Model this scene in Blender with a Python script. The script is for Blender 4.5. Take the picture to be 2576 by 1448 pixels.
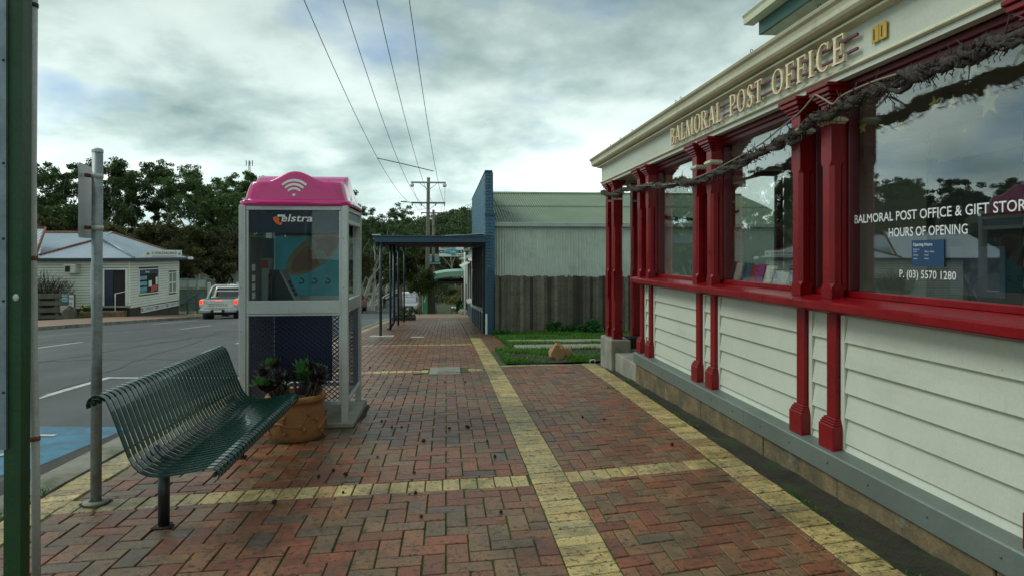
import bpy, math, random
import numpy as np
from mathutils import Vector, Matrix

# ------------------------------------------------------------------ scene, camera, world, sun
for o in list(bpy.data.objects):
    bpy.data.objects.remove(o)
SC = bpy.context.scene
COL = SC.collection
R = math.radians
EYE = 1.55                       # camera height above the footpath a few metres ahead
FPX, UC, VPX, HZY, IW, IH = 1717.0, 1287.5, 1122.0, 641.0, 2575.0, 1448.0
PSI = math.atan((UC - VPX) / FPX)
cam_d = bpy.data.cameras.new('camera')
cam = bpy.data.objects.new('camera', cam_d)
COL.objects.link(cam)
cam.location = (0, 0, EYE)
cam.rotation_euler = (R(90), 0, -PSI)
cam_d.sensor_width = 36.0
cam_d.lens = 36.0 * FPX / IW
cam_d.shift_y = -(IH / 2 - HZY) / IW
cam_d.clip_end = 3000
cam_d.clip_start = 0.05
SC.camera = cam
SC.view_settings.view_transform = 'Standard'
SC.view_settings.look = 'None'
SC.view_settings.exposure = 0.25
SC.view_settings.gamma = 1.0
SC.view_settings.use_curve_mapping = False

SUN_EL, SUN_AZ = R(46), R(-72)     # azimuth measured from +Y (down the street) towards +X


def N(nt, kind, **kw):
    n = nt.nodes.new(kind)
    for k, v in kw.items():
        if k in ('operation', 'blend_type', 'data_type', 'noise_dimensions', 'feature', 'sky_type', 'attribute_name',
                 'attribute_type', 'interpolation', 'sun_disc', 'sun_elevation', 'sun_rotation', 'clamp', 'vector_type',
                 'bands_direction', 'wave_type', 'air_density', 'dust_density', 'ozone_density', 'use_clamp', 'distance'):
            setattr(n, k, v)
        else:
            n.inputs[k].default_value = v
    return n


def ramp(nt, pts):
    r = nt.nodes.new('ShaderNodeValToRGB')
    e = r.color_ramp.elements
    while len(e) < len(pts):
        e.new(0.5)
    for i, (p, c) in enumerate(pts):
        e[i].position = p
        if not hasattr(c, '__len__'):
            c = (c, c, c)
        e[i].color = (*c[:3], 1)
    return r


def make_world():
    w = bpy.data.worlds.new('World')
    SC.world = w
    w.use_nodes = True
    nt = w.node_tree
    nt.nodes.clear()
    L = nt.links.new
    out = N(nt, 'ShaderNodeOutputWorld')
    bg = N(nt, 'ShaderNodeBackground', Strength=0.1)
    L(bg.outputs[0], out.inputs[0])
    sky = N(nt, 'ShaderNodeTexSky', sky_type='NISHITA', sun_disc=False, sun_elevation=SUN_EL, sun_rotation=SUN_AZ)
    tc = N(nt, 'ShaderNodeTexCoord')
    sep = N(nt, 'ShaderNodeSeparateXYZ')
    L(tc.outputs['Generated'], sep.inputs[0])
    az = N(nt, 'ShaderNodeMath', operation='MAXIMUM')
    L(sep.outputs['Z'], az.inputs[0])
    az.inputs[1].default_value = 0.0
    zz = N(nt, 'ShaderNodeMath', operation='ADD')
    L(az.outputs[0], zz.inputs[0])
    zz.inputs[1].default_value = 0.30
    dx = N(nt, 'ShaderNodeMath', operation='DIVIDE')
    dy = N(nt, 'ShaderNodeMath', operation='DIVIDE')
    L(sep.outputs['X'], dx.inputs[0]); L(zz.outputs[0], dx.inputs[1])
    L(sep.outputs['Y'], dy.inputs[0]); L(zz.outputs[0], dy.inputs[1])
    p = N(nt, 'ShaderNodeCombineXYZ')
    L(dx.outputs[0], p.inputs[0]); L(dy.outputs[0], p.inputs[1])
    # broad banks, billows and wisps of one overcast layer
    n1 = N(nt, 'ShaderNodeTexNoise', Scale=1.05, Detail=7.0, Roughness=0.50, Distortion=0.10)
    n2 = N(nt, 'ShaderNodeTexNoise', Scale=2.9, Detail=8.0, Roughness=0.55, Distortion=0.15)
    n3 = N(nt, 'ShaderNodeTexNoise', Scale=0.9, Detail=5.0, Roughness=0.5)
    mp = N(nt, 'ShaderNodeMapping')
    mp.inputs['Location'].default_value = (0.1, 20.34, 3.04)
    L(p.outputs[0], mp.inputs[0])
    mp3 = N(nt, 'ShaderNodeMapping')
    mp3.inputs['Location'].default_value = (9.3, 24.56, 4.33)
    L(p.outputs[0], mp3.inputs[0])
    L(mp.outputs[0], n1.inputs['Vector']); L(mp.outputs[0], n2.inputs['Vector']); L(mp3.outputs[0], n3.inputs['Vector'])
    m1 = N(nt, 'ShaderNodeMath', operation='MULTIPLY')
    m1.inputs[1].default_value = 0.6
    m2 = N(nt, 'ShaderNodeMath', operation='MULTIPLY_ADD')
    m2.inputs[1].default_value = 0.4
    L(n1.outputs['Fac'], m1.inputs[0])
    L(n2.outputs['Fac'], m2.inputs[0]); L(m1.outputs[0], m2.inputs[2])
    cl = ramp(nt, [(0.405, (9.2, 10.6, 10.1)), (0.49, (7.6, 9.1, 8.7)), (0.56, (5.0, 6.5, 6.3)), (0.65, (2.5, 3.7, 3.75))])
    L(m2.outputs[0], cl.inputs[0])
    # overcast thickens overhead, the low sky ahead is thinner and brighter
    hz = N(nt, 'ShaderNodeMapRange')
    hz.inputs['From Min'].default_value = 0.10; hz.inputs['From Max'].default_value = 0.40
    hz.inputs['To Min'].default_value = 1.05; hz.inputs['To Max'].default_value = 0.62
    L(az.outputs[0], hz.inputs['Value'])
    # thin veil around the hidden sun
    sd = (math.sin(SUN_AZ) * math.cos(SUN_EL), math.cos(SUN_AZ) * math.cos(SUN_EL), math.sin(SUN_EL))
    nv = N(nt, 'ShaderNodeVectorMath', operation='NORMALIZE')
    L(tc.outputs['Generated'], nv.inputs[0])
    scl = N(nt, 'ShaderNodeVectorMath', operation='SCALE')
    L(cl.outputs[0], scl.inputs[0])
    L(hz.outputs[0], scl.inputs['Scale'])
    cov = ramp(nt, [(0.37, 0.25), (0.45, 1.0)])
    L(n3.outputs['Fac'], cov.inputs[0])
    mx = N(nt, 'ShaderNodeMix', data_type='RGBA')
    L(cov.outputs[0], mx.inputs[0])
    sk = N(nt, 'ShaderNodeVectorMath', operation='MULTIPLY')
    sk.inputs[1].default_value = (0.42, 0.66, 0.92)
    L(sky.outputs[0], sk.inputs[0])
    L(sk.outputs[0], mx.inputs[6]); L(scl.outputs[0], mx.inputs[7])
    L(mx.outputs[2], bg.inputs['Color'])


make_world()
sun_d = bpy.data.lights.new('sun', 'SUN')
sun_d.energy = 1.25
sun_d.angle = R(26)
sun_d.color = (0.97, 1.0, 0.95)
sun = bpy.data.objects.new('sun', sun_d)
COL.objects.link(sun)
sun.location = (-30, 15, 40)
sun.rotation_euler = (R(90) - SUN_EL, 0, R(180) - SUN_AZ)

rnd = random.Random(7)

# ------------------------------------------------------------------ pixel helpers and the ground profile
SL = [(-60, .015), (4, .02), (9, .036), (16, .055), (40, .07), (50, .08), (70, .08), (80, .07), (105, .04), (125, 0), (900, 0)]
_ys = np.arange(-60, 900, 0.05)
_sl = np.interp(_ys, [a for a, b in SL], [b for a, b in SL])
_zs = -np.cumsum(_sl) * 0.05
_zs -= np.interp(4.5, _ys, _zs)


def gz(y):
    return float(np.interp(y, _ys, _zs))


def ray(u, v):
    a = (u - UC) / FPX
    c, s = math.cos(PSI), math.sin(PSI)
    return (s + a * c, c - a * s, (HZY - v) / FPX)


def on_x(u, v, x):
    r = ray(u, v); t = x / r[0]
    return Vector((x, r[1] * t, EYE + r[2] * t))


def on_y(u, v, y):
    r = ray(u, v); t = y / r[1]
    return Vector((r[0] * t, y, EYE + r[2] * t))


# ------------------------------------------------------------------ mesh collector
class MB:
    def __init__(s):
        s.v = []; s.f = []; s.s = []; s.c = None

    def add(s, vs, fs, smooth=False):
        b = len(s.v)
        s.v += [tuple(p) for p in vs]
        for f in fs:
            s.f.append(tuple(i + b for i in f)); s.s.append(smooth)
        return s

    def box(s, x0, x1, y0, y1, z0, z1):
        return s.add([(x0, y0, z0), (x1, y0, z0), (x1, y1, z0), (x0, y1, z0), (x0, y0, z1), (x1, y0, z1), (x1, y1, z1), (x0, y1, z1)],
                     [(0, 3, 2, 1), (4, 5, 6, 7), (0, 1, 5, 4), (1, 2, 6, 5), (2, 3, 7, 6), (3, 0, 4, 7)])

    def bbox(s, x0, x1, y0, y1, z0, z1, b=0.005):
        b = min(b, abs(x1 - x0) * .45, abs(y1 - y0) * .45, abs(z1 - z0) * .45)
        X = (x0, x1); Y = (y0, y1); Z = (z0, z1)
        idx = {}; vs = []
        for i in (0, 1):
            for j in (0, 1):
                for k in (0, 1):
                    sx, sy, sz = 1 - 2 * i, 1 - 2 * j, 1 - 2 * k
                    for a in range(3):
                        p = [X[i] + sx * b, Y[j] + sy * b, Z[k] + sz * b]
                        p[a] = (X[i], Y[j], Z[k])[a]
                        idx[(i, j, k, a)] = len(vs); vs.append(p)
        fs = []
        for a in range(3):
            o = [q for q in range(3) if q != a]
            for e in (0, 1):
                q = []
                for (m, n) in ((0, 0), (1, 0), (1, 1), (0, 1)):
                    t = [0, 0, 0]; t[a] = e; t[o[0]] = m; t[o[1]] = n
                    q.append(idx[(*t, a)])
                fs.append(q)
        for a in range(3):                      # edges running along axis a
            o = [q for q in range(3) if q != a]
            for m in (0, 1):
                for n in (0, 1):
                    t0 = [0, 0, 0]; t0[o[0]] = m; t0[o[1]] = n; t1 = list(t0); t1[a] = 1
                    fs.append([idx[(*t0, o[0])], idx[(*t1, o[0])], idx[(*t1, o[1])], idx[(*t0, o[1])]])
        for i in (0, 1):
            for j in (0, 1):
                for k in (0, 1):
                    fs.append([idx[(i, j, k, a)] for a in range(3)])
        return s.add(vs, fs)

    def obox(s, c, ax, ay, az):
        c, ax, ay, az = Vector(c), Vector(ax), Vector(ay), Vector(az)
        vs = [c + i * ax + j * ay + k * az for k in (-1, 1) for i, j in ((-1, -1), (1, -1), (1, 1), (-1, 1))]
        return s.add(vs, [(0, 3, 2, 1), (4, 5, 6, 7), (0, 1, 5, 4), (1, 2, 6, 5), (2, 3, 7, 6), (3, 0, 4, 7)])

    def bar(s, a, b, w, h=None, up=(0, 0, 1)):
        h = w if h is None else h
        a, b = Vector(a), Vector(b)
        d = b - a
        t = d.normalized(); u = Vector(up)
        if abs(t.dot(u)) > .98:
            u = Vector((1, 0, 0))
        sx = t.cross(u).normalized(); uz = sx.cross(t)
        return s.obox((a + b) / 2, sx * w / 2, d / 2, uz * h / 2)

    def tube(s, path, r, n=8, cap=True, smooth=True, ref=None):
        P = [Vector(p) for p in path]
        m = len(P)
        rr = r if hasattr(r, '__len__') else [r] * m
        vs = []; fs = []
        ref = Vector(ref) if ref else None
        for i in range(m):
            t = (P[min(i + 1, m - 1)] - P[max(i - 1, 0)])
            if t.length < 1e-9:
                t = Vector((0, 0, 1))
            t.normalize()
            if ref is None:
                ref = Vector((0, 0, 1)) if abs(t.z) < .9 else Vector((1, 0, 0))
            x = ref - t * ref.dot(t)
            if x.length < 1e-6:
                x = t.orthogonal()
            x.normalize(); y = t.cross(x); ref = x
            for k in range(n):
                a = 2 * math.pi * k / n
                vs.append(P[i] + (x * math.cos(a) + y * math.sin(a)) * rr[i])
        for i in range(m - 1):
            for k in range(n):
                k2 = (k + 1) % n
                fs.append((i * n + k, i * n + k2, (i + 1) * n + k2, (i + 1) * n + k))
        b = len(s.v)
        s.add(vs, fs, smooth)
        if cap:
            s.f.append(tuple(b + k for k in reversed(range(n)))); s.s.append(False)
            s.f.append(tuple(b + (m - 1) * n + k for k in range(n))); s.s.append(False)
        return s

    def cyl(s, x, y, z0, z1, r, n=16, r2=None):
        return s.tube([(x, y, z0), (x, y, z1)], [r, r if r2 is None else r2], n)

    def lathe(s, prof, n=32, c=(0, 0, 0), smooth=True):
        vs = []; fs = []; m = len(prof)
        for r_, z in prof:
            for k in range(n):
                a = 2 * math.pi * k / n
                vs.append((c[0] + r_ * math.cos(a), c[1] + r_ * math.sin(a), c[2] + z))
        for i in range(m - 1):
            for k in range(n):
                k2 = (k + 1) % n
                fs.append((i * n + k, i * n + k2, (i + 1) * n + k2, (i + 1) * n + k))
        return s.add(vs, fs, smooth)

    def prism(s, poly, axis, a0, a1, smooth=False):
        n = len(poly)

        def P(q, a):
            if axis == 'y': return (q[0], a, q[1])
            if axis == 'x': return (a, q[0], q[1])
            return (q[0], q[1], a)
        vs = [P(q, a0) for q in poly] + [P(q, a1) for q in poly]
        fs = [(i, (i + 1) % n, (i + 1) % n + n, i + n) for i in range(n)]
        b = len(s.v)
        s.add(vs, fs, smooth)
        s.f.append(tuple(b + i for i in reversed(range(n)))); s.s.append(False)
        s.f.append(tuple(b + n + i for i in range(n))); s.s.append(False)
        return s

    def ball(s, c, r, n=10, m=6, sc=(1, 1, 1)):
        vs = []; fs = []
        for i in range(m + 1):
            t = math.pi * i / m
            for k in range(n):
                a = 2 * math.pi * k / n
                vs.append((c[0] + r * sc[0] * math.sin(t) * math.cos(a), c[1] + r * sc[1] * math.sin(t) * math.sin(a), c[2] + r * sc[2] * math.cos(t)))
        for i in range(m):
            for k in range(n):
                k2 = (k + 1) % n
                fs.append((i * n + k, (i + 1) * n + k, (i + 1) * n + k2, i * n + k2))
        return s.add(vs, fs, True)

    def grid(s, nx, ny, fn, smooth=True):
        vs = [fn(i, j) for j in range(ny + 1) for i in range(nx + 1)]
        w = nx + 1
        fs = [(j * w + i, j * w + i + 1, (j + 1) * w + i + 1, (j + 1) * w + i) for j in range(ny) for i in range(nx)]
        return s.add(vs, fs, smooth)

    def build(s, name, mat, parent=None, local=False, tint=None):
        me = bpy.data.meshes.new(name)
        off = Vector((0, 0, 0))
        if parent is not None and not local:
            r_ = parent
            while r_ is not None:
                off += r_.location
                r_ = r_.parent
        vs = s.v if off.length == 0 else [(p[0] - off.x, p[1] - off.y, p[2] - off.z) for p in s.v]
        me.from_pydata(vs, [], s.f)
        me.polygons.foreach_set('use_smooth', s.s)
        if tint is not None:
            ca = me.color_attributes.new('tint', 'FLOAT_COLOR', 'POINT')
            a = np.ones((len(vs), 4), dtype=np.float32)
            t = np.array(tint, dtype=np.float32)
            a[:, :3] = t
            ca.data.foreach_set('color', a.ravel())
        if mat is not None:
            me.materials.append(mat)
        me.update()
        o = bpy.data.objects.new(name, me)
        COL.objects.link(o)
        o.parent = parent
        return o


def np_obj(name, V, F, mat, parent=None, tint=None, smooth=False):
    """V (n,3) and quads F (m,4) as numpy arrays -> one object"""
    me = bpy.data.meshes.new(name)
    me.vertices.add(len(V)); me.vertices.foreach_set('co', np.asarray(V, dtype=np.float32).ravel())
    k = F.shape[1]
    me.loops.add(F.size); me.loops.foreach_set('vertex_index', np.asarray(F, dtype=np.int32).ravel())
    me.polygons.add(len(F))
    me.polygons.foreach_set('loop_start', np.arange(0, F.size, k, dtype=np.int32))
    me.polygons.foreach_set('use_smooth', np.full(len(F), smooth))
    if tint is not None:
        ca = me.color_attributes.new('tint', 'FLOAT_COLOR', 'POINT')
        a = np.ones((len(V), 4), dtype=np.float32); a[:, :3] = tint
        ca.data.foreach_set('color', a.ravel())
    me.materials.append(mat)
    me.update(calc_edges=True)
    o = bpy.data.objects.new(name, me)
    COL.objects.link(o); o.parent = parent
    return o


def tag(o, label=None, cat=None, group=None, kind=None):
    if label: o['label'] = label
    if cat: o['category'] = cat
    if group: o['group'] = group
    if kind: o['kind'] = kind
    return o


def thing(name, label, cat, loc=(0, 0, 0), rz=0.0, group=None):
    o = bpy.data.objects.new(name, None)
    COL.objects.link(o)
    o.empty_display_size = 0.2
    o.location = loc; o.rotation_euler = (0, 0, rz)
    return tag(o, label, cat, group)


def solo(mb, name, mat, label, cat, loc, group=None, tint=None):
    """one-mesh thing with its origin at loc"""
    L_ = Vector(loc)
    mb.v = [(p[0] - L_.x, p[1] - L_.y, p[2] - L_.z) for p in mb.v]
    o = mb.build(name, mat, None, tint=tint)
    o.location = L_
    return tag(o, label, cat, group)


def copy_tree(o, parent=None):
    c = o.copy(); COL.objects.link(c); c.parent = parent
    for ch in list(o.children):
        copy_tree(ch, c)
    return c


# ------------------------------------------------------------------ lettering (flat print and cut letters)
_txt = {}


def text_mesh(body, size=1.0, bold=0.0, shear=0.0, ext=0.0, spacing=1.0):
    key = (body, bold, shear, ext, spacing)
    if key not in _txt:
        cu = bpy.data.curves.new('t', 'FONT')
        cu.body = body; cu.size = 1.0; cu.offset = bold; cu.shear = shear; cu.extrude = ext; cu.space_character = spacing
        cu.resolution_u = 3
        ob = bpy.data.objects.new('t', cu)
        COL.objects.link(ob)
        dg = bpy.context.evaluated_depsgraph_get(); dg.update()
        me = bpy.data.meshes.new_from_object(ob.evaluated_get(dg))
        V = [tuple(v.co) for v in me.vertices]; F_ = [tuple(p.vertices) for p in me.polygons]
        bpy.data.objects.remove(ob); bpy.data.curves.remove(cu); bpy.data.meshes.remove(me)
        _txt[key] = (V, F_)
    return _txt[key]


def put_text(mb, body, o, ux, uz, width=None, cap=None, align='l', **kw):
    """map text into the plane spanned by ux (reading direction) and uz (up); cap height and/or total width in metres"""
    V, F_ = text_mesh(body, **kw)
    xs = [p[0] for p in V]
    x0, x1 = min(xs), max(xs)
    sy = (cap / 0.70) if cap else None
    sx = (width / (x1 - x0)) if width else sy
    if sy is None: sy = sx
    o, ux, uz = Vector(o), Vector(ux).normalized(), Vector(uz).normalized()
    n = ux.cross(uz)
    sh = x0 if align == 'l' else ((x0 + x1) / 2 if align == 'c' else x1)
    mb.add([o + ux * (p[0] - sh) * sx + uz * p[1] * sy + n * p[2] for p in V], F_)
    return (x1 - x0) * sx


# ------------------------------------------------------------------ materials
def M(name, col, rough=0.6, metal=0.0, var=0.12, vs=3.0, fine=0.08, fs=70.0, bump=0.0, bs=120.0, spec=0.5,
      dirt=None, coat=0.0, emit=None, rvar=0.0, alpha=None):
    m = bpy.data.materials.new(name)
    m.use_nodes = True
    nt = m.node_tree
    L = nt.links.new
    b = nt.nodes['Principled BSDF']
    b.inputs['Roughness'].default_value = rough
    b.inputs['Metallic'].default_value = metal
    b.inputs['Specular IOR Level'].default_value = spec
    b.inputs['Coat Weight'].default_value = coat
    tc = N(nt, 'ShaderNodeTexCoord')
    n1 = N(nt, 'ShaderNodeTexNoise', Scale=vs, Detail=5.0, Roughness=0.6)
    n2 = N(nt, 'ShaderNodeTexNoise', Scale=fs, Detail=3.0, Roughness=0.6)
    L(tc.outputs['Object'], n1.inputs['Vector']); L(tc.outputs['Object'], n2.inputs['Vector'])
    r1 = N(nt, 'ShaderNodeMapRange')
    r1.inputs['From Min'].default_value = .3; r1.inputs['From Max'].default_value = .7
    r1.inputs['To Min'].default_value = 1 - var; r1.inputs['To Max'].default_value = 1 + var
    L(n1.outputs['Fac'], r1.inputs['Value'])
    r2 = N(nt, 'ShaderNodeMapRange')
    r2.inputs['From Min'].default_value = .3; r2.inputs['From Max'].default_value = .7
    r2.inputs['To Min'].default_value = 1 - fine; r2.inputs['To Max'].default_value = 1 + fine
    L(n2.outputs['Fac'], r2.inputs['Value'])
    mm = N(nt, 'ShaderNodeMath', operation='MULTIPLY')
    L(r1.outputs[0], mm.inputs[0]); L(r2.outputs[0], mm.inputs[1])
    sc = N(nt, 'ShaderNodeVectorMath', operation='SCALE')
    L(mm.outputs[0], sc.inputs['Scale'])
    if col == 'tint':
        at = N(nt, 'ShaderNodeAttribute', attribute_name='tint')
        L(at.outputs['Color'], sc.inputs[0])
    else:
        sc.inputs[0].default_value = col
    cur = sc.outputs[0]
    for d in (dirt or []):                                   # (colour, scale, lo, hi, amount)
        vec = hasattr(d[1], '__len__')
        nd = N(nt, 'ShaderNodeTexNoise', Scale=1.0 if vec else d[1], Detail=6.0, Roughness=0.68)
        if vec:
            mpn = N(nt, 'ShaderNodeMapping'); mpn.inputs['Scale'].default_value = d[1]
            L(tc.outputs['Object'], mpn.inputs[0]); L(mpn.outputs[0], nd.inputs['Vector'])
        else:
            L(tc.outputs['Object'], nd.inputs['Vector'])
        rd = N(nt, 'ShaderNodeMapRange')
        rd.inputs['From Min'].default_value = d[2]; rd.inputs['From Max'].default_value = d[3]
        rd.inputs['To Min'].default_value = 0; rd.inputs['To Max'].default_value = d[4]
        L(nd.outputs['Fac'], rd.inputs['Value'])
        mx = N(nt, 'ShaderNodeMix', data_type='RGBA')
        L(rd.outputs[0], mx.inputs[0]); L(cur, mx.inputs[6])
        mx.inputs[7].default_value = (*d[0], 1)
        cur = mx.outputs[2]
    L(cur, b.inputs['Base Color'])
    if rvar:
        rr = N(nt, 'ShaderNodeMapRange')
        rr.inputs['From Min'].default_value = .3; rr.inputs['From Max'].default_value = .7
        rr.inputs['To Min'].default_value = max(.05, rough - rvar); rr.inputs['To Max'].default_value = min(1, rough + rvar)
        L(n1.outputs['Fac'], rr.inputs['Value']); L(rr.outputs[0], b.inputs['Roughness'])
    if bump:
        nb = N(nt, 'ShaderNodeTexNoise', Scale=bs, Detail=4.0, Roughness=0.6)
        L(tc.outputs['Object'], nb.inputs['Vector'])
        bp = N(nt, 'ShaderNodeBump', Strength=min(1, bump), Distance=0.01)
        L(nb.outputs['Fac'], bp.inputs['Height']); L(bp.outputs[0], b.inputs['Normal'])
    if emit:
        b.inputs['Emission Color'].default_value = (*emit[0], 1)
        b.inputs['Emission Strength'].default_value = emit[1]
    return m


def glass_mat(name, tint=(.86, .92, .9), ior=1.52, rough=0.0, boost=1.0, film=None):
    m = bpy.data.materials.new(name)
    m.use_nodes = True
    nt = m.node_tree; nt.nodes.clear(); L = nt.links.new
    out = N(nt, 'ShaderNodeOutputMaterial')
    tr = N(nt, 'ShaderNodeBsdfTransparent'); tr.inputs[0].default_value = (*tint, 1)
    gl = N(nt, 'ShaderNodeBsdfGlossy'); gl.inputs['Roughness'].default_value = rough
    gl.inputs[0].default_value = (.95, 1, 1, 1)
    lw = N(nt, 'ShaderNodeLayerWeight')                      # Schlick reflectance, the same from both sides of the pane
    lw.inputs['Blend'].default_value = 0.5
    pw = N(nt, 'ShaderNodeMath', operation='POWER'); pw.inputs[1].default_value = 5.0
    L(lw.outputs['Facing'], pw.inputs[0])
    sh = N(nt, 'ShaderNodeMath', operation='MULTIPLY_ADD'); sh.inputs[1].default_value = 1 - .043; sh.inputs[2].default_value = .043
    L(pw.outputs[0], sh.inputs[0])
    mu = N(nt, 'ShaderNodeMath', operation='MULTIPLY', use_clamp=True); mu.inputs[1].default_value = boost
    L(sh.outputs[0], mu.inputs[0])
    mx = N(nt, 'ShaderNodeMixShader')
    L(mu.outputs[0], mx.inputs[0]); L(tr.outputs[0], mx.inputs[1]); L(gl.outputs[0], mx.inputs[2])
    last = mx.outputs[0]
    if film:                                         # dusty film on the pane
        df = N(nt, 'ShaderNodeBsdfDiffuse'); df.inputs[0].default_value = (.6, .66, .62, 1)
        tc = N(nt, 'ShaderNodeTexCoord')
        nn = N(nt, 'ShaderNodeTexNoise', Scale=2.5, Detail=6.0, Roughness=.7)
        L(tc.outputs['Object'], nn.inputs['Vector'])
        rr = N(nt, 'ShaderNodeMapRange')
        rr.inputs['From Min'].default_value = .35; rr.inputs['From Max'].default_value = .8
        rr.inputs['To Min'].default_value = film * .3; rr.inputs['To Max'].default_value = film * 1.6
        L(nn.outputs['Fac'], rr.inputs['Value'])
        m2 = N(nt, 'ShaderNodeMixShader')
        L(rr.outputs[0], m2.inputs[0]); L(last, m2.inputs[1]); L(df.outputs[0], m2.inputs[2])
        last = m2.outputs[0]
    L(last, out.inputs[0])
    return m


def leaf_mat(name, col, var=.35, trans=.25, rough=.55):
    m = bpy.data.materials.new(name)
    m.use_nodes = True
    nt = m.node_tree; nt.nodes.clear(); L = nt.links.new
    out = N(nt, 'ShaderNodeOutputMaterial')
    at = N(nt, 'ShaderNodeAttribute', attribute_name='tint')
    oi = N(nt, 'ShaderNodeObjectInfo')
    rr = N(nt, 'ShaderNodeMapRange')
    rr.inputs['To Min'].default_value = 1 - var * .6; rr.inputs['To Max'].default_value = 1 + var * .6
    L(oi.outputs['Random'], rr.inputs['Value'])
    ml = N(nt, 'ShaderNodeVectorMath', operation='MULTIPLY')
    L(at.outputs['Color'], ml.inputs[0]); ml.inputs[1].default_value = col
    sc = N(nt, 'ShaderNodeVectorMath', operation='SCALE')
    L(ml.outputs[0], sc.inputs[0]); L(rr.outputs[0], sc.inputs['Scale'])
    b = N(nt, 'ShaderNodeBsdfPrincipled'); b.inputs['Roughness'].default_value = rough
    b.inputs['Specular IOR Level'].default_value = .35
    t = N(nt, 'ShaderNodeBsdfTranslucent')
    L(sc.outputs[0], b.inputs['Base Color']); L(sc.outputs[0], t.inputs[0])
    mx = N(nt, 'ShaderNodeMixShader'); mx.inputs[0].default_value = trans
    L(b.outputs[0], mx.inputs[1]); L(t.outputs[0], mx.inputs[2]); L(mx.outputs[0], out.inputs[0])
    return m


m_aggr = None
m_cream = M('cream_paint', (.54, .57, .465), .5, var=.07, vs=1.2, fine=.05, bump=.12, bs=30, dirt=[((.34, .35, .26), (.8, .8, 5), .54, .8, .45), ((.22, .20, .14), 24, .64, .76, .55), ((.40, .42, .34), (14, 14, 2), .56, .76, .35)])
m_cream2 = M('cream_trim_paint', (.60, .58, .40), .45, var=.12, vs=2.5, dirt=[((.22, .20, .10), 5, .55, .8, .6)])
m_red = M('red_gloss_paint', (.205, .001, .004), .34, var=.2, vs=4, fine=.08, fs=40, bump=.2, bs=30, coat=.0, spec=.4, rvar=.1, dirt=[((.10, .004, .006), 7, .55, .8, .6), ((.34, .10, .09), (70, 70, 24), .67, .73, .55)])
m_redbeam = M('dark_red_paint', (.12, .004, .008), .4, var=.1)
m_flash = M('zinc_flashing', (.175, .215, .19), .42, metal=.35, var=.15, vs=1.5, dirt=[((.20, .17, .12), 6, .55, .8, .55)])
m_sand = M('sandstone', (.19, .135, .065), .9, var=.35, vs=4, fine=.2, fs=50, bump=.6, bs=60, dirt=[((.060, .062, .042), 2.6, .44, .64, .8), ((.30, .31, .25), 5, .60, .74, .5), ((.03, .03, .02), 9, .56, .7, .6)])
m_conc = M('weathered_concrete', (.26, .25, .20), .85, var=.25, vs=3, fine=.15, fs=90, bump=.4, bs=90, dirt=[((.09, .10, .06), 4, .5, .75, .7)])
m_gold = M('gold_letter', (.82, .68, .43), .4, var=.2, vs=30, dirt=[((.25, .16, .07), 30, .62, .8, .7)])
m_maroon = M('maroon_rail', (.16, .05, .07), .5)
m_glass = glass_mat('window_glass', (.96, .98, .97), boost=2.5, film=.003)
m_glassd = glass_mat('booth_glass', (.90, .95, .95), boost=.55, film=.008)
m_white = M('white_print', (.78, .80, .78), .5, var=.03)
m_board_in = M('inner_board_shade_paint', (.27, .29, .21), .55, var=.08)  # cream-green boards, colour darkened to carry the indoor shade
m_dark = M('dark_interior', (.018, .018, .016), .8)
m_black = M('black_paint', (.012, .014, .014), .4)
m_vine = M('dry_vine_bark', (.050, .040, .030), .9, var=.4, vs=20, fine=.35, fs=120, bump=.8, bs=90, dirt=[((.17, .16, .13), 40, .58, .72, .6)])
m_rope = M('grey_rope', (.25, .22, .17), .9, fine=.3, fs=200)
m_galv = M('galvanised_steel', (.27, .31, .31), .5, metal=.45, var=.3, vs=9, fine=.15, fs=40, rvar=.12)
m_zinc = M('pale_metal_bracket', (.55, .57, .56), .5, metal=.3)
m_alu = M('aluminium_frame', (.52, .55, .53), .38, metal=.55, var=.08, vs=5, dirt=[((.22, .22, .18), 8, .62, .85, .5)])
m_bench = M('green_bench_enamel', (.005, .040, .033), .20, var=.12, vs=6, coat=.3, spec=.5, bump=.04, bs=60, dirt=[((.10, .11, .10), 60, .70, .76, .5)])
m_terra = M('terracotta', (.27, .115, .036), .8, var=.25, vs=6, fine=.15, fs=60, bump=.35, bs=70, dirt=[((.16, .11, .03), 7, .55, .75, .7)])
m_pink = M('pink_fibreglass', (.62, .018, .20), .16, var=.05, vs=3, coat=.6, fine=.02)
m_navy = M('navy_panel', (.008, .012, .035), .35)
m_mesh = M('navy_mesh_steel', (.012, .022, .075), .4, fine=.2)
m_asph = M('asphalt', (.034, .038, .036), .46, var=.22, vs=.35, fine=.35, fs=55, bump=.55, bs=110, rvar=.12, dirt=[((.082, .088, .085), (.55, .03, 1), .47, .62, .65), ((.030, .032, .032), (.9, .06, 1), .56, .7, .6), ((.10, .10, .09), 7, .6, .72, .4)])
m_line = M('road_paint_white', (.55, .55, .48), .6, var=.2, vs=6, dirt=[((.10, .10, .09), 20, .52, .7, .8)])
m_blue_rp = M('road_paint_blue', (.040, .19, .30), .55, var=.25, vs=4, dirt=[((.055, .065, .065), 5, .48, .66, .8), ((.10, .20, .25), 40, .55, .65, .5)])
m_kerb = M('concrete_kerb', (.24, .23, .18), .85, var=.25, vs=3, fine=.15, bump=.4, dirt=[((.07, .09, .03), 2.5, .48, .66, .8)])
m_joint = M('mossy_joint_sand', (.050, .082, .014), .95, var=.6, vs=3, fine=.4, fs=60, bump=.5)
m_soil = M('dark_soil', (.026, .022, .012), .95, var=.4, vs=4, fine=.4, fs=50, bump=.8, bs=60, dirt=[((.028, .060, .010), 2.2, .5, .66, .8), ((.09, .08, .055), 14, .64, .74, .5)])
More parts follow.
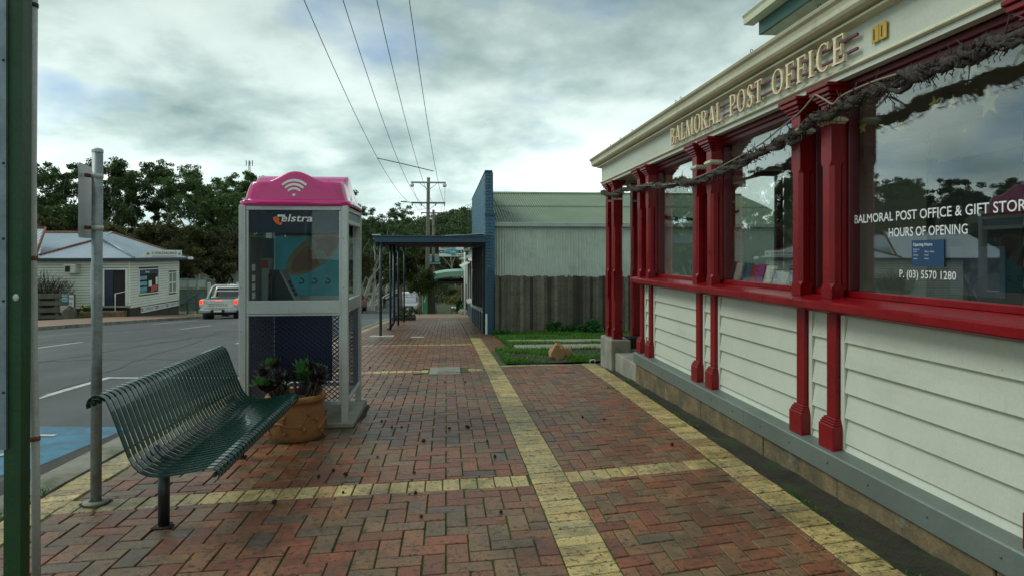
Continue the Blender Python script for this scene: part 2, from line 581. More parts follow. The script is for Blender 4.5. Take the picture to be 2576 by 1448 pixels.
m_grassy = M('grassy_ground', (.050, .085, .022), .95, var=.35, vs=.25, fine=.3, fs=20)
m_hill = M('hill_grass', (.034, .055, .014), .95, var=.3, vs=.03, fine=.2, fs=1.5, dirt=[((.10, .075, .03), .06, .5, .65, .6)])


def brick_mat(name):
    m = M(name, 'tint', .40, var=.24, vs=8, fine=.34, fs=95, bump=.35, bs=120, spec=.6, rvar=.16,
          dirt=[((.024, .018, .010), 34, .545, .60, .85), ((.026, .022, .011), .8, .50, .70, .78), ((.024, .028, .011), 3.0, .54, .70, .6), ((.20, .17, .12), 11, .62, .72, .35)])
    return m


m_paver = brick_mat('clay_paver')
# ------------------------------------------------------------------ the setting: terrain, road, kerbs, footpaths
def smooth(a, b, x):
    t = min(1.0, max(0.0, (x - a) / (b - a)))
    return t * t * (3 - 2 * t)


def hill_h(x, y):
    """hills beyond the creek"""
    h = 22 * smooth(140, 330, y + .25 * abs(x + 20)) * (0.72 + .20 * math.sin(x * .021 + 1.2) + .10 * math.sin(x * .057 + .3) + .04 * math.sin(x * .13))
    h += 7 * smooth(60, 160, -x - 30) * smooth(60, 150, y)
    return h


def terrain(x, y):
    z = gz(y) - 0.30
    if x > 2.6:
        z += .10 * smooth(2.6, 3.2, x) * (1 - smooth(18, 24, y))
    if x < -14.5:
        z += .20 * smooth(14.5, 17.5, -x)
    z -= 1.2 * smooth(96, 118, y) * (1 - smooth(135, 160, y)) * smooth(14, 22, abs(x + 8))
    return z + hill_h(x, y)


def terrain_sheet():
    xs = sorted(set(list(np.arange(-460, -40, 12.0)) + list(np.arange(-40, 14, 2.0)) + list(np.arange(14, 470, 12.0)) + [-14.6, -3.0, 2.6]))
    ys = sorted(set(list(np.arange(-80, 0, 8.0)) + list(np.arange(0, 140, 2.0)) + list(np.arange(140, 620, 10.0))))
    mb = MB()
    mb.grid(len(xs) - 1, len(ys) - 1, lambda i, j: (xs[i], ys[j], terrain(xs[i], ys[j])))
    tag(mb.build('ground', m_hill), kind='structure')


terrain_sheet()

RX0, RX1 = -14.2, -2.90          # road edges


def road_z(x, y):
    c = (x - (RX0 + RX1) / 2) / ((RX1 - RX0) / 2)
    return gz(y) - 0.10 + 0.10 * (1 - c * c)


ry = sorted(set(list(np.arange(-40, 0, 4.0)) + list(np.arange(0, 128, 1.0))))
mb = MB(); nX = 16
mb.grid(nX, len(ry) - 1, lambda i, j: (RX0 + (RX1 - RX0) * i / nX, ry[j], road_z(RX0 + (RX1 - RX0) * i / nX, ry[j])))
tag(mb.build('road', m_asph), kind='structure')


def strip(name, pts, mat, dz=.004, zf=road_z, sub=1.0):
    """painted quad(s): pts = polygon corner list of 4 (x,y), subdivided to follow the surface"""
    mb = MB()
    (a, b, c, d) = pts
    n = max(1, int(max(math.dist(a, d), math.dist(b, c)) / sub)); m = max(1, int(max(math.dist(a, b), math.dist(d, c)) / sub))

    def f(i, j):
        s, t = i / m, j / n
        x = (a[0] * (1 - s) + b[0] * s) * (1 - t) + (d[0] * (1 - s) + c[0] * s) * t
        y = (a[1] * (1 - s) + b[1] * s) * (1 - t) + (d[1] * (1 - s) + c[1] * s) * t
        return (x, y, zf(x, y) + dz)
    mb.grid(m, n, f)
    return tag(mb.build(name, mat), kind='structure')


strip('parking_bay_line', [(-4.91, 2.0), (-4.81, 2.0), (-4.81, 10.45), (-4.91, 10.45)], m_line)
strip('parking_bay_line', [(-4.805, 10.33), (-3.0, 10.5), (-3.0, 10.6), (-4.805, 10.43)], m_line)
strip('parking_bay_line', [(-4.91, 16.4), (-4.81, 16.4), (-4.81, 17.6), (-4.91, 17.6)], m_line)
strip('parking_bay_line', [(-4.805, 17.0), (-3.0, 17.1), (-3.0, 17.2), (-4.805, 17.1)], m_line)
strip('disabled_bay_paint', [(-4.7, 4.6), (-3.22, 5.55), (-3.12, 7.12), (-4.7, 7.12)], m_blue_rp)
for y0 in (14, 23, 32, 41, 50, 59, 68, 77, 86, 95, 104):
    strip('centre_line', [(-8.6, y0), (-8.5, y0), (-8.5, y0 + 3), (-8.6, y0 + 3)], m_line)
strip('far_bay_line', [(-11.75, 28.5), (-11.62, 28.5), (-11.62, 33.5), (-11.75, 33.5)], m_line)
strip('edge_line', [(-13.6, 84), (-13.45, 84), (-13.2, 104), (-13.4, 104)], m_line)
# wheelchair symbol worn into the blue paint
mb = MB()
for k in range(14):
    a0, a1 = R(200 + k * 18), R(200 + (k + 1) * 18)
    r0, r1 = .30, .38
    c = (-3.95, 6.25)
    q = [(c[0] + r * math.cos(a), c[1] + r * math.sin(a)) for r, a in ((r0, a0), (r1, a0), (r1, a1), (r0, a1))]
    mb.add([(x, y, road_z(x, y) + .008) for x, y in q], [(0, 1, 2, 3)])
for q in ([(-4.02, 6.5), (-3.94, 6.5), (-3.94, 7.0), (-4.02, 7.0)], [(-3.93, 6.7), (-3.62, 6.7), (-3.62, 6.77), (-3.93, 6.77)]):
    mb.add([(x, y, road_z(x, y) + .008) for x, y in q], [(0, 1, 2, 3)])
tag(mb.build('wheelchair_symbol', m_line), kind='structure')

# near kerb: concrete with mossy back edge
KX0, KX1 = -2.90, -2.62


def near_kerb():
    mb = MB()
    ys = sorted(set(list(np.arange(-6, 50, 1.0))))
    prof = [(KX0, -.16), (KX0 - .001, -.03), (KX0 + .025, -.004), (KX1 - .12, .0), (KX1, -.004), (KX1 + .002, -.05)]
    mb.grid(len(prof) - 1, len(ys) - 1, lambda i, j: (prof[i][0], ys[j], gz(ys[j]) + prof[i][1]), smooth=False)
    tag(mb.build('kerb', m_kerb), kind='structure')
    # far kerb and far footpath
    mb = MB()
    ys = np.arange(-20, 112, 2.0)
    prof = [(-14.2, -.12), (-14.21, .03), (-14.36, .04), (-14.37, -.1)]
    mb.grid(3, len(ys) - 1, lambda i, j: (prof[i][0], ys[j], gz(ys[j]) + prof[i][1]), smooth=False)
    tag(mb.build('far_kerb', m_kerb), kind='structure')
    m_farfp = M('far_paving', (.27, .15, .10), .7, var=.25, vs=.8, fine=.2, fs=9, dirt=[((.12, .12, .09), .5, .5, .7, .5)])
    mb = MB()
    ys = np.arange(-20, 60, 2.0)
    mb.grid(1, len(ys) - 1, lambda i, j: ((-14.37, -17.7)[i] if ys[j] < 48 or i == 0 else -16.5, ys[j], gz(ys[j]) + .035 + .05 * i))
    tag(mb.build('far_footpath', m_farfp), kind='structure')


near_kerb()

# ---- brick footpath: every paver is real; the largest are objects of their own
W = 0.1175
SHEAR = 0.075
RED = [(.205, .060, .022), (.230, .082, .032), (.180, .055, .023), (.230, .098, .038), (.170, .084, .034), (.200, .110, .048), (.220, .066, .024), (.165, .096, .044), (.195, .102, .042), (.190, .066, .026)]
CRM = [(.47, .35, .13), (.43, .32, .115), (.50, .38, .155), (.41, .32, .14), (.46, .32, .12)]
GRY = (.115, .075, .045)


def fp_z(x, y):
    return gz(y) - .012 * max(0, -1.4 - x)


bricks = []          # (x0,x1,Y0,Y1, tint, kind)


def add_brick(x0, x1, y0, y1, reg, kind):
    x0, x1, y0, y1 = max(x0, reg[0]), min(x1, reg[1]), max(y0, reg[2]), min(y1, reg[3])
    if x1 - x0 < .03 or y1 - y0 < .03:
        return
    if kind == 'r':
        c = rnd.choice(RED)
        t = rnd.random()
        if t < .05: c = GRY
    else:
        c = rnd.choice(CRM)
        if rnd.random() < .03: c = (.38, .24, .10)
    k = rnd.uniform(.94, 1.18)
    bricks.append((x0, x1, y0, y1, tuple(q * k for q in c), kind))


def herring(reg):
    i0, i1 = int(reg[0] / W) - 2, int(reg[1] / W) + 2
    j0, j1 = int(reg[2] / W) - 2, int(reg[3] / W) + 2
    for i in range(i0, i1):
        for j in range(j0, j1):
            q = (i - j) % 4
            if q == 0: add_brick(i * W, (i + 2) * W, j * W, (j + 1) * W, reg, 'r')
            elif q == 3: add_brick(i * W, (i + 1) * W, j * W, (j + 2) * W, reg, 'r')


def stack(reg, along_x, kind, fit=False):
    """courses of pavers filling a band; along_x: long side runs across (x)"""
    lx, ly = (2 * W, W) if along_x else (W, 2 * W)
    if fit: lx = reg[1] - reg[0]
    y = reg[2]
    while y < reg[3] - .02:
        x = reg[0]
        while x < reg[1] - .02:
            add_brick(x, x + lx, y, y + ly, reg, kind)
            x += lx
        y += ly


def stretcher(reg):
    y = reg[2]; r = 0
    while y < reg[3]:
        x = reg[0] - (r % 2) * W
        while x < reg[1]:
            add_brick(x, x + W, y, y + 2 * W, reg, 'r')
            x += W
        y += 2 * W; r += 1


SX0, SX1 = .585, .845            # cream strip down the path
WX0, WX1 = 2.165, 2.425          # cream border along the post office
YE = 34.0
LB0, LB1 = KX1 + .012, KX1 + .012 + 2 * W
stack((LB0, LB1, 1.5, YE), True, 'c')
stack((SX0, SX1, 1.5, 17.0), True, 'c', True)
stack((WX0, WX1, 1.0, 10.75), True, 'c', True)
cuts = [1.2, 4.53, 10.15, 14.70, 19.4]
for a, b in zip(cuts[:-1], cuts[1:]):
    stack((LB1, SX0, a - .0, a + 2 * W), False, 'c')
    if b < 15:
        herring((LB1, SX0, a + 2 * W, b))
    else:
        stretcher((LB1, SX0, a + 2 * W, b))
for a, b in ((1.2, 4.53), (4.53, 10.62)):
    stack((SX1, WX0, a, a + 2 * W), False, 'c')
    herring((SX1, WX0, a + 2 * W, b))
stack((SX1, WX0, 10.62, 10.62 + W), True, 'c')
stretcher((LB1, SX0, 19.4, YE))
stretcher((SX0, 1.03, 17.0, YE))
herring((SX1, 1.25, 13.0, 17.6))
PIT = (-.25, .22, 9.95, 10.55)
bricks = [b for b in bricks if not (b[0] < PIT[1] and b[1] > PIT[0] and b[2] < PIT[3] - .02 and b[3] > PIT[2] + .02)]


def shear_pt(x, Y):
    k = SHEAR * x + .10 * max(0, x - SX0) * (1 - smooth(5.5, 10.3, Y))
    return Y + k * (1 - smooth(9, 15, Y))


def skew_x(x, Y):
    """the post office border closes in on the wall down the hill"""
    return x + .030 * min(0, Y - 10.8) * max(0, (x - SX1) / (WX1 - SX1)) if Y < 10.8 else x


def brick_geo(b, mb, tl):
    g = .0034 + rnd.random() * .0016
    x0, x1, y0, y1 = b[0] + g, b[1] - g, b[2] + g, b[3] - g
    jx, jy = rnd.uniform(-.0012, .0012), rnd.uniform(-.0012, .0012)
    dz = rnd.uniform(-.0022, .0022); tx = rnd.uniform(-.010, .010); ty = rnd.uniform(-.010, .010)
    cx, cy = (x0 + x1) / 2, (y0 + y1) / 2
    c = .0035
    vs = []
    for (ins, zz) in ((c, 0), (0, -.0035), (0, -.03)):
        for (x, y) in ((x0 + ins, y0 + ins), (x1 - ins, y0 + ins), (x1 - ins, y1 - ins), (x0 + ins, y1 - ins)):
            X0 = x + jx; Y = shear_pt(X0, y) + jy; X = skew_x(X0, y)
            vs.append((X, Y, fp_z(X, Y) + zz + dz + tx * (x - cx) + ty * (y - cy)))
    fs = [(0, 1, 2, 3)]
    for k in range(4):
        k2 = (k + 1) % 4
        fs += [(4 + k, 4 + k2, k2, k), (8 + k, 8 + k2, 4 + k2, 4 + k)]
    mb.add(vs, fs)
    tl += [b[4]] * 12


def in_view(b):
    x, y = (b[0] + b[1]) / 2, (b[2] + b[3]) / 2
    y = shear_pt(x, y)
    d = x * math.sin(PSI) + y * math.cos(PSI); r_ = x * math.cos(PSI) - y * math.sin(PSI)
    if d < .5: return 0
    u = UC + FPX * r_ / d; v = HZY + FPX * (EYE - gz(y)) / d
    if not (-20 < u < IW + 20 and v < IH + 30): return 0
    if u < 75: return 0
    return (b[1] - b[0]) * (b[3] - b[2]) / d ** 3


# joint bed under the pavers
mb = MB()
ys = np.arange(-4, 48.1, .5)
xsj = [KX1 - .005, LB1, SX0, SX1, WX1 + .01]
mb.grid(4, len(ys) - 1, lambda i, j: (skew_x(xsj[i], ys[j]) if ys[j] < 10.8 or i < 4 else 1.3, shear_pt(xsj[i], ys[j]), fp_z(xsj[i], shear_pt(xsj[i], ys[j])) - (.0065 if ys[j] < 33 else .001)), smooth=False)
m_fpfar = M('far_brick_paving', (.26, .17, .11), .6, var=.25, vs=1.2, fine=.3, fs=9)
footpath = tag(mb.build('footpath', m_joint), kind='structure')
footpath.data.materials.append(m_fpfar)
for p in footpath.data.polygons:
    if p.center.y > 33.6: p.material_index = 1
for kind, nm in (('r', 'paver'), ('c', 'cream_paver')):
    bl = sorted([b for b in bricks if b[5] == kind], key=in_view, reverse=True)
    k = 300 if kind == 'r' else 240
    for b in bl[:k]:
        m_ = MB(); tl = []
        brick_geo(b, m_, tl)
        o = m_.build(nm, m_paver, footpath, tint=tl)
    m_ = MB(); tl = []
    for b in bl[k:]:
        brick_geo(b, m_, tl)
    o = m_.build(nm + '_field', m_paver, footpath, tint=tl)
    o['kind'] = 'stuff'

# concrete service pit lid set in the paving
t = thing('pit_cover', 'square concrete pit lid with metal rim set into the brick paving', 'pit cover', (-.02, 10.25, gz(10.25)))
mb = MB().bbox(PIT[0] + .005, PIT[1] - .005, PIT[2] + .01, PIT[3] + .0, gz(10.25) - .05, gz(10.25) + .006, .004)
mb.build('surround', m_conc, t)
mb = MB().bbox(-.12, .20, 10.03, 10.50, gz(10.25) - .02, gz(10.25) + .014, .006)
lid = mb.build('lid', m_kerb, t)
mb = MB()
for (x0, x1, y0, y1) in ((-.125, .205, 10.02, 10.035), (-.125, .205, 10.495, 10.51), (-.125, -.113, 10.02, 10.51), (.193, .205, 10.02, 10.51)):
    mb.box(x0, x1, y0, y1, gz(10.25) - .01, gz(10.25) + .016)
mb.build('rim', m_galv, t)
for nm, (x, y, w, d) in (('service_pit', (.05, 27.5, .5, .5)),):
    mb = MB().bbox(x - w / 2, x + w / 2, y - d / 2, y + d / 2, gz(y) - .04, gz(y) + .012, .004)
    solo(mb, nm, m_conc, 'grey service lid in the paving under the blue verandah end', 'pit cover', (x, y, gz(y)))
for (x, y, w, d, lb) in ((-1.66, 18.0, .62, .30, 'pale concrete footing patch at the first blue verandah post'), (-.72, 17.4, .32, .16, 'small pale concrete patch in the paving near the blue verandah')):
    mb = MB().bbox(x - w / 2, x + w / 2, y - d / 2, y + d / 2, gz(y) - .05, gz(y) + .010, .004)
    solo(mb, 'concrete_patch', M('pale_concrete', (.45, .45, .41), .8, fine=.15), lb, 'concrete patch', (x, y, gz(y)))

# dirt gutter between the border and the plinth
mb = MB()
ys = np.arange(-1.5, 11.41, .15)
def dirt(i, j):
    e = skew_x(WX1, ys[j]) + .004
    x = (e - .02, e * .45 + 2.485 * .55, 2.475, 2.56)[i]
    b = .012 * math.sin(ys[j] * 7.3) + .01 * math.sin(ys[j] * 17.1 + 1)
    return (x + (0 if i in (0, 3) else b), shear_pt(x, ys[j]) if False else ys[j] + .15, gz(ys[j]) + (-.010, -.022, -.012, .0)[i] + b * .5)
mb.grid(3, len(ys) - 1, dirt)
tag(mb.build('dirt_gutter', m_soil), kind='structure')

# side verge: soil, grass and two rows of concrete slabs
mb = MB()
def verge_z(x, y):
    return gz(y) + .015 + .025 * math.sin(x * 2.1 + y) * math.sin(y * 1.7) * (1 - smooth(14.6, 15.2, y) if y < 16 else 1)
def vx0(y):
    return .90 if y < 13.2 else 1.22
nx, ny = 40, 50
def vf(i, j):
    y = 10.86 + (19.6 - 10.86) * j / ny
    x = vx0(y) + (10 - vx0(y)) * (i / nx) ** 1.3
    return (x, y + .06 * x * (1 - j / ny), verge_z(x, y) - (.05 if i == 0 else 0))
mb.grid(nx, ny, vf)
verge = tag(mb.build('verge', m_soil), kind='structure')
for (yy, wd) in ((14.95, .42), (13.45, .62)):
    x = 1.36
    while x < 8:
        w = rnd.uniform(.38, .46)
        z = verge_z(x, yy)
        mb = MB().bbox(x, x + w - .015, yy - wd / 2, yy + wd / 2, gz(yy) - .03, gz(yy) + .055, .008)
        o = mb.build('slab', M('slab_concrete', (.24, .22, .17), .85, var=.2, fine=.15, dirt=[((.06, .07, .03), 3, .52, .75, .6)]) if 'slab_concrete' not in bpy.data.materials else bpy.data.materials['slab_concrete'], verge)
        x += w

m_grass = leaf_mat('grass_blade', (.060, .20, .010), var=.0, trans=.35)


def blades(name, spots, h0, h1, mat, seed, w=.007, lean=.6, tintf=None):
    """many thin triangular blades as one object; spots = array of (x,y,z)"""
    rg = np.random.default_rng(seed)
    n = len(spots)
    P = np.asarray(spots)
    a = rg.uniform(0, 2 * np.pi, n); h = rg.uniform(h0, h1, n); l = rg.uniform(.05, lean, n) * h
    d = np.stack([np.cos(a), np.sin(a), np.zeros(n)], 1); sdir = np.stack([-np.sin(a), np.cos(a), np.zeros(n)], 1)
    ww = (w * rg.uniform(.6, 1.4, n))[:, None]
    up = np.array([0, 0, 1.0])
    A = P - sdir * ww; B = P + sdir * ww
    mid = P + d * (l * .35)[:, None] + up * (h * .6)[:, None]
    tip = P + d * l[:, None] + up * h[:, None]
    V = np.concatenate([A, B, mid + sdir * ww * .7, mid - sdir * ww * .7, tip], 0)
    i = np.arange(n)
    F = np.concatenate([np.stack([i, i + n, i + 2 * n, i + 3 * n], 1), np.stack([i + 3 * n, i + 2 * n, i + 4 * n, i + 4 * n], 1)], 0)
    t = rg.uniform(.55, 1.35, n)[:, None] * np.array([1, 1, 1.0])
    dry = rg.random(n) < .08
    t[dry] = t[dry] * np.array([2.2, 1.0, 1.5])
    T = np.tile(t, (5, 1))
    me = bpy.data.meshes.new(name)
    me.from_pydata(V.tolist(), [], F[:n].tolist() + F[n:, :3].tolist())
    ca = me.color_attributes.new('tint', 'FLOAT_COLOR', 'POINT')
    arr = np.ones((len(V), 4), dtype=np.float32); arr[:, :3] = T
    ca.data.foreach_set('color', arr.ravel())
    me.materials.append(mat)
    o = bpy.data.objects.new(name, me)
    COL.objects.link(o)
    return o


def verge_spots():
    out = []
    rr = random.Random(3)
    while len(out) < 46000:
        y = rr.uniform(10.9, 18.9); x = vx0(y) + (6.2 - vx0(y)) * rr.random() ** 1.3
        if x < vx0(y) + .04: continue
        if abs(y - 14.95) < .20 + .06 * rr.random() and x > 1.3: continue
        if abs(y - 13.45) < .30 + .06 * rr.random() and x > 1.3: continue
        yy = y + .06 * x * (1 - (y - 10.86) / 8.74)
        if abs(yy - 14.95) < .2 or abs(yy - 13.45) < .3:
            if x > 1.34: continue
        if x > 2.4 and yy < 11.4: continue
        # bare patches of dirt and leaf litter
        pn = math.sin(x * 2.3 + 1.1) * math.sin(y * 3.1 + .4) + .5 * math.sin(x * 5.1 + y * 2.2)
        if y < 12.9 and pn > .10 and rr.random() < .94: continue
        if y >= 12.9 and pn > .75 and rr.random() < .8: continue
        if y > 17.6 and rr.random() < .55: continue
        out.append((x, yy, verge_z(x, y) - .006))
    return out


g = blades('verge_grass', verge_spots(), .02, .085, m_grass, 5, w=.0065, lean=1.3)
tag(g, 'short green grass and bare dirt patches on the verge', 'grass', kind='stuff')
# moss and grass tufts along the kerb back and in the joints
sp = []
rr = random.Random(9)
for _ in range(2600):
    y = rr.uniform(2.4, 16)
    if math.sin(y * 1.9) + .6 * math.sin(y * 4.3 + 1) < .25: continue
    sp.append((KX1 - .03 + rr.gauss(0, .022), y, gz(y) - .006))
for _ in range(900):
    y = rr.uniform(2.6, 10.6)
    if math.sin(y * 5.3) + .8 * math.sin(y * 2.1 + .5) < .5: continue
    sp.append((skew_x(WX1, y) + .008 + abs(rr.gauss(0, .02)), y + .18, gz(y) - .012))
for _ in range(160):
    cx, cy = rr.choice([(2.02, 8.35), (1.28, 17.7), (1.16, 17.0), (2.3, 10.95)])
    sp.append((cx + rr.gauss(0, .04), cy + rr.gauss(0, .04), gz(cy) - .004))
g = blades('kerb_moss', sp, .008, .03, m_grass, 6, w=.004, lean=1.4)
tag(g, 'moss and tiny grass tufts along the kerb and paving edge', 'moss', kind='stuff')

# grime and moss rings, dark as painted contact shadow, round the feet of things, cracks and old patches in the road
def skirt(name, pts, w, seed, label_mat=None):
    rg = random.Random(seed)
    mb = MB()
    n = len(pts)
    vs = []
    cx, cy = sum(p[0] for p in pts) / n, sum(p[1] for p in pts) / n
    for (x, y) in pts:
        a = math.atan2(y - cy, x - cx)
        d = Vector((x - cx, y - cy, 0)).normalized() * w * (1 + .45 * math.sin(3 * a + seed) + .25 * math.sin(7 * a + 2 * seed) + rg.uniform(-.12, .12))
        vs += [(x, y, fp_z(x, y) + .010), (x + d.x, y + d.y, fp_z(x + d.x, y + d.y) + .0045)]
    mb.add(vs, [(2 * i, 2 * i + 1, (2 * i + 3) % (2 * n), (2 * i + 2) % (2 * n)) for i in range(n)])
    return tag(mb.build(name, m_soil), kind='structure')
def rect_pts(x0, x1, y0, y1, n=22):
    out = []
    for (a, b) in (((x0, y0), (x1, y0)), ((x1, y0), (x1, y1)), ((x1, y1), (x0, y1)), ((x0, y1), (x0, y0))):
        out += [(a[0] + (b[0] - a[0]) * k / n, a[1] + (b[1] - a[1]) * k / n) for k in range(n)]
    return out
def circ_pts(x, y, r, n=40): return [(x + r * math.cos(2 * math.pi * k / n), y + r * math.sin(2 * math.pi * k / n)) for k in range(n)]
skirt('grime_shade_ring', rect_pts(-1.90, -.86, 6.43, 7.51), .04, 1)
skirt('grime_shade_ring', circ_pts(-1.305, 6.12, .208), .03, 2)
skirt('grime_shade_ring', circ_pts(-1.60, 4.06, .036), .022, 3)
skirt('grime_shade_ring', circ_pts(-1.60, 5.50, .036), .02, 4)
skirt('grime_shade_ring', circ_pts(-2.19, 4.52, .07), .018, 5)
m_tar = M('tar_seal', (.020, .021, .021), .35, fine=.2)
m_patch = M('asphalt_patch', (.040, .042, .041), .5, var=.2, vs=1, fine=.3, fs=50, bump=.5, bs=100)
for k, (x0, y0, x1, y1) in enumerate(((-4.2, 3.5, -6.8, 22), (-7.2, 8, -6.0, 30), (-10.5, 14, -9.6, 40), (-3.3, 11, -4.6, 24), (-12.5, 22, -5.0, 25.5), (-9.0, 12.2, -3.1, 13.0))):
    rg_ = random.Random(k); n = 40
    mb = MB(); vs = []
    ox = 0
    for i in range(n + 1):
        t = i / n; ox = ox * .8 + rg_.gauss(0, .05)
        x, y = x0 + (x1 - x0) * t, y0 + (y1 - y0) * t
        dx, dy = (1, 0) if abs(y1 - y0) > abs(x1 - x0) else (0, 1)
        w = .018 * rg_.uniform(.5, 1.6)
        for s in (-1, 1):
            X, Y = x + dx * (ox + s * w), y + dy * (ox + s * w)
            vs.append((X, Y, road_z(X, Y) + .004))
    mb.add(vs, [(2 * i, 2 * i + 1, 2 * i + 3, 2 * i + 2) for i in range(n)])
    tag(mb.build('road_crack', m_tar), kind='structure')
strip('road_patch', [(-3.9, 8.9), (-3.0, 8.9), (-3.0, 10.0), (-3.95, 10.1)], m_patch, dz=.003)
strip('road_patch', [(-9.5, 17), (-7.4, 17.2), (-7.5, 21), (-9.4, 20.8)], m_patch, dz=.003)
strip('gutter_stain', [(-3.25, 1), (-2.905, 1), (-2.905, 40), (-3.15, 40)], M('gutter_grit', (.050, .047, .036), .8, var=.4, vs=2, fine=.4, fs=40), dz=.002, sub=.5)

# gum nuts and leaf litter dropped on the paving
m_nut = M('dark_gumnut', (.020, .014, .010), .8)
litter = [(1018, 1003), (960, 1060), (985, 1075), (1130, 1079), (1175, 1075), (1225, 1110), (1066, 1110), (1043, 1190), (1044, 1241), (838, 1185), (868, 1195), (800, 1200), (862, 1240), (930, 925), (1118, 962), (1170, 962), (690, 1265), (1245, 1150), (1260, 1290), (1520, 1055), (1465, 1050), (1690, 1120), (1060, 1300), (950, 1150), (1010, 1075)]
def on_ground(u, v):
    r = ray(u, v)
    lo, hi = .5, 60
    for _ in range(50):
        mid = (lo + hi) / 2
        if EYE + r[2] * mid > gz(r[1] * mid): lo = mid
        else: hi = mid
    return Vector((r[0] * lo, r[1] * lo, gz(r[1] * lo)))
nut = MB()
nut.lathe([(.001, 0), (.007, .001), (.0115, .007), (.0105, .014), (.007, .018), (.0075, .022), (.004, .022)], 8)
nut_me = None
for k, (u, v) in enumerate(litter):
    p = on_ground(u, v)
    if nut_me is None:
        o = nut.build('gumnut', m_nut); nut_me = o
    else:
        o = nut_me.copy(); COL.objects.link(o)
    o.location = p + Vector((0, 0, .002)); s = rnd.uniform(.8, 1.4)
    o.scale = (s, s * rnd.uniform(.9, 1.7), s * .8); o.rotation_euler = (rnd.uniform(-.3, .3), rnd.uniform(-.3, .3), rnd.uniform(0, 6))
    tag(o, 'small dark gumnut lying on the brick paving', 'gumnut', 'gumnuts scattered on the paving')

# the split sandstone rock on the verge
def rock(mb, c, s, seed):
    rg = random.Random(seed)
    ph = [rg.uniform(0, 6) for _ in range(6)]
    n, m = 18, 12
    vs = []; fs = []
    for i in range(m + 1):
        t = math.pi * i / m
        for k in range(n):
            a = 2 * math.pi * k / n
            d = (math.sin(t) * math.cos(a), math.sin(t) * math.sin(a), math.cos(t))
            f = 1 + .16 * math.sin(3 * a + ph[0]) * math.sin(2 * t + ph[1]) + .10 * math.sin(5 * a + ph[2] + 3 * t) + .06 * math.sin(9 * a + ph[3]) * math.sin(7 * t) + rg.uniform(-.03, .03)
            q = [d[0] * f, d[1] * f, d[2] * f]
            q[1] = max(q[1], -.62 + .1 * q[2]); q[0] = min(q[0], .85)
            vs.append((c[0] + q[0] * s[0], c[1] + q[1] * s[1], c[2] + max(-.8, q[2]) * s[2]))
    for i in range(m):
        for k in range(n):
            k2 = (k + 1) % n
            fs.append((i * n + k, (i + 1) * n + k, (i + 1) * n + k2, i * n + k2))
    mb.add(vs, fs)
rz = gz(11.4)
t = thing('rock', 'split orange sandstone rock sitting on the grass verge', 'rock', (1.92, 11.45, rz))
m_rock = M('orange_sandstone', (.40, .22, .10), .85, var=.3, vs=7, fine=.2, fs=40, bump=.6, bs=40, dirt=[((.18, .11, .06), 14, .55, .7, .6), ((.50, .40, .25), 5, .6, .75, .6)])
mb = MB(); rock(mb, (1.87, 11.42, rz + .11), (.14, .11, .15), 4); mb.build('main_piece', m_rock, t)
mb = MB(); rock(mb, (2.04, 11.48, rz + .12), (.10, .08, .085), 8); mb.build('split_piece', m_rock, t)
# bent white wire in the grass
pa = on_ground(1488, 912)
mb = MB().tube([pa + Vector(q) for q in ((-.03, 0, .0), (-.025, .01, .045), (.03, .01, .055), (.055, 0, .05), (.05, 0, .0))], .006, 6)
solo(mb, 'bent_wire', m_white, 'small bent white wire hoop poking from the verge grass', 'wire', pa)
# ------------------------------------------------------------------ the post office
PO = thing('post_office', 'cream weatherboard post office with red window posts and gold lettering', 'post office', (4.2, 4.5, .2))
YN, YS = 8.80, -1.6                 # north end of the shop front, south end (behind the camera)
XB = 2.585                          # weatherboard plane
XG = 2.655                          # glass plane
PAIRS = [(8.72, 8.34), (6.70, 6.32), (4.69, 4.295), (2.66, 2.27), (.64, .25)]
HW = .07

# sandstone plinth, stone by stone
y = YN + .01
while y > YS:
    l = rnd.uniform(.95, 1.35)
    y1 = max(YS, y - l)
    MB().bbox(2.485 + rnd.uniform(-.004, .004), 2.72, y1 + .004, y - .004, gz(y) - .25, .150, .007).build('plinth_stone', m_sand, PO)
    y = y1
for (a, b) in ((YN + .015, 5.47), (5.466, 2.1), (2.096, YS)):
    mb = MB().prism([(2.462, .135), (2.475, .135), (2.475, .255), (XB + .02, .275), (XB + .02, .292), (2.468, .270), (2.460, .262)], 'y', b, a)
    fl = mb.build('plinth_flashing', m_flash, PO)
    yy = a - .3
    while yy > b:
        MB().ball((2.459, yy, .205), .0065, 6, 4).build('rivet', M('dull_rivet', (.10, .10, .09), .6) if 'dull_rivet' not in bpy.data.materials else bpy.data.materials['dull_rivet'], fl)
        yy -= rnd.uniform(.42, .55)

# pilaster strips below the sill, with moulded bases
def pilaster(yc):
    p = MB().bbox(2.535, 2.60, yc - .054, yc + .054, .44, 1.21, .004).build('pilaster', m_red, PO)
    mb = MB().bbox(2.495, 2.60, yc - .088, yc + .088, .272, .435, .006)
    mb.bbox(2.503, 2.60, yc - .082, yc + .082, .435, .452, .004).bbox(2.510, 2.60, yc - .076, yc + .076, .452, .467, .004).bbox(2.520, 2.60, yc - .070, yc + .070, .467, .480, .004)
    mb.build('pilaster_base', m_red, p)


for pr in PAIRS:
    for yc in pr:
        pilaster(yc)

# weatherboards, board by board, in every bay
def boards(y0, y1, z0, z1, n=None, top=.055, x=XB, name='weatherboard', mat=m_cream, par=PO, flip=1):
    ex = .1625
    z = z1 - top
    rows = [(z, z1)]
    while z > z0 + .02:
        rows.append((max(z0, z - ex), z)); z -= ex
    for (a, b) in rows:
        w = rnd.uniform(-.0015, .0015)
        xo, xi = x - .021 * flip + w, x + .004 * flip + w
        MB().prism([(xo, a), (xi, b + .012), (xi + .012 * flip, b + .012), (x + .012 * flip, a + .002)], 'y', y0, y1).build(name, mat, par)


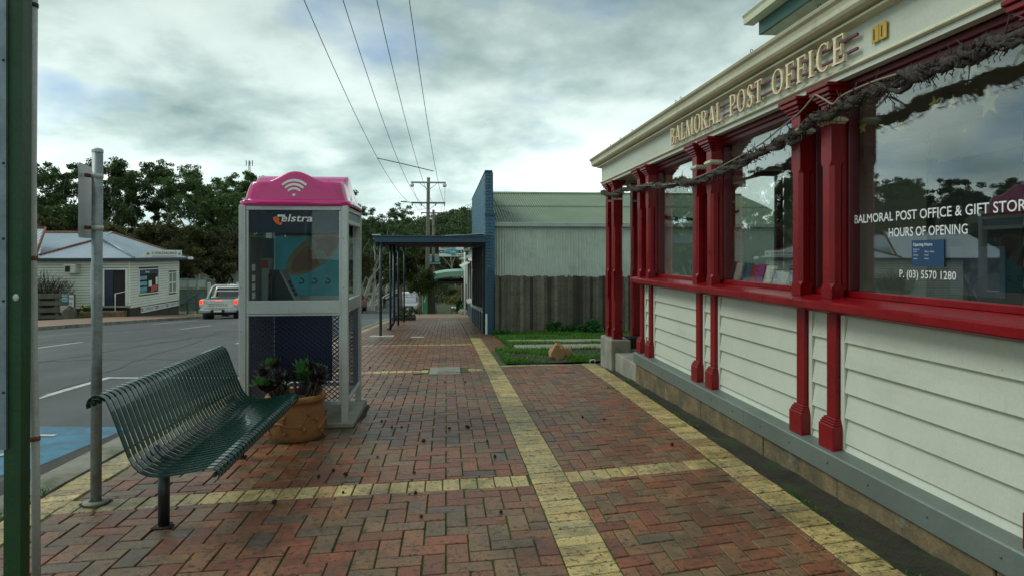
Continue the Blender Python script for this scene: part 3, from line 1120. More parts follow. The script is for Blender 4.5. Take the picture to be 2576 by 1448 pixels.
bays = []
ends = [(YN, None)]
for i, pr in enumerate(PAIRS):
    bays.append((pr[1] + .062, pr[0] - .062))                       # slot between a pair
    if i + 1 < len(PAIRS):
        bays.append((PAIRS[i + 1][0] + .062, pr[1] - .062))
bays.append((YS, PAIRS[-1][1] - .062))
for (a, b) in bays:
    boards(a + .002, b - .047, .285, 1.205)
    MB().bbox(XB - .022, XB + .01, b - .045, b - .001, .285, 1.205, .003).build('cover_strip', m_cream, PO)

# window sill
mb = MB().prism([(2.425, 1.196), (2.425, 1.238), (2.445, 1.250), (2.60, 1.276), (2.70, 1.276), (2.70, 1.205), (2.47, 1.196)], 'y', YS, YN + .075)
sill = mb.build('window_sill', m_red, PO)
MB().prism([(2.50, 1.18), (2.50, 1.1955), (2.60, 1.1955), (2.60, 1.15), (2.53, 1.165)], 'y', YS, YN + .05).build('sill_moulding', m_red, sill)
MB().bbox(2.615, 2.70, YS, YN, 1.2765, 1.315, .004).build('bottom_rail', m_red, PO)

ZT = 2.665                          # underside of the frieze


def post_ring(mb, cx, cy, zs, h=HW, hx=None):
    hx = h if hx is None else hx
    vs = []; fs = []
    for z, c in zs:
        for (x, y) in ((-hx + c, -h), (hx - c, -h), (hx, -h + c), (hx, h - c), (hx - c, h), (-hx + c, h), (-hx, h - c), (-hx, -h + c)):
            vs.append((cx + x, cy + y, z))
    for i in range(len(zs) - 1):
        for k in range(8):
            k2 = (k + 1) % 8
            fs.append((i * 8 + k, i * 8 + k2, (i + 1) * 8 + k2, (i + 1) * 8 + k))
    fs.append(tuple(reversed(range(8)))); fs.append(tuple((len(zs) - 1) * 8 + k for k in range(8)))
    mb.add(vs, fs)


def capital(cx, cy, par, mat=m_red, z1=ZT):
    mb = MB()
    for k, (o, z0, z1_) in enumerate(((.010, -.125, -.105), (.022, -.105, -.085), (.036, -.085, -.060), (.055, -.060, -.028), (.068, -.028, -.002))):
        h = HW - .006 + o; hx = .046 + o
        mb.bbox(cx - hx, cx + hx, cy - h, cy + h, z1 + z0, z1 + z1_, .005)
    return mb.build('capital', mat, par)


def collar(cx, cy, par, z):
    mb = MB()
    for o, a, b in ((.006, 0, .012), (.018, .012, .034), (.010, .034, .044)):
        h = HW - .006 + o; hx = .046 + o
        mb.bbox(cx - hx, cx + hx, cy - h, cy + h, z + a, z + b, .004)
    return mb.build('collar', m_cream2, par)


def column(cx, cy, z0, z1, stops, par, name='window_post'):
    mb = MB()
    zs = [(z0, .003)]
    for a, b in stops:
        zs += [(a, .003), (a + .028, .024), (b - .028, .024), (b, .003)]
    zs.append((z1, .003))
    post_ring(mb, cx, cy, zs, .062, .045)
    o = mb.build(name, m_red, par)
    capital(cx, cy, o); collar(cx, cy, o, 2.405)
    return o


for pr in PAIRS:
    for yc in pr:
        c_ = column(2.545, yc, 1.262, ZT, [(1.335, 2.16)], PO)
        # rebated jamb behind each post
        MB().bbox(2.589, 2.72, yc - .030, yc + .030, 1.3155, 2.60, .004).build('jamb', m_red, c_)
        MB().bbox(2.628, 2.70, yc - .052, yc + .052, 1.3155, 2.60, .004).build('jamb_fillet', m_redbeam, c_)
MB().bbox(2.60, 2.73, YS, YN, 2.585, ZT - .001, .004).build('head_rail', m_redbeam, PO)
MB().bbox(2.575, 2.60, YS, YN, 2.625, ZT - .001, .003).build('head_bead', m_redbeam, PO)
for (a, b) in bays:
    MB().box(XG, XG + .005, a - .012, b + .012, 1.31, 2.59).build('window_pane', m_glass, PO)

# frieze with mouldings, soffit and gutter
YF = 10.86
prof = [(2.50, ZT), (2.50, 2.705), (2.488, 2.712), (2.488, 2.728), (2.506, 2.738), (2.506, 2.985), (2.56, 2.985), (2.56, ZT)]
MB().prism(prof, 'y', YS, YF).build('frieze', m_cream, PO)
MB().prism([(2.487, 2.700), (2.478, 2.708), (2.478, 2.716), (2.490, 2.730), (2.50, 2.730), (2.50, 2.700)], 'y', YS, YF + .01).build('frieze_moulding', m_cream2, PO)
MB().prism([(2.44, 2.960), (2.44, 2.975), (2.47, 2.990), (2.51, 2.990), (2.51, 2.950)], 'y', YS, YF + .06).build('cornice_bead', m_cream2, PO)
gut = [(2.470, 2.992), (2.425, 2.994), (2.395, 3.004), (2.382, 3.022), (2.380, 3.050), (2.372, 3.078), (2.352, 3.094), (2.345, 3.112), (2.352, 3.118), (2.362, 3.112), (2.372, 3.100), (2.392, 3.082), (2.400, 3.055), (2.402, 3.030), (2.47, 3.02)]
g_ = MB().prism(gut, 'y', YS, 11.08).build('gutter', m_cream2, PO)
# wire hooks for festoon lights along the gutter
mb = MB()
for u, v in ((1535, 388), (1560, 372), (1590, 352), (1700, 262), (1712, 250), (1890, 130), (2060, 60)):
    p = on_x(u, v, 2.35); p.z = 3.118
    mb.tube([p + Vector((.012, -.02, -.02)), p + Vector((0, -.012, .014)), p + Vector((-.006, .0, .018)), p + Vector((-.004, .012, .004)), p + Vector((.004, .02, -.012))], .0028, 5)
mb.build('wire_hook', m_black, g_)
# return of the frieze and gutter round the north end of the porch
MB().prism([(YF - .06, ZT), (YF, ZT), (YF, 2.985), (YF - .06, 2.985)], 'x', 2.561, 4.9).build('frieze_return', m_cream, PO)
gut2 = [(11.08 - (x - 2.345), z) for x, z in gut]
MB().prism(gut2, 'x', 2.472, 4.95).build('gutter_return', m_cream2, PO)
m_soffit = M('soffit_lining', (.42, .41, .30), .6, var=.1, dirt=[((.14, .13, .08), 4, .5, .75, .6)])
MB().box(2.562, 4.6, YS, YF - .061, 2.70, 2.72).build('soffit', m_soffit, PO)


def corr(mb, o, ux, uy, n, pitch=.076, amp=.009, seg=6, rows=1, sag=None):
    """corrugated sheet: waves run across ux (length), ridges along uy"""
    o, ux, uy = Vector(o), Vector(ux), Vector(uy)
    nn = ux.cross(uy).normalized()
    Lx = ux.length
    cnt = max(2, int(Lx / pitch * seg))
    def f(i, j):
        s = i / cnt; a = s * Lx / pitch * 2 * math.pi
        return o + ux * s + uy * (j / rows) + nn * (amp * math.sin(a))
    mb.grid(cnt, rows, f)
    return mb


m_porchroof = M('porch_roof_iron', (.26, .30, .25), .5, metal=.2, var=.2)
MB().prism([(2.41, 3.085), (2.41, 3.10), (4.62, 3.55), (4.62, 3.53)], 'y', YS, 11.0).build('porch_roof', m_porchroof, PO)

# main body of the building behind the glazed front
XI = 4.52
m_green = M('green_fascia', (.012, .085, .066), .4)
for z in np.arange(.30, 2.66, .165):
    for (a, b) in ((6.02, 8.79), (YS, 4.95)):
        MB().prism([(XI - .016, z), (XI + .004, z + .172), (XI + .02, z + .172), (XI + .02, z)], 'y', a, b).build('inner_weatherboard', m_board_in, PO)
MB().box(XI + .021, XI + .1, YS, 8.79, .2, 4.45).build('back_wall', m_cream, PO)
MB().bbox(XI - .03, XI + .015, 5.92, 6.016, .3, 2.45, .004).build('door_architrave', m_dark, PO)
MB().bbox(XI - .02, XI + .02, 4.955, 5.915, .3, 2.40, .004).build('inner_door', M('dark_green_door', (.016, .022, .018), .45), PO)
MB().box(2.73, 4.5, YS, 8.70, .22, .29).build('floor_boards', M('shop_floor', (.07, .05, .035), .6), PO)
MB().box(XI + .1, 12, 8.70, 8.80, .0, 4.45).build('north_wall', m_cream, PO)
MB().box(11.9, 12, YS, 8.69, .0, 4.45).build('east_wall', m_cream, PO)
MB().box(2.60, 11.9, YS - .1, YS - .01, .0, 4.3).build('south_wall', m_cream, PO)
# main roof: eave, gutter, green fascia, lined soffit
EX, EYN = 4.10, 8.78
MB().prism([(EX - .14, 4.62), (EX - .14, 4.70), (EX - .16, 4.735), (EX - .145, 4.74), (EX - .11, 4.71), (EX - .10, 4.64), (EX, 4.64), (EX, 4.615)], 'y', YS, EYN + .02).build('eave_gutter', m_cream2, PO)
MB().box(EX - .001, EX + .035, YS, EYN - .14, 4.44, 4.613).build('eave_fascia', m_green, PO)
for k in range(3):
    MB().bbox(EX + .037 + k * .145, EX + .178 + k * .145, YS, EYN - .14, 4.44, 4.462, .006).build('soffit_board', m_soffit, PO)
mb = MB()
rz_ = 6.6
mb.add([(EX - .05, EYN, 4.66), (EX - .05, YS, 4.66), (8, YS, rz_), (8, 5.2, rz_), (12.4, EYN, 4.66), (12.4, YS, 4.66)], [(0, 3, 2, 1), (0, 4, 3), (4, 5, 2, 3), (0, 1, 5, 4)])
mb.build('main_roof', m_porchroof, PO)

# north end of the glazed room
YG = 8.74
boardsN = []
for z in np.arange(.28, 1.2, .163):
    MB().prism([(YG + .03, z), (YG + .012, z + .17), (YG, z + .17), (YG, z)], 'x', 2.72, 4.5).build('end_weatherboard', m_cream, PO)
MB().bbox(2.71, 4.52, YG - .02, YG + .07, 1.205, 1.275, .006).build('end_sill', m_red, PO)
for xc in (3.46, 4.43):
    MB().bbox(xc - .045, xc + .045, YG - .02, YG + .055, 1.276, 2.60, .004).build('end_mullion', m_redbeam, PO)
MB().bbox(2.70, 4.50, YG - .025, YG + .055, 2.601, ZT - .002, .004).build('end_head_rail', m_redbeam, PO)
MB().box(2.70, 4.5, YG + .01, YG + .015, 1.27, 2.605).build('end_pane', m_glass, PO)

# porch at the north end: slab, piers and paired posts
zp = .10
MB().bbox(2.50, 4.5, 8.83, 9.95, -.35, zp, .012).build('porch_step', m_conc, PO)
MB().bbox(2.62, 4.5, 9.955, 10.95, -.35, zp + .004, .012).build('porch_slab', m_conc, PO)
MB().bbox(2.44, 2.74, 9.96, 10.66, -.40, .285, .015).build('porch_pier', m_conc, PO)
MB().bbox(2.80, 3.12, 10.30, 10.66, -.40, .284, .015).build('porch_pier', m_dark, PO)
MB().bbox(4.02, 4.50, 10.30, 10.66, -.40, .284, .015).build('porch_pier', m_conc, PO)
for (x, y) in ((2.57, 10.50), (2.57, 10.12), (2.97, 10.52), (4.13, 10.52), (4.50, 10.52)):
    mb = MB()
    post_ring(mb, x, y, [(.27, .003), (.42, .003), (.45, .022), (.86, .022), (.89, .003), (1.30, .003), (1.33, .022), (1.98, .022), (2.0, .003), (ZT, .003)])
    o = mb.build('porch_post', m_red, PO)
    capital(x, y, o); collar(x, y, o, 2.36)

# low ribbed iron screen between the far porch posts
mb = MB()
def rib(i, j):
    z = .62 + .62 * j / 60
    return (3.06 + .9 * i, 10.60 + .018 * math.sin(j / 60 * 2 * math.pi * 8), z)
mb.grid(1, 60, rib)
mb.add([(3.06, 10.56, .60), (3.96, 10.56, .60), (3.96, 10.64, .60), (3.06, 10.64, .60)], [(0, 1, 2, 3)])
mb.build('ribbed_screen', M('pale_ribbed_iron', (.62, .66, .63), .45, metal=.2), PO)

# ---- serif letters BALMORAL POST OFFICE, cut from timber and gilded
def glyph(ch):
    """strokes in a unit box (height 1): list of polygons"""
    T, t_ = .125, .055
    P = []
    def rect(x0, x1, z0, z1): P.append([(x0, z0), (x1, z0), (x1, z1), (x0, z1)])
    def serif(x0, x1, z, up=True):
        h = .035
        P.append([(x0 - .07, z), (x1 + .07, z), (x1 + .07, z + (h if up else -h)), (x1, z + (.09 if up else -.09)), (x0, z + (.09 if up else -.09)), (x0 - .07, z + (h if up else -h))])
    def stem(x, z0=0, z1=1, s0=True, s1=True):
        rect(x, x + T, z0, z1)
        if s0: serif(x, x + T, 0)
        if s1: serif(x, x + T, 1, False)
    def arc(cx, cz, rx, rz, a0, a1, thick=T, thin=t_, n=14):
        for k in range(n):
            q = []
            for a, o in ((a0 + (a1 - a0) * k / n, 0), (a0 + (a1 - a0) * (k + 1) / n, 0)):
                w = thin + (thick - thin) * abs(math.cos(a))
                q.append((cx + rx * math.cos(a), cz + rz * math.sin(a), w, a))
            (x1, z1, w1, A1), (x2, z2, w2, A2) = q
            P.append([(x1, z1), (x2, z2), (x2 - w2 * math.cos(A2) * 1.0, z2 - (t_ * 1.0) * math.sin(A2)), (x1 - w1 * math.cos(A1) * 1.0, z1 - t_ * math.sin(A1))])
    def diag(x0, z0, x1, z1, w): P.append([(x0, z0), (x0 + w, z0), (x1 + w, z1), (x1, z1)])
    pi = math.pi
    if ch == 'I': stem(.07); return P, .32
    if ch == 'L':
        stem(.07); rect(.2, .56, 0, t_); P.append([(.50, 0), (.58, 0), (.60, .26), (.56, .26)]); return P, .62
    if ch in 'EF':
        stem(.07); rect(.2, .56, 1 - t_, 1); P.append([(.51, 1), (.57, 1), (.58, .78), (.55, .78)]); rect(.2, .46, .50, .50 + t_); rect(.43, .47, .40, .66)
        if ch == 'E': rect(.2, .58, 0, t_); P.append([(.52, 0), (.60, 0), (.62, .25), (.58, .25)])
        return P, (.64 if ch == 'E' else .60)
    if ch == 'T':
        stem(.26, s1=False); rect(.02, .65, 1 - t_, 1); P.append([(.0, .76), (.035, .76), (.06, 1), (.02, 1)]); P.append([(.635, .76), (.67, .76), (.65, 1), (.61, 1)]); return P, .68
    if ch == 'P':
        stem(.07); arc(.30, .73, .33, .27, -pi / 2, pi / 2); rect(.2, .31, 1 - t_, 1); rect(.2, .31, .46, .46 + t_); return P, .66
    if ch == 'R':
        stem(.07); arc(.30, .74, .31, .26, -pi / 2, pi / 2); rect(.2, .31, 1 - t_, 1); rect(.2, .31, .48, .48 + t_)
        diag(.56, 0, .30, .50, .15); rect(.55, .80, 0, .035); return P, .78
    if ch == 'B':
        stem(.07); arc(.30, .76, .27, .24, -pi / 2, pi / 2); arc(.30, .27, .33, .27, -pi / 2, pi / 2); rect(.2, .31, 1 - t_, 1); rect(.2, .31, .50, .54); rect(.2, .31, 0, t_); return P, .67
    if ch == 'O':
        arc(.42, .5, .40, .52, 0, 2 * pi, .135, n=30); return P, .84
    if ch == 'C':
        arc(.42, .5, .40, .52, .30 * pi, 1.72 * pi, .135, n=22); P.append([(.63, .72), (.68, .72), (.70, .99), (.66, .99)]); return P, .76
    if ch == 'S':
        arc(.30, .74, .24, .27, .12 * pi, 1.32 * pi, .12); arc(.29, .27, .27, .28, -.85 * pi, .42 * pi, .15)
        P.append([(.17, .62), (.30, .68), (.44, .44), (.31, .38)]); P.append([(.50, .74), (.54, .74), (.55, .98), (.52, .98)]); P.append([(.02, .02), (.05, .02), (.06, .27), (.03, .27)]); return P, .60
    if ch == 'A':
        diag(.62, 0, .34, 1, .16); diag(.06, 0, .36, 1, .06); rect(.2, .60, .30, .30 + t_); rect(-.03, .22, 0, .035); rect(.55, .86, 0, .035); return P, .84
    if ch == 'M':
        rect(.08, .14, 0, 1); rect(.80, .95, 0, 1); diag(.42, 0, .08, 1, .14); diag(.44, 0, .80, 1, .06); rect(.0, .22, 0, .035); rect(.74, 1.02, 0, .035); rect(.0, .2, .965, 1); rect(.82, 1.02, .965, 1); return P, 1.04
    return P, .34


def letter_obj(ch, y0, z0, h, w):
    P, adv = glyph(ch)
    mb = MB()
    xf, xb = 2.448, 2.470
    for k, poly in enumerate(P):
        e = .0004 * (k % 4)
        q = [(y0 - px_ * w / adv, z0 + pz * h) for px_, pz in poly]
        n = len(q)
        vs = [(xf + e, a, b) for a, b in q] + [(xb, a, b) for a, b in q]
        mb.add(vs, [tuple(range(n)), tuple(reversed(range(n, 2 * n)))] + [(i, (i + 1) % n, (i + 1) % n + n, i + n) for i in range(n)])
    mb.build('letter', m_gold, PO)['label'] = 'gold serif letter ' + ch


LU = {'BALMORAL': ([1689, 1703, 1721, 1734, 1753, 1777, 1798, 1820], 1836), 'POST': ([1832 + 12, 1868, 1890, 1906], 1928), 'OFFICE': ([1946, 1978, 2006, 2033, 2049, 2080], 2132)}
def yu(u): return on_x(u, 400, 2.46).y
# letter starts read off the picture, widths follow
starts = {'BALMORAL': yu(1688), 'POST': yu(1837), 'OFFICE': yu(1943)}
stops = {'BALMORAL': yu(1817), 'POST': yu(1919), 'OFFICE': yu(2128)}
for word in starts:
    advs = [glyph(c)[1] for c in word]
    gap = .13
    tot = sum(advs) + gap * (len(word) - 1)
    sc_ = (starts[word] - stops[word]) / tot
    y = starts[word]
    for c, a in zip(word, advs):
        letter_obj(c, y, 2.748, .178, a * sc_)
        y -= (a + gap) * sc_
for z in (2.790, 2.875):
    MB().bbox(2.4705, 2.488, yu(2150), yu(1684), z, z + .018, .003).build('letter_rail', m_maroon, PO)
mb = MB()
for u in (1700, 1760, 1830, 1900, 1960, 2040, 2110):
    for z in (2.797, 2.882):
        yy = yu(u); mb.box(2.4885, 2.507, yy - .01, yy + .01, z, z + .008)
mb.build('letter_bracket', m_maroon, PO)

# yellow number plates on the frieze
m_yel = M('yellow_plate', (.50, .31, .03), .45, var=.15)
for k, u in enumerate((2190, 2209)):
    p = on_x(u, 90, 2.49)
    pl = MB().bbox(2.489, 2.4955, p.y - .072, p.y - .006, 2.785, 2.885, .003).build('number_plate', m_yel, PO)
    mb = MB()
    put_text(mb, '1', (2.4882, p.y - .025, 2.803), (0, -1, 0), (0, 0, 1), cap=.062, bold=.02)
    mb.build('digit', m_black, pl)

# ---- print on the big window
mb = MB()
def on_glass(u, v): return on_x(u, v, XG - .004)
def wtext(body, u0, u1, v, cap, **kw):
    a, b = on_glass(u0, v), on_glass(u1, v)
    put_text(mb, body, (a.x, a.y, a.z), (0, -1, 0), (0, 0, 1), width=a.y - b.y, cap=cap, **kw)
a = on_glass(2149, 562.5)
wl = put_text(mb, 'BALMORAL POST OFFICE & GIFT STORE', a, (0, -1, 0), (0, 0, 1), width=(a.y - on_glass(2575, 520).y) / .965, cap=.054, bold=.006)
mb.build('window_lettering', m_white, PO)
mb = MB(); wtext('HOURS OF OPENING', 2235, 2433, 596, .052, bold=.006); mb.build('window_lettering', m_white, PO)
mb = MB(); wtext('P. (03) 5570 1280', 2262, 2404, 697, .044, bold=.003); mb.build('window_lettering', m_white, PO)
m_hours = M('blue_hours_sign', (.010, .055, .13), .5)
a, b = on_glass(2293, 607), on_glass(2374, 669)
hs = MB().box(XG - .0045, XG - .0025, b.y, a.y, 1.485, 1.632).build('opening_hours_sign', m_hours, PO)
hx = XG - .0058
mb = MB(); put_text(mb, 'Opening Hours', (hx, a.y - .012, 1.600), (0, -1, 0), (0, 0, 1), width=.155, cap=.017, bold=.012); mb.build('hours_title', m_white, hs)
for k, (l1, l2) in enumerate((('Monday to', ''), ('Friday', '9.00am - 5.00pm'), ('Saturday', 'Closed'), ('Sunday', 'Closed'))):
    z = (1.577, 1.564, 1.545, 1.525)[k]
    mb = MB(); put_text(mb, l1, (hx, a.y - .016, z), (0, -1, 0), (0, 0, 1), cap=.008)
    if l2: put_text(mb, l2, (hx, a.y - .105, z), (0, -1, 0), (0, 0, 1), cap=.008)
    mb.build('hours_print', m_white, hs)
# gold stars stuck inside the glass
m_star = M('gold_star_foil', (.24, .21, .06), .5, metal=.2)
def star(y, z, r, rot=0.0, tag_=''):
    pts = []
    for k in range(10):
        a = math.pi / 2 + rot + k * math.pi / 5
        q = r if k % 2 == 0 else r * .42
        pts.append((y - q * math.cos(a), z + q * math.sin(a)))
    mb = MB()
    x = XG + .007
    c = (x, y, z)
    vs = [(x, p[0], p[1]) for p in pts] + [c]
    vs2 = [(x + .0015, p[0], p[1]) for p in pts] + [(x + .0015, y, z)]
    mb.add(vs, [(i, (i + 1) % 10, 10) for i in range(10)]); mb.add(vs2, [((i + 1) % 10, i, 10) for i in range(10)])
    mb.build('star', m_star, PO)
for (u, v, r, rot) in ((2480, 260, .078, .1), (2390, 258, .045, -.15), (2258, 318, .048, .5), (2165, 322, .045, .1), (2420, 328, .022, .7), (2345, 262, .05, .2), (2440, 170, .06, .3)):
    p = on_glass(u, v); star(p.y, p.z, r, rot)
for (u, v, r) in ((1853, 360, .04), (1700, 415, .04), (1720, 425, .05), (1675, 490, .06), (1760, 480, .05), (1990, 330, .05)):
    p = on_glass(u, v); star(p.y, p.z, r, rnd.uniform(-.3, .3))
# poster on the inner wall and letter rack behind the big pane
MB().box(XI - .06, XI - .055, 7.15, 7.6, 1.35, 1.78).build('inner_poster', M('pale_poster', (.36, .45, .46), .6, var=.3, vs=6), PO)
MB().box(XI - .034, XI - .03, 5.1, 5.7, 1.2, 1.62).build('door_notice', M('violet_notice', (.20, .20, .30), .6, var=.3, vs=4), PO)
MB().bbox(XI - .09, XI - .018, 6.9, 8.4, .92, .98, .006).build('inner_shelf', m_dark, PO)

# display ledge with brochures inside the second window
ledge = MB().bbox(2.71, 2.98, 4.75, 8.25, 1.235, 1.262, .004).build('display_ledge', m_white, PO)
cols = [(.05, .05, .07), (.42, .43, .38), (.10, .25, .38), (.30, .04, .04), (.30, .02, .20), (.55, .53, .47), (.35, .38, .40), (.45, .42, .36), (.20, .22, .26)]
lab = ['black', 'pale grey', 'blue', 'red', 'magenta', 'white', 'grey', 'cream', 'slate']
for k, (u, c, nm) in enumerate(zip((1838, 1856, 1876, 1893, 1910, 1932, 1955, 1975, 1990), cols, lab)):
    y = on_x(u, 690, 2.82).y
    h = (.22, .215, .21, .195, .205, .19, .15, .14, .16)[k]
    mb = MB()
    for s in range(4):
        dx = s * .006
        mb.obox((2.80 + dx + .02, y - s * .004, 1.262 + h / 2), (.0018, 0, 0), (.012, -.048, 0), (.03, .006, h / 2))
    solo(mb, 'brochure', M('brochure_' + nm.replace(' ', '_'), c, .45, var=.25, vs=18, fine=.2, fs=60), nm + ' brochure stack standing on the ledge behind the shop window', 'brochure', (2.82, y, 1.262), 'brochures in the window display')

# ---- dry grape vine garland roped along the front
def catmull(P, n):
    out = []
    for i in range(len(P) - 1):
        p0, p1, p2, p3 = P[max(i - 1, 0)], P[i], P[i + 1], P[min(i + 2, len(P) - 1)]
        for k in range(n):
            t = k / n
            out.append(.5 * ((2 * p1) + (p2 - p0) * t + (2 * p0 - 5 * p1 + 4 * p2 - p3) * t * t + (3 * p1 - p0 - 3 * p2 + p3) * t ** 3))
    out.append(P[-1])
    return out


def garland(path, label, seed, thick, loc, density=1.0):
    rg = random.Random(seed)
    root = thing('vine_garland', label, 'garland', loc, group=None)
    base = catmull([Vector(p) for p in path], 10)
    # bundle of wandering stems
    for s in range(7):
        mb = MB()
        ph = [rg.uniform(0, 6) for _ in range(4)]
        pts = []; rs = []
        for i, p in enumerate(base):
            a = i * .35 + ph[0] + s * 1.25
            rr_ = thick * (.50 + .4 * math.sin(i * .23 + ph[1]))
            kn = 1 + .9 * max(0, math.sin(i * .21 + seed)) ** 2
            pts.append(p + Vector((rr_ * kn * .6 * math.cos(a) + rg.gauss(0, .004), .012 * math.sin(i * .9 + ph[2]), rr_ * kn * math.sin(a) + rg.gauss(0, .006))))
            rs.append(max(.004, thick * (.62 + .26 * math.sin(i * .41 + ph[3])) * (1.0 if s < 2 else .6)))
        mb.tube(pts, rs, 7)
        mb.build('stem', m_vine, root)
    # stubs, twigs and curly tendrils
    mb = MB()
    for _ in range(int(len(base) * 6.0 * density)):
        i = rg.randrange(len(base)); p = base[i] + Vector((rg.gauss(0, thick * .5), rg.gauss(0, .02), rg.gauss(0, thick * .6)))
        clump = math.sin(i * .33 + seed) > .2
        L_ = rg.uniform(.018, .042) * (1.6 if clump else .9)
        tg = (base[min(i + 1, len(base) - 1)] - base[max(i - 1, 0)]).normalized() * rg.choice((-1, 1))
        sprd = .75 if clump else .32                       # shaggy bark along the stem, spurs in the clumps
        d = tg + Vector((rg.gauss(0, sprd), rg.gauss(0, sprd), rg.gauss(-.05, sprd)))
        d.normalize()
        k = p + d * L_ * .5 + Vector((rg.gauss(0, .006), rg.gauss(0, .006), rg.gauss(0, .006)))
        rt = rg.uniform(.0025, .0065)
        mb.tube([p, k, p + d * L_ + Vector((0, 0, rg.gauss(0, .012)))], [rt, rt * .8, rt * .5], 5)
    for _ in range(int(len(base) * .4)):
        i = rg.randrange(len(base)); p = base[i]
        d = Vector((rg.gauss(0, .4), rg.gauss(0, 1), rg.gauss(0, 1))).normalized() * rg.uniform(.06, .15)
        mb.tube([p, p + d * .5 + Vector((0, 0, rg.uniform(-.02, .02))), p + d], [.0035, .0028, .002], 5)
    for _ in range(int(len(base) * .35)):
        i = rg.randrange(len(base)); p = base[i] - Vector((0, 0, thick))
        pts = [p + Vector((.01 * math.sin(t * 1.3), .016 * math.cos(t * 1.1) * (1 - t / 12), -.007 * t + .006 * math.sin(t * 1.1))) for t in range(9)]
        mb.tube(pts, .0016, 4)
    mb.build('twigs', m_vine, root)['kind'] = 'stuff'
    return root, base


GX = 2.425
gp = [on_x(u, v, GX) for u, v in [(1513, 484), (1545, 488), (1585, 474), (1620, 470), (1660, 466), (1700, 464), (1750, 455), (1800, 438), (1850, 415), (1900, 390), (1950, 362), (1990, 344), (2035, 312), (2080, 290), (2115, 272), (2150, 250), (2190, 232), (2250, 212), (2310, 188), (2360, 170), (2420, 145), (2480, 118), (2575, 86)]]
gp.append(gp[-1] + Vector((0, -.5, .06)))
garland(gp, 'dry grape vine garland roped along the red post office windows', 3, .032, (GX, 6, 2.4))
# the rope that carries it
rp = [on_x(u, v, GX - .02) for u, v in [(1600, 468), (1700, 462), (1770, 440), (1840, 405), (1910, 365), (1960, 325), (2010, 285), (2045, 245), (2052, 240), (2075, 252), (2095, 262), (2120, 240), (2200, 205), (2300, 175)]]
solo(MB().tube(catmull(rp, 6), .0065, 6), 'rope', m_rope, 'thin grey rope looped over the post cap holding the vine garland', 'rope', rp[7])
garland([Vector((2.9, 10.38, 2.36)), Vector((3.3, 10.40, 2.16)), Vector((3.8, 10.40, 2.10)), Vector((4.3, 10.40, 2.15)), Vector((4.6, 10.4, 2.24))], 'thin dry vine garland strung between the porch posts behind the shop', 11, .018, (3.6, 10.4, 2.1), .8)
# ------------------------------------------------------------------ phone booth
BX0, BX1, BY0, BY1 = -1.885, -.905, 6.44, 7.46
gb = gz(6.9)
BTH = thing('phone_booth', 'aluminium phone booth with pink dome roof and navy mesh sides', 'phone booth', ((BX0 + BX1) / 2, (BY0 + BY1) / 2, gb))
zb = gz(BY0) + .05
MB().bbox(BX0 - .02, BX1 + .05, BY0 - .015, BY1 + .06, gb - .2, zb, .01).build('base_slab', m_conc, BTH)
PW = .062
ZR = 2.005                                                    # top of frame
for (x, y) in ((BX0, BY0), (BX1 - PW, BY0), (BX0, BY1 - PW), (BX1 - PW, BY1 - PW)):
    mb = MB().bbox(x, x + PW, y, y + PW, zb - .002 if y == BY0 or 1 else zb, ZR - .002, .004)
    p = mb.build('corner_post', m_alu, BTH)
    mb = MB()
    for z in (.35, .85, 1.25, 1.7):
        mb.ball((x + PW * .35, y - .001, z), .005, 6, 4)
    mb.build('screw', m_galv, p)
xi0, xi1, yi0, yi1 = BX0 + PW, BX1 - PW, BY0 + PW, BY1 - PW
ZM0, ZM1 = 1.010, 1.130                                       # mid rail
def face_x(y, d, name, back=False):
    """parts of a face at constant y (near or far side)"""
    y0, y1 = (y, y + d)
    MB().bbox(xi0, xi1, y0, y1, ZR - .045, ZR - .003, .003).build('top_rail', m_alu, BTH)
    MB().bbox(xi0, xi1, y0, y1, ZM0, ZM1, .004).build('mid_rail', m_alu, BTH)
    MB().bbox(xi0, xi1, y0 - .004, y1 + .004, ZM0 - .018, ZM0 - .004, .002).build('mid_rail_lip', m_alu, BTH)
    MB().bbox(xi0, xi1, y0, y1, zb + .16, zb + .20, .004).build('bottom_rail', m_alu, BTH)
    MB().bbox(xi0, xi0 + .022, y0 + .004, y1 - .004, zb + .201, ZR - .046, .003).build('side_bead', m_alu, BTH)
    MB().bbox(xi1 - .022, xi1, y0 + .004, y1 - .004, zb + .201, ZR - .046, .003).build('side_bead', m_alu, BTH)
face_x(BY0 + .008, .040, 'near')
face_x(BY1 - .048, .040, 'far')
for x in (BX0 + .008, BX1 - .048):
    MB().bbox(x, x + .04, yi0, yi1, ZR - .045, ZR - .003, .003).build('top_rail', m_alu, BTH)
    MB().bbox(x, x + .04, yi0, yi1, 1.84, 1.88, .003).build('header_rail', m_alu, BTH)
    MB().bbox(x, x + .04, yi0, yi1, ZM0, ZM1, .004).build('mid_rail', m_alu, BTH)
    MB().bbox(x, x + .04, yi0, yi1, zb + .16, zb + .20, .004).build('bottom_rail', m_alu, BTH)
# frosted header panel on the street-path side
MB().box(BX1 - .03, BX1 - .024, yi0, yi1, 1.881, ZR - .046).build('header_panel', M('frosted_blue_panel', (.16, .25, .32), .35, var=.15), BTH)
MB().box(BX0 + .024, BX0 + .03, yi0, yi1, 1.881, ZR - .046).build('header_panel', bpy.data.materials['frosted_blue_panel'], BTH)
# glass
gy = BY0 + .026
MB().box(xi0 + .022, xi1 - .022, gy, gy + .006, ZM1, ZR - .046).build('front_pane', m_glassd, BTH)
MB().box(BX0 + .022, BX0 + .028, yi0, yi1, ZM1, 1.84).build('side_pane', m_glassd, BTH)
MB().box(xi0 + .022, xi1 - .022, BY1 - .030, BY1 - .024, ZM1, ZR - .046).build('back_pane', m_glassd, BTH)
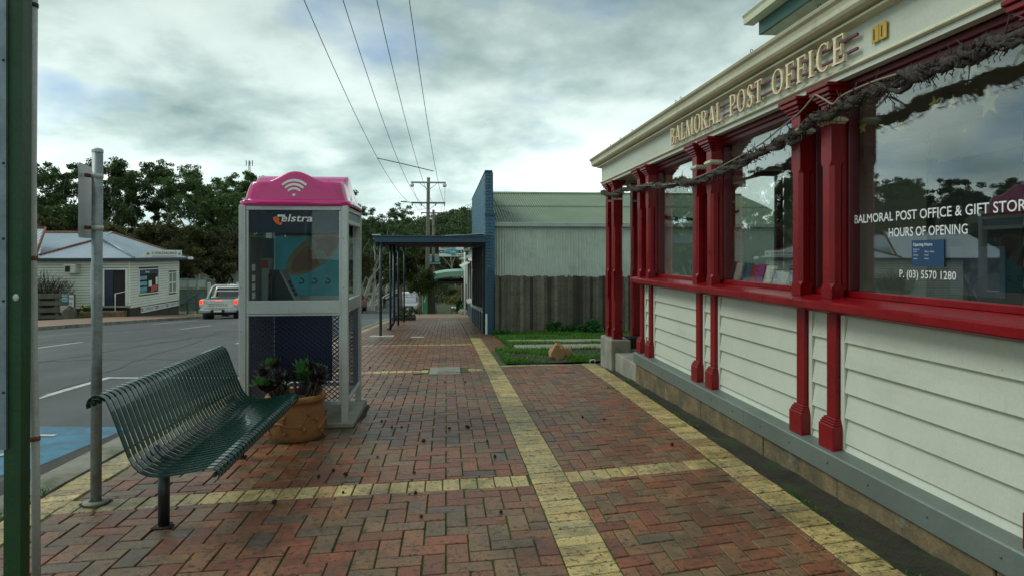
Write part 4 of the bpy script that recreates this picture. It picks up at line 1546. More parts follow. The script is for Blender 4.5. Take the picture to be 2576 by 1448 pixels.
# navy header with the white and orange wordmark, behind the front glass
MB().box(xi0 + .023, xi1 - .023, gy + .008, gy + .016, 1.752, ZR - .047).build('navy_header', m_navy, BTH)
MB().box(xi0 + .023, xi1 - .023, BY1 - .05, BY1 - .044, 1.752, ZR - .047).build('navy_header', m_navy, BTH)
def bu(u): return on_y(u, 550, BY0).x
mb = MB()
ty = gy - .0025
w_ = put_text(mb, 'elstra', (bu(705), ty, on_y(705, 557, BY0).z), (1, 0, 0), (0, 0, 1), width=bu(785) - bu(705), cap=.066, bold=.014, shear=.18)
T_ = [(bu(694), 1.876), (bu(713), 1.876), (bu(712), 1.893), (bu(696), 1.893)]
x0 = bu(696)
mb.add([(x0 - .004, ty, 1.899), (x0 + .066, ty, 1.899), (x0 + .071, ty, 1.919), (x0 + .002, ty, 1.919)], [(0, 1, 2, 3)])
mb.build('wordmark', m_white, BTH)
m_orange = M('orange_print', (.75, .13, .015), .5, var=.04)
mb = MB()
cx, cz = bu(696.5), 1.862
pts = []
for k in range(24):
    a = 2 * math.pi * k / 24
    ex, ez = .050 * math.cos(a), .026 * math.sin(a)
    th = R(-42)
    pts.append((cx + ex * math.cos(th) - ez * math.sin(th), ty + .0006, cz + ex * math.sin(th) + ez * math.cos(th)))
mb.add(pts, [tuple(range(24))])
mb.build('emblem', m_orange, BTH)
mb = MB()
mb.add([(x0 + .014, ty - .0006, 1.852), (x0 + .034, ty - .0006, 1.852), (x0 + .044, ty - .0006, 1.8985), (x0 + .022, ty - .0006, 1.8985)], [(0, 1, 2, 3)])
mb.build('emblem_notch', m_navy, BTH)

# expanded-metal mesh: rows of zig-zag strands
def exp_mesh(o, ux, uz, name='mesh_panel', pw=.052, ph=.0215, wd=.0092):
    o, ux, uz = Vector(o), Vector(ux), Vector(uz)
    Lx, Lz = ux.length, uz.length
    ex, ez = ux.normalized(), uz.normalized(); nn = ex.cross(ez)
    nx = int(Lx / (pw / 2)); nz = int(Lz / ph)
    mb = MB()
    for r_ in range(nz + 1):
        vs = []; fs = []
        for i in range(nx + 1):
            up = (i + r_) % 2
            z = r_ * ph + (ph * .5 if up else -ph * .5) + ph * .5
            z = min(max(z, 0), Lz)
            c = o + ex * (i * Lx / nx) + ez * z
            vs += [c - ez * wd * .5 - nn * .001, c + ez * wd * .5 - nn * .001, c + ez * wd * .5 + nn * .001, c - ez * wd * .5 + nn * .001]
        for i in range(nx):
            for k in range(4):
                k2 = (k + 1) % 4
                fs.append((i * 4 + k, i * 4 + k2, (i + 1) * 4 + k2, (i + 1) * 4 + k))
        mb.add(vs, fs)
    return mb.build(name, m_mesh, BTH)
zm0, zm1 = zb + .20, ZM0 - .02
exp_mesh((xi0 + .012, BY0 + .03, zm0), (xi1 - xi0 - .024, 0, 0), (0, 0, zm1 - zm0))
exp_mesh((xi0 + .012, BY1 - .03, zm0), (xi1 - xi0 - .024, 0, 0), (0, 0, zm1 - zm0))
exp_mesh((BX1 - .03, yi0, zm0), (0, yi1 - yi0, 0), (0, 0, zm1 - zm0))
exp_mesh((BX0 + .03, yi0, zm0), (0, yi1 - yi0, 0), (0, 0, zm1 - zm0))
# dark back panels inside: kiosk wall behind the phone
MB().bbox(BX0 + .065, BX0 + .085, yi0 + .02, yi1 - .02, zb + .3, 1.72, .003).build('phone_wall', M('booth_lining', (.10, .105, .10), .5), BTH)
MB().bbox(BX0 + .066, BX0 + .086, yi0 + .02, yi1 - .02, zb + .02, zb + .298, .003).build('kick_panel', m_navy, BTH)
MB().box(xi0 + .03, xi0 + .62, BY1 - .075, BY1 - .068, zb + .22, ZM0 - .03).build('cable_cover', m_navy, BTH)
# poster on the far side, facing in
def film_mat(name, col, var=.25):
    m = M(name, col, .5, var=var, vs=1.6, fine=.02)                # printed film, lets daylight through from behind
    nt = m.node_tree; b = nt.nodes['Principled BSDF']; out = nt.nodes['Material Output']
    tr = N(nt, 'ShaderNodeBsdfTranslucent'); mx = N(nt, 'ShaderNodeMixShader'); mx.inputs[0].default_value = .62
    src = b.inputs['Base Color'].links[0].from_socket
    nt.links.new(src, tr.inputs[0]); nt.links.new(b.outputs[0], mx.inputs[1]); nt.links.new(tr.outputs[0], mx.inputs[2]); nt.links.new(mx.outputs[0], out.inputs[0])
    return m


m_post = film_mat('teal_poster', (.20, .52, .57))
py_ = BY1 - .056
def fu(u, v): return on_y(u, v, py_)
pst = MB().box(fu(692, 600).x, fu(853, 600).x, py_, py_ + .002, fu(700, 743).z, 1.742).build('advert_poster', m_post, BTH)
def ell(c, a, b, th, y, n=36):
    return [(c[0] + a * math.cos(t) * math.cos(th) - b * math.sin(t) * math.sin(th), y, c[1] + a * math.cos(t) * math.sin(th) + b * math.sin(t) * math.cos(th)) for t in [2 * math.pi * k / n for k in range(n)]]
m_po = film_mat('orange_disc_print', (.88, .50, .30)); m_pi = film_mat('brown_disc_print', (.72, .40, .27)); m_pw = film_mat('pale_print', (.80, .86, .70), .05)
for (c, a, b, th, m_, dy) in (((fu(787, 637).x, fu(787, 637).z), .335, .155, R(37), m_po, .002), ((fu(790, 640).x, fu(790, 640).z), .285, .115, R(37), m_pi, .003), ((fu(786, 617).x, fu(786, 617).z), .050, .062, 0, m_pw, .004)):
    mb = MB(); mb.add(ell(c, a, b, th, py_ - dy), [tuple(range(36))]); mb.build('poster_print', m_, pst)
mb = MB(); mb.add([fu(u, v) - Vector((0, .005, 0)) for u, v in ((790, 634), (805, 670), (826, 650), (815, 632), (800, 626))], [(0, 1, 2, 3, 4)]); mb.build('poster_print', m_pw, pst)
mb = MB()
for k in range(4):
    for q in range(7):
        a0, a1 = R(120 - q * 40), R(120 - (q + 1) * 40)
        cx_, cz_ = fu(725 + 33 * k, 707).x, fu(725, 707).z
        mb.add([(cx_ + r * math.cos(a), py_ - .006, cz_ + r * math.sin(a)) for r, a in ((.018, a0), (.034, a0), (.034, a1), (.018, a1))], [(0, 1, 2, 3)])
mb.build('poster_print', M('dark_teal_print', (.03, .10, .11), .5), pst)

# the payphone on the left wall
m_pp = M('payphone_grey', (.30, .32, .30), .4, metal=.3)
xw = BX0 + .087
PH = MB().bbox(xw, xw + .075, 6.86, 7.02, 1.02, 1.52, .01).build('payphone_back', m_pp, BTH)
MB().bbox(xw + .004, xw + .072, 6.853, 6.858, 1.42, 1.50, .002).build('red_notice', M('red_notice', (.35, .03, .03), .5), PH)
mb = MB().prism([(xw + .075, 1.02), (xw + .30, 1.02), (xw + .33, 1.06), (xw + .17, 1.395), (xw + .075, 1.40)], 'y', 6.87, 7.10)
ph2 = mb.build('payphone_body', m_black, BTH)
mb = MB()
mb.prism([(xw + .335, 1.066), (xw + .345, 1.075), (xw + .185, 1.40), (xw + .172, 1.398)], 'y', 6.86, 7.11)
mb.build('payphone_face', m_pp, ph2)
mb = MB()
for i in range(3):
    for j in range(4):
        t_ = .25 + j * .12; yy = 6.93 + i * .04
        c = Vector((xw + .343 - .16 * t_, yy, 1.078 + .325 * t_))
        mb.obox(c, (.008, 0, .004), (0, .012, 0), (-.008, 0, .016))
mb.build('keypad', m_black, ph2)
mb = MB().tube([(xw + .10, 6.85, 1.12), (xw + .10, 6.845, 1.18), (xw + .10, 6.845, 1.30), (xw + .10, 6.85, 1.36)], [.03, .018, .018, .03], 10)
mb.build('handset', m_black, ph2)
mb = MB()
for z in (1.14, 1.22, 1.30, 1.40):
    mb.box(BX0 + .0855, BX0 + .088, 6.56, 6.66, z, z + .06)
mb.build('instruction_card', m_white, BTH)

# ---- pink fibreglass dome: two crossing barrel bumps over sloped sides
def dome():
    mb = MB()
    cx, cy = (BX0 + BX1) / 2, (BY0 + BY1) / 2
    hx, hy = (BX1 - BX0) / 2, (BY1 - BY0) / 2
    Hs, Hb = .225, .095
    def prof(s):                      # s in -1..1 across the width of the top
        a = abs(s) / .60
        return Hs + (Hb * (math.cos(a * math.pi) * .5 + .5) ** .8 if a < 1 else 0)
    n = 44
    top = .885
    def P(i, j):
        # concentric rings: square boundary, r = 0..1 (top), then down the skirt
        return None
    # ring structure: k along boundary (4n pts), rings from centre outwards
    per = []
    for q in range(4):
        for k in range(n):
            t = -1 + 2 * k / n
            per.append([(t, -1), (1, t), (-t, 1), (-1, -t)][q])
    def sq(p, r):                     # rounded square boundary
        x, y = p
        e = 8.0
        l = (abs(x) ** e + abs(y) ** e) ** (1 / e)
        return x / l * r, y / l * r
    rings = []
    for r_ in np.linspace(.02, .965, 22):
        ring = []
        for p in per:
            x, y = sq(p, r_)
            z = max(prof(x), prof(y))
            ring.append((cx + x * hx * top, cy + y * hy * top, z))
        rings.append(ring)
    # rounded shoulder and sloped skirt
    for f, out in ((.985, .975), (.955, .990), (.90, 1.003), (.75, 1.028), (.5, 1.065), (.25, 1.095), (.10, 1.112), (.055, 1.125), (.045, 1.155), (.042, 1.172)):
        ring = []
        for p in per:
            x, y = sq(p, 1.0)
            z = max(prof(x), prof(y)) * f if f > .06 else .05 * (f / .05)
            ring.append((cx + x * hx * top * out, cy + y * hy * top * out, z))
        rings.append(ring)
    for dz, out in ((.030, 1.182), (.002, 1.184), (-.004, 1.175)):
        rings.append([(cx + sq(p, 1.0)[0] * hx * top * out, cy + sq(p, 1.0)[1] * hy * top * out, dz) for p in per])
    m = len(per)
    vs = [(x, y, ZR + z) for rg_ in rings for (x, y, z) in rg_]
    fs = [(i * m + k, i * m + (k + 1) % m, (i + 1) * m + (k + 1) % m, (i + 1) * m + k) for i in range(len(rings) - 1) for k in range(m)]
    fs.append(tuple(reversed(range(m))))
    mb.add(vs, fs, True)
    return mb.build('dome', m_pink, BTH)


DM = dome()
# wifi mark on the front of the dome
mb = MB()
cxw = bu(738) - .0
def front_y(z):                      # face slope of the skirt
    f = (z - ZR) / .31
    out = np.interp(f, [.1, .25, .5, .75, .9], [1.112, 1.095, 1.065, 1.028, 1.003])
    return (BY0 + BY1) / 2 - (BY1 - BY0) / 2 * .885 * out - .004
def fp(x, z): return (x, front_y(z), z)
zc0 = ZR + .085
for r0, r1 in ((.062, .082), (.100, .121), (.138, .160)):
    n = 16
    for k in range(n):
        a0, a1 = R(90 + 43 - 86 * k / n), R(90 + 43 - 86 * (k + 1) / n)
        q = [(cxw + r * math.cos(a), zc0 + r * math.sin(a)) for r, a in ((r0, a0), (r1, a0), (r1, a1), (r0, a1))]
        mb.add([fp(*p) for p in q], [(0, 1, 2, 3)])
    for a in (R(90 + 43), R(90 - 43)):
        c = (cxw + (r0 + r1) / 2 * math.cos(a), zc0 + (r0 + r1) / 2 * math.sin(a)); rr_ = (r1 - r0) / 2
        mb.add([Vector(fp(c[0] + rr_ * math.cos(t), c[1] + rr_ * math.sin(t))) + Vector((0, -.0005, 0)) for t in [2 * math.pi * k / 12 for k in range(12)]], [tuple(range(12))])
mb.add([fp(cxw + .0135 * math.cos(t), zc0 + .012 + .0135 * math.sin(t)) for t in [2 * math.pi * k / 16 for k in range(16)]], [tuple(range(16))])
mb.build('wifi_mark', m_white, DM)
MB().bbox(BX0 + .03, BX0 + .075, BY0 - .010, BY0 + .012, ZR + .052, ZR + .062, .003).build('latch', m_zinc, DM)

# ------------------------------------------------------------------ slatted bench
BN = thing('bench', 'dark green slatted steel bench facing the post office', 'bench', (-1.55, 4.75, gz(4.75)))
bp = [(-1.868, .752), (-1.872, .775), (-1.862, .800), (-1.838, .818), (-1.808, .818), (-1.783, .803), (-1.768, .775), (-1.752, .735), (-1.722, .650), (-1.690, .560), (-1.664, .490), (-1.640, .445), (-1.608, .412), (-1.570, .394), (-1.525, .388), (-1.470, .390), (-1.400, .400), (-1.330, .412), (-1.270, .424), (-1.240, .424), (-1.218, .411), (-1.208, .389), (-1.214, .366), (-1.232, .352)]
bp = [(x + .012, z) for x, z in bp]
ths = .0055
def ribbon(mb, pts, y0, y1, th):
    n = len(pts)
    up = []; lo = []
    for i in range(n):
        a, b = pts[max(0, i - 1)], pts[min(n - 1, i + 1)]
        dx, dz = b[0] - a[0], b[1] - a[1]; l = math.hypot(dx, dz)
        nx_, nz_ = -dz / l, dx / l
        up.append((pts[i][0] + nx_ * th / 2, pts[i][1] + nz_ * th / 2)); lo.append((pts[i][0] - nx_ * th / 2, pts[i][1] - nz_ * th / 2))
    vs = []
    for i in range(n):
        vs += [(up[i][0], y0, up[i][1]), (up[i][0], y1, up[i][1]), (lo[i][0], y1, lo[i][1]), (lo[i][0], y0, lo[i][1])]
    for i in range(n - 1):
        for k in range(4):
            k2 = (k + 1) % 4
            mb.add([vs[i * 4 + k], vs[i * 4 + k2], vs[(i + 1) * 4 + k2], vs[(i + 1) * 4 + k]], [(0, 1, 2, 3)], False)
NS = 34
Y0b, Y1b = 3.74, 5.72
pit = (Y1b - Y0b) / NS
proto = None
for k in range(NS):
    if proto is None:
        mb = MB(); ribbon(mb, bp, Y0b, Y0b + pit * .66, ths)
        proto = mb.build('slat', m_bench, BN)
    else:
        o = proto.copy(); COL.objects.link(o); o.parent = BN; o.location = (0, k * pit, 0)
# cross tubes and saddle brackets under the slats, legs
for (x, z) in ((-1.848, .782), (-1.232, .388)):
    MB().tube([(x + .012, Y0b + .004, z), (x + .012, Y1b - .02, z)], .012, 10).build('cross_tube', m_bench, BN)
for yl in (4.06, 5.50):
    g0 = gz(yl)
    leg = MB().cyl(-1.60, yl, g0 + .002, .375, .031, 18).build('leg', m_black, BN)
    MB().tube([(x + .0, yl, z - .024) for x, z in bp[10:20]], .020, 10).build('saddle', m_black, leg)
    MB().cyl(-1.60, yl, g0 - .01, g0 + .006, .040, 18).build('foot_plate', m_black, leg)
    MB().tube([(-1.68, yl, .42), (-1.66, yl - .055, .40)], .022, 10).build('bracket_end', m_black, leg)

# ------------------------------------------------------------------ terracotta pot with succulents
PX, PY = -1.305, 6.12
pz = gz(PY)
POT = thing('plant_pot', 'round terracotta pot with moulded leaf swags beside the phone booth', 'plant pot', (PX, PY, pz))
prof = [(.0, .0), (.205, .0), (.222, .012), (.236, .05), (.247, .11), (.247, .18), (.238, .245), (.224, .295), (.218, .315), (.222, .325), (.246, .332), (.258, .350), (.257, .372), (.243, .386), (.225, .386), (.212, .372), (.205, .34), (.0, .335)]
mb = MB().lathe(prof, 48, (PX, PY, pz))
POTB = mb.build('pot_body', m_terra, POT)
MB().lathe([(.0, .352), (.20, .350)], 32, (PX, PY, pz)).build('potting_soil', m_soil, POT)
def potr(h): return float(np.interp(h, [0, .012, .05, .11, .18, .245, .295, .315], [.21, .222, .236, .247, .247, .238, .224, .218]))
def on_pot(a, h, off=0.0):
    r_ = potr(h) + off
    return Vector((PX + r_ * math.cos(a), PY + r_ * math.sin(a), pz + h))
for rep in range(3):
    a0 = R(-150 + rep * 118)
    mb = MB()
    main = [on_pot(a0 + R(t * 100), .10 + .11 * t + .035 * math.sin(t * 6), .003) for t in np.linspace(0, 1, 16)]
    mb.tube(main, list(np.linspace(.012, .007, 16)), 7)
    for (t, da, dh, sz) in ((.15, -8, -.035, .030), (.35, 12, -.045, .036), (.5, -5, .055, .034), (.7, 14, -.055, .036), (.85, 8, .045, .034), (1.0, 10, -.02, .036)):
        c0 = on_pot(a0 + R(t * 100), .10 + .11 * t + .035 * math.sin(t * 6), .003)
        ang = a0 + R(t * 100 + da); h = .10 + .11 * t + dh
        c1 = on_pot(ang, h, .004)
        mb.tube([c0, (c0 + c1) / 2 + Vector((0, 0, .008)), c1], [.008, .010, .005], 6)
        c2 = on_pot(ang + R(6), h + dh * .2, .004)
        mb.tube([c1, c1 * .7 + c2 * .3, c1 * .4 + c2 * .6, c2 + (c2 - c1) * .5], [.006, sz * .55, sz * .5, .004], 8)
    mb.build('leaf_swag', m_terra, POTB)

m_suc = leaf_mat('succulent_leaf', (1, 1, 1), var=0, trans=.08, rough=.4)
SUCC = thing('succulent_plant', 'dark purple and green rosette succulents growing in the terracotta pot', 'succulent', (PX, PY, pz + .35))
rg = random.Random(21)
for k in range(26):
    a = rg.uniform(0, 6.28); rr_ = .20 * math.sqrt(rg.random())
    bx, by = PX + rr_ * math.cos(a), PY + rr_ * math.sin(a)
    h = rg.uniform(.06, .25)
    top = Vector((bx + (bx - PX) * .55 + rg.gauss(0, .02), by + (by - PY) * .55 + rg.gauss(0, .02), pz + .35 + h))
    mb = MB().tube([(bx, by, pz + .34), (bx * .5 + top.x * .5, by * .5 + top.y * .5, pz + .35 + h * .55), top], [.011, .009, .008], 7)
    mb.build('stem', m_vine, SUCC)
    ax = Vector(((bx - PX) * 2.2 + rg.gauss(0, .35), (by - PY) * 2.2 + rg.gauss(0, .35) - .25, .8)).normalized()
    e1 = ax.orthogonal().normalized(); e2 = ax.cross(e1)
    green = k % 4 == 0 or k in (5, 9)
    mb = MB(); tl = []
    nl = 34 if green else 26
    R0 = rg.uniform(.10, .14) if green else rg.uniform(.075, .115)
    for q in range(nl):
        f = q / nl
        an = q * 2.39996
        el = .15 + 1.15 * f                                 # outer leaves flat, inner upright
        if not green: el = .45 + .9 * f
        d = (e1 * math.cos(an) + e2 * math.sin(an)) * math.cos(el) + ax * math.sin(el)
        L_ = R0 * (1 - .45 * f) * rg.uniform(.8, 1.15)
        s = ax.cross(d).normalized(); nrm = d.cross(s)
        w0 = L_ * .16
        P0 = top; P1 = top + d * L_ * .62 + nrm * (-.004); P2 = top + d * L_ + ax * L_ * .10
        mb.add([P0 - s * w0 * .5, P0 + s * w0 * .5, P1 + s * w0 * 1.25, P2, P1 - s * w0 * 1.25, P1 - nrm * .0045], [(0, 1, 2, 5), (0, 5, 4), (5, 2, 3), (4, 5, 3)])
        if green: c = (.045 + .03 * rg.random(), .13 + .07 * rg.random(), .045)
        else: c = rg.choice([(.030, .012, .018), (.045, .020, .022), (.06, .05, .04), (.022, .012, .02), (.03, .05, .025)])
        tl += [c] * 6
    mb.build('rosette', m_suc, SUCC, tint=tl)

# ------------------------------------------------------------------ parking sign seen from behind
SX, SY = -2.19, 4.52
sg = gz(SY)
SP = thing('sign_post', 'grey galvanised post carrying a parking sign seen from behind', 'sign post', (SX, SY, sg))
lean = -.010
def sp(z): return (SX + lean * (z - 1.0) * -1 * .3, SY, z)
MB().tube([(SX, SY, sg - .05), (SX + .004, SY, 1.0), (SX + .010, SY, 2.205)], .0315, 20).build('pole', m_galv, SP)
MB().lathe([(.0335, 0), (.0335, .016), (.024, .026), (.0, .030)], 20, (SX + .010, SY, 2.192)).build('cap', m_zinc, SP)
MB().lathe([(.075, .0), (.075, .006), (.04, .012)], 20, (SX, SY, sg + .001)).build('footing', m_conc, SP)
p0, p1 = Vector((-2.203, 4.385, 0)), Vector((-2.262, 4.665, 0))
d = (p1 - p0); L_ = d.length; d.normalize(); nrm = Vector((-d.y, d.x, 0))
z0, z1 = 1.655, 2.115
mb = MB(); pts = []
rc = .03
for (cx_, cz_, a0) in ((L_ - rc, z1 - rc, 0), (rc, z1 - rc, 90), (rc, z0 + rc, 180), (L_ - rc, z0 + rc, 270)):
    for k in range(6):
        a = R(a0 + 18 * k); pts.append((cx_ + rc * math.cos(a), cz_ + rc * math.sin(a)))
vs = [p0 + d * a + Vector((0, 0, b)) + nrm * o for o in (0, .0025) for a, b in pts]
n = len(pts)
off = Vector((-.038, 0, 0)) * 0
vs = [v + Vector((-.022, 0, 0)) for v in vs]
mb.add(vs, [tuple(range(n)), tuple(reversed(range(n, 2 * n)))] + [(i, (i + 1) % n, (i + 1) % n + n, i + n) for i in range(n)])
mb.build('sign_plate', M('bare_sign_back', (.42, .45, .45), .45, metal=.3, var=.05), SP)
for z in (1.705, 2.03):
    b = MB().lathe([(.0325, 0), (.0355, .001), (.0355, .027), (.0325, .028)], 20, (SX + .008, SY, z)).build('bracket', m_zinc, SP)
    MB().bbox(SX - .046, SX - .024, SY - .05, SY - .012, z + .002, z + .026, .002).build('clamp', M('rusty_clamp', (.12, .06, .035), .8) if 'rusty_clamp' not in bpy.data.materials else bpy.data.materials['rusty_clamp'], b)

# ------------------------------------------------------------------ green notice-board post and conduit close by on the left
m_gpost = M('dark_green_timber_paint', (.010, .060, .018), .5, var=.3, vs=3, fine=.15, bump=.3, bs=25, dirt=[((.03, .045, .02), 5, .5, .7, .6)])
def lp(u, v, y): return on_y(u, v, y)
yl = 3.2
a_ = lp(15, 0, yl).x; b_ = lp(58, 0, yl).x
NB = thing('notice_board', 'dark green timber post with a grey steel sheet panel bolted on', 'notice board', ((a_ + b_) / 2, yl, gz(yl)))
mb = MB()
mb.add([(lp(8, 1448, yl).x, yl, gz(yl) - .05), (lp(50, 1448, yl).x, yl, gz(yl) - .05), (lp(50, 1448, yl).x, yl + .07, gz(yl) - .05), (lp(8, 1448, yl).x, yl + .07, gz(yl) - .05),
        (a_, yl, 3.1), (b_, yl, 3.1), (b_, yl + .07, 3.1), (a_, yl + .07, 3.1)],
       [(0, 3, 2, 1), (4, 5, 6, 7), (0, 1, 5, 4), (1, 2, 6, 5), (2, 3, 7, 6), (3, 0, 4, 7)])
post = mb.build('post', m_gpost, NB)
MB().ball(lp(40, 748, yl - .002), .014, 12, 6, (1, .5, 1.2)).build('bolt_head', m_zinc, post)
xe = lp(14, 700, yl - .02).x
mb = MB().box(xe - 1.1, xe, yl - .018, yl - .006, .7, 3.1)
pan = mb.build('sheet_panel', M('grey_steel_sheet', (.20, .25, .28), .45, metal=.35, var=.35, vs=6), NB)
mb = MB()
for z in (2.4, 1.95, 1.62, 1.35, .95):
    mb.ball((xe - .010, yl - .019, z), .006, 8, 4)
mb.build('screw', m_black, pan)
yc = 3.36
ct = lp(95, 0, yc).x - .017; cb = lp(99, 1448, yc).x - .017
CP = thing('conduit_pipe', 'white vertical conduit pipe with rusty straps beside the green post', 'pipe', (cb, yc, gz(yc)))
path = [(cb + .004, yc, gz(yc) - .02), (cb, yc, .6), (lp(94, 900, yc).x - .0175, yc, 1.1), (lp(91, 400, yc).x - .0175, yc, 1.9), (ct, yc, 3.1)]
MB().tube(path, .0180, 14).build('pipe', M('old_white_pipe', (.48, .50, .48), .5, var=.15, vs=8, dirt=[((.20, .15, .09), 10, .6, .75, .6)]), CP)
m_rust = M('rust_strap', (.20, .075, .020), .85, var=.4, vs=30, bump=.4)
for v in (20, 655, 1107):
    p = lp(86, v, yc)
    MB().lathe([(.0185, 0), (.0215, .001), (.0215, .020), (.0185, .021)], 14, (np.interp(p.z, [.6, 1.1, 1.9, 3.1], [path[1][0], path[2][0], path[3][0], path[4][0]]), yc, p.z)).build('strap', m_rust if v > 100 else m_black, CP)
# ------------------------------------------------------------------ blue brick shop with iron shed behind, verandah
m_bluebrick = M('blue_painted_brick', (.050, .135, .200), .5, var=.12, vs=6, fine=.1, bump=.25, bs=60)
m_bluejoint = M('blue_painted_mortar', (.035, .10, .155), .7)
m_bluep = M('blue_trim_paint', (.022, .070, .110), .45, var=.1)
m_bluepost = M('dark_blue_post_paint', (.012, .030, .050), .4)
m_iron = M('pale_green_iron', (.55, .62, .54), .5, metal=.15, var=.1, vs=.8, dirt=[((.24, .29, .24), 2.0, .5, .75, .5)])
m_roofiron = M('green_roof_iron', (.165, .225, .135), .5, metal=.15, var=.15, vs=.8, dirt=[((.33, .27, .13), 1.3, .62, .75, .5), ((.18, .22, .16), .9, .5, .7, .5)])
SH = thing('blue_shop', 'blue painted brick shop front with pale green corrugated iron shed behind', 'shop', (4, 22, gz(20)))
FX0, FX1, FY0, FY1 = 1.06, 1.285, 18.55, 28.2
ZP = 3.80
def wall_core(x0, x1, y0, y1, z0, z1, nm='brick_wall'):
    return MB().box(x0 + .012, x1 - .012, y0 + .012, y1 - .012, z0, z1 - .01).build(nm, m_bluejoint, SH)
core = wall_core(FX0, FX1, FY0, FY1, -1.6, ZP)
BH, BL = .086, .235
# end of the wall, brick by brick
z = gz(18.5) - .1; r_ = 0
while z < ZP:
    top = min(z + BH - .010, ZP)
    wide = z < 2.62
    x0, x1 = (FX0 + (0 if wide else -.0), FX1 + (.045 if wide else -.03))
    segs = [(x0, x1)] if r_ % 2 == 0 else [(x0, x0 + .1), (x0 + .11, x1)]
    for a, b in segs:
        MB().bbox(a + .004, b - .002, FY0 - .004, FY0 + .10, z, top, .006).build('brick', m_bluebrick, SH)
    z += BH; r_ += 1
MB().bbox(FX0 - .02, FX1 + .06, FY0 - .03, FY0 + .15, 2.61, 2.69, .01).build('pier_cap', m_bluep, SH)
MB().bbox(FX0 - .015, FX1 - .03, FY0 - .01, FY1, ZP, ZP + .05, .01).build('parapet_cap', m_bluep, SH)
# street face above the verandah: courses as one relief
mb = MB()
z = 1.9; r_ = 0
while z < ZP - .02:
    y = FY0 + .11 + (BL / 2 if r_ % 2 else 0)
    while y < FY1 - .1:
        mb.box(FX0 - .004, FX0 + .013, y + .005, y + BL - .005, z + .005, min(z + BH - .005, ZP - .002))
        y += BL
    z += BH; r_ += 1
mb.build('brick_courses', m_bluebrick, SH)['kind'] = 'stuff'
# shop front below the verandah: dark joinery, glazing, stall boards
g18 = gz(FY0)
for k, y0 in enumerate(np.arange(18.9, 28, 1.55)):
    gg = gz(y0)
    fr = MB().bbox(FX0 - .05, FX0 + .02, y0, y0 + .10, gg - .1, 1.80, .006).build('shopfront_post', m_black, SH)
    MB().bbox(FX0 - .03, FX0 + .01, y0 + .101, min(FY1, y0 + 1.449), gg - .3, gg + .55, .006).build('stall_board', m_bluep, SH)
    MB().bbox(FX0 - .07, FX0 + .01, y0 + .101, min(FY1, y0 + 1.449), gg + .551, gg + .60, .006).build('shop_sill', m_zinc, SH)
    MB().box(FX0 - .012, FX0 - .006, y0 + .101, min(FY1, y0 + 1.449), gg + .601, 1.72).build('shop_pane', m_glass, SH)
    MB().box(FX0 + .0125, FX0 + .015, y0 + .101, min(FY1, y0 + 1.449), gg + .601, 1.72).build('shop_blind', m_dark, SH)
# corner board and post at the wall end
MB().bbox(FX0 - .0, FX0 + .055, FY0 - .05, FY0 - .006, g18 - .05, .55 + g18, .005).build('white_corner_board', m_white, SH)
MB().bbox(FX0 + .06, FX0 + .235, FY0 - .075, FY0 - .006, g18 - .1, 1.08, .008).build('blue_corner_post', m_bluep, SH)
MB().prism([(FX0 + .06, 1.081), (FX0 + .235, 1.081), (FX0 + .148, 1.17)], 'y', FY0 - .075, FY0 - .006).build('post_top', m_bluep, SH)
# verandah
VX0, VX1, VY0, VY1 = -1.87, 1.05, 18.02, 28.3
MB().bbox(VX0, VX1, VY0, VY0 + .06, 1.875, 2.015, .006).build('verandah_beam', m_bluep, SH)
MB().bbox(VX0 - .01, VX1, VY0 - .03, VY0 + .06, 2.016, 2.055, .006).build('verandah_capping', m_bluep, SH)
MB().bbox(VX0, VX0 + .05, VY0 + .061, VY1, 1.78, 1.96, .006).build('verandah_beam', m_bluep, SH)
mb = MB()
corr(mb, (VX0 - .04, VY0 + .03, 1.965), (0, VY1 - VY0, 0), (VX1 - VX0 + .02, 0, .14), 0)
mb.build('verandah_roof', m_iron, SH)
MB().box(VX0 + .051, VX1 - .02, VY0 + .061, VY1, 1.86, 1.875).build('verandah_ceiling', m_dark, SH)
MB().bbox(VX0 - .05, VX0 + .15, VY0 - .02, VY0 + .3, 2.056, 2.085, .004).build('gutter_end', m_zinc, SH)
for k, yy in enumerate((18.05, 21.2, 24.6, 28.0)):
    MB().cyl(-1.70, yy, gz(yy) - .03, 1.88, .034, 12).build('verandah_post', m_bluepost, SH)
yy = 21.55
MB().tube([(-1.62, yy, 1.86), (-1.62, yy, gz(yy) + .28), (-1.64, yy, gz(yy) + .20), (-1.74, yy - .12, gz(yy) + .06), (-1.80, yy - .2, gz(yy) - .01)], .045, 12).build('downpipe', m_bluepost, SH)
# iron shed
yw = 18.95
mb = MB(); corr(mb, (FX1 - .05, yw, .55), (9.0, 0, 0), (0, 0, 1.80), 0, amp=.014); mb.build('iron_wall', m_iron, SH)
mb = MB()
for i in range(110):
    x = FX1 + .04 + i * .076
    for z in (1.16, 2.2):
        if i % 2 == 0: mb.ball((x, yw - .012, z), .007, 5, 3)
mb.build('roofing_screw', m_galv, SH)['kind'] = 'stuff'
MB().box(FX1, 10.2, yw + .02, yw + .1, -.8, .56).build('shed_base_wall', m_iron, SH)
MB().box(10.2, 10.3, yw + .02, 27.4, -.9, 2.3).build('shed_end_wall', m_iron, SH)
MB().prism([(yw - .15, 2.335), (yw - .15, 2.445), (yw - .13, 2.455), (yw - .125, 2.36), (yw - .01, 2.36), (yw - .01, 2.335)], 'x', FX1 + .02, 10.3).build('shed_gutter', M('shed_gutter_paint', (.40, .46, .42), .45), SH)
MB().bbox(FX1 + .02, 10.3, yw - .009, yw + .01, 2.24, 2.40, .004).build('shed_fascia', bpy.data.materials['shed_gutter_paint'], SH)
yr, zr = 23.2, 3.62
mid = .52
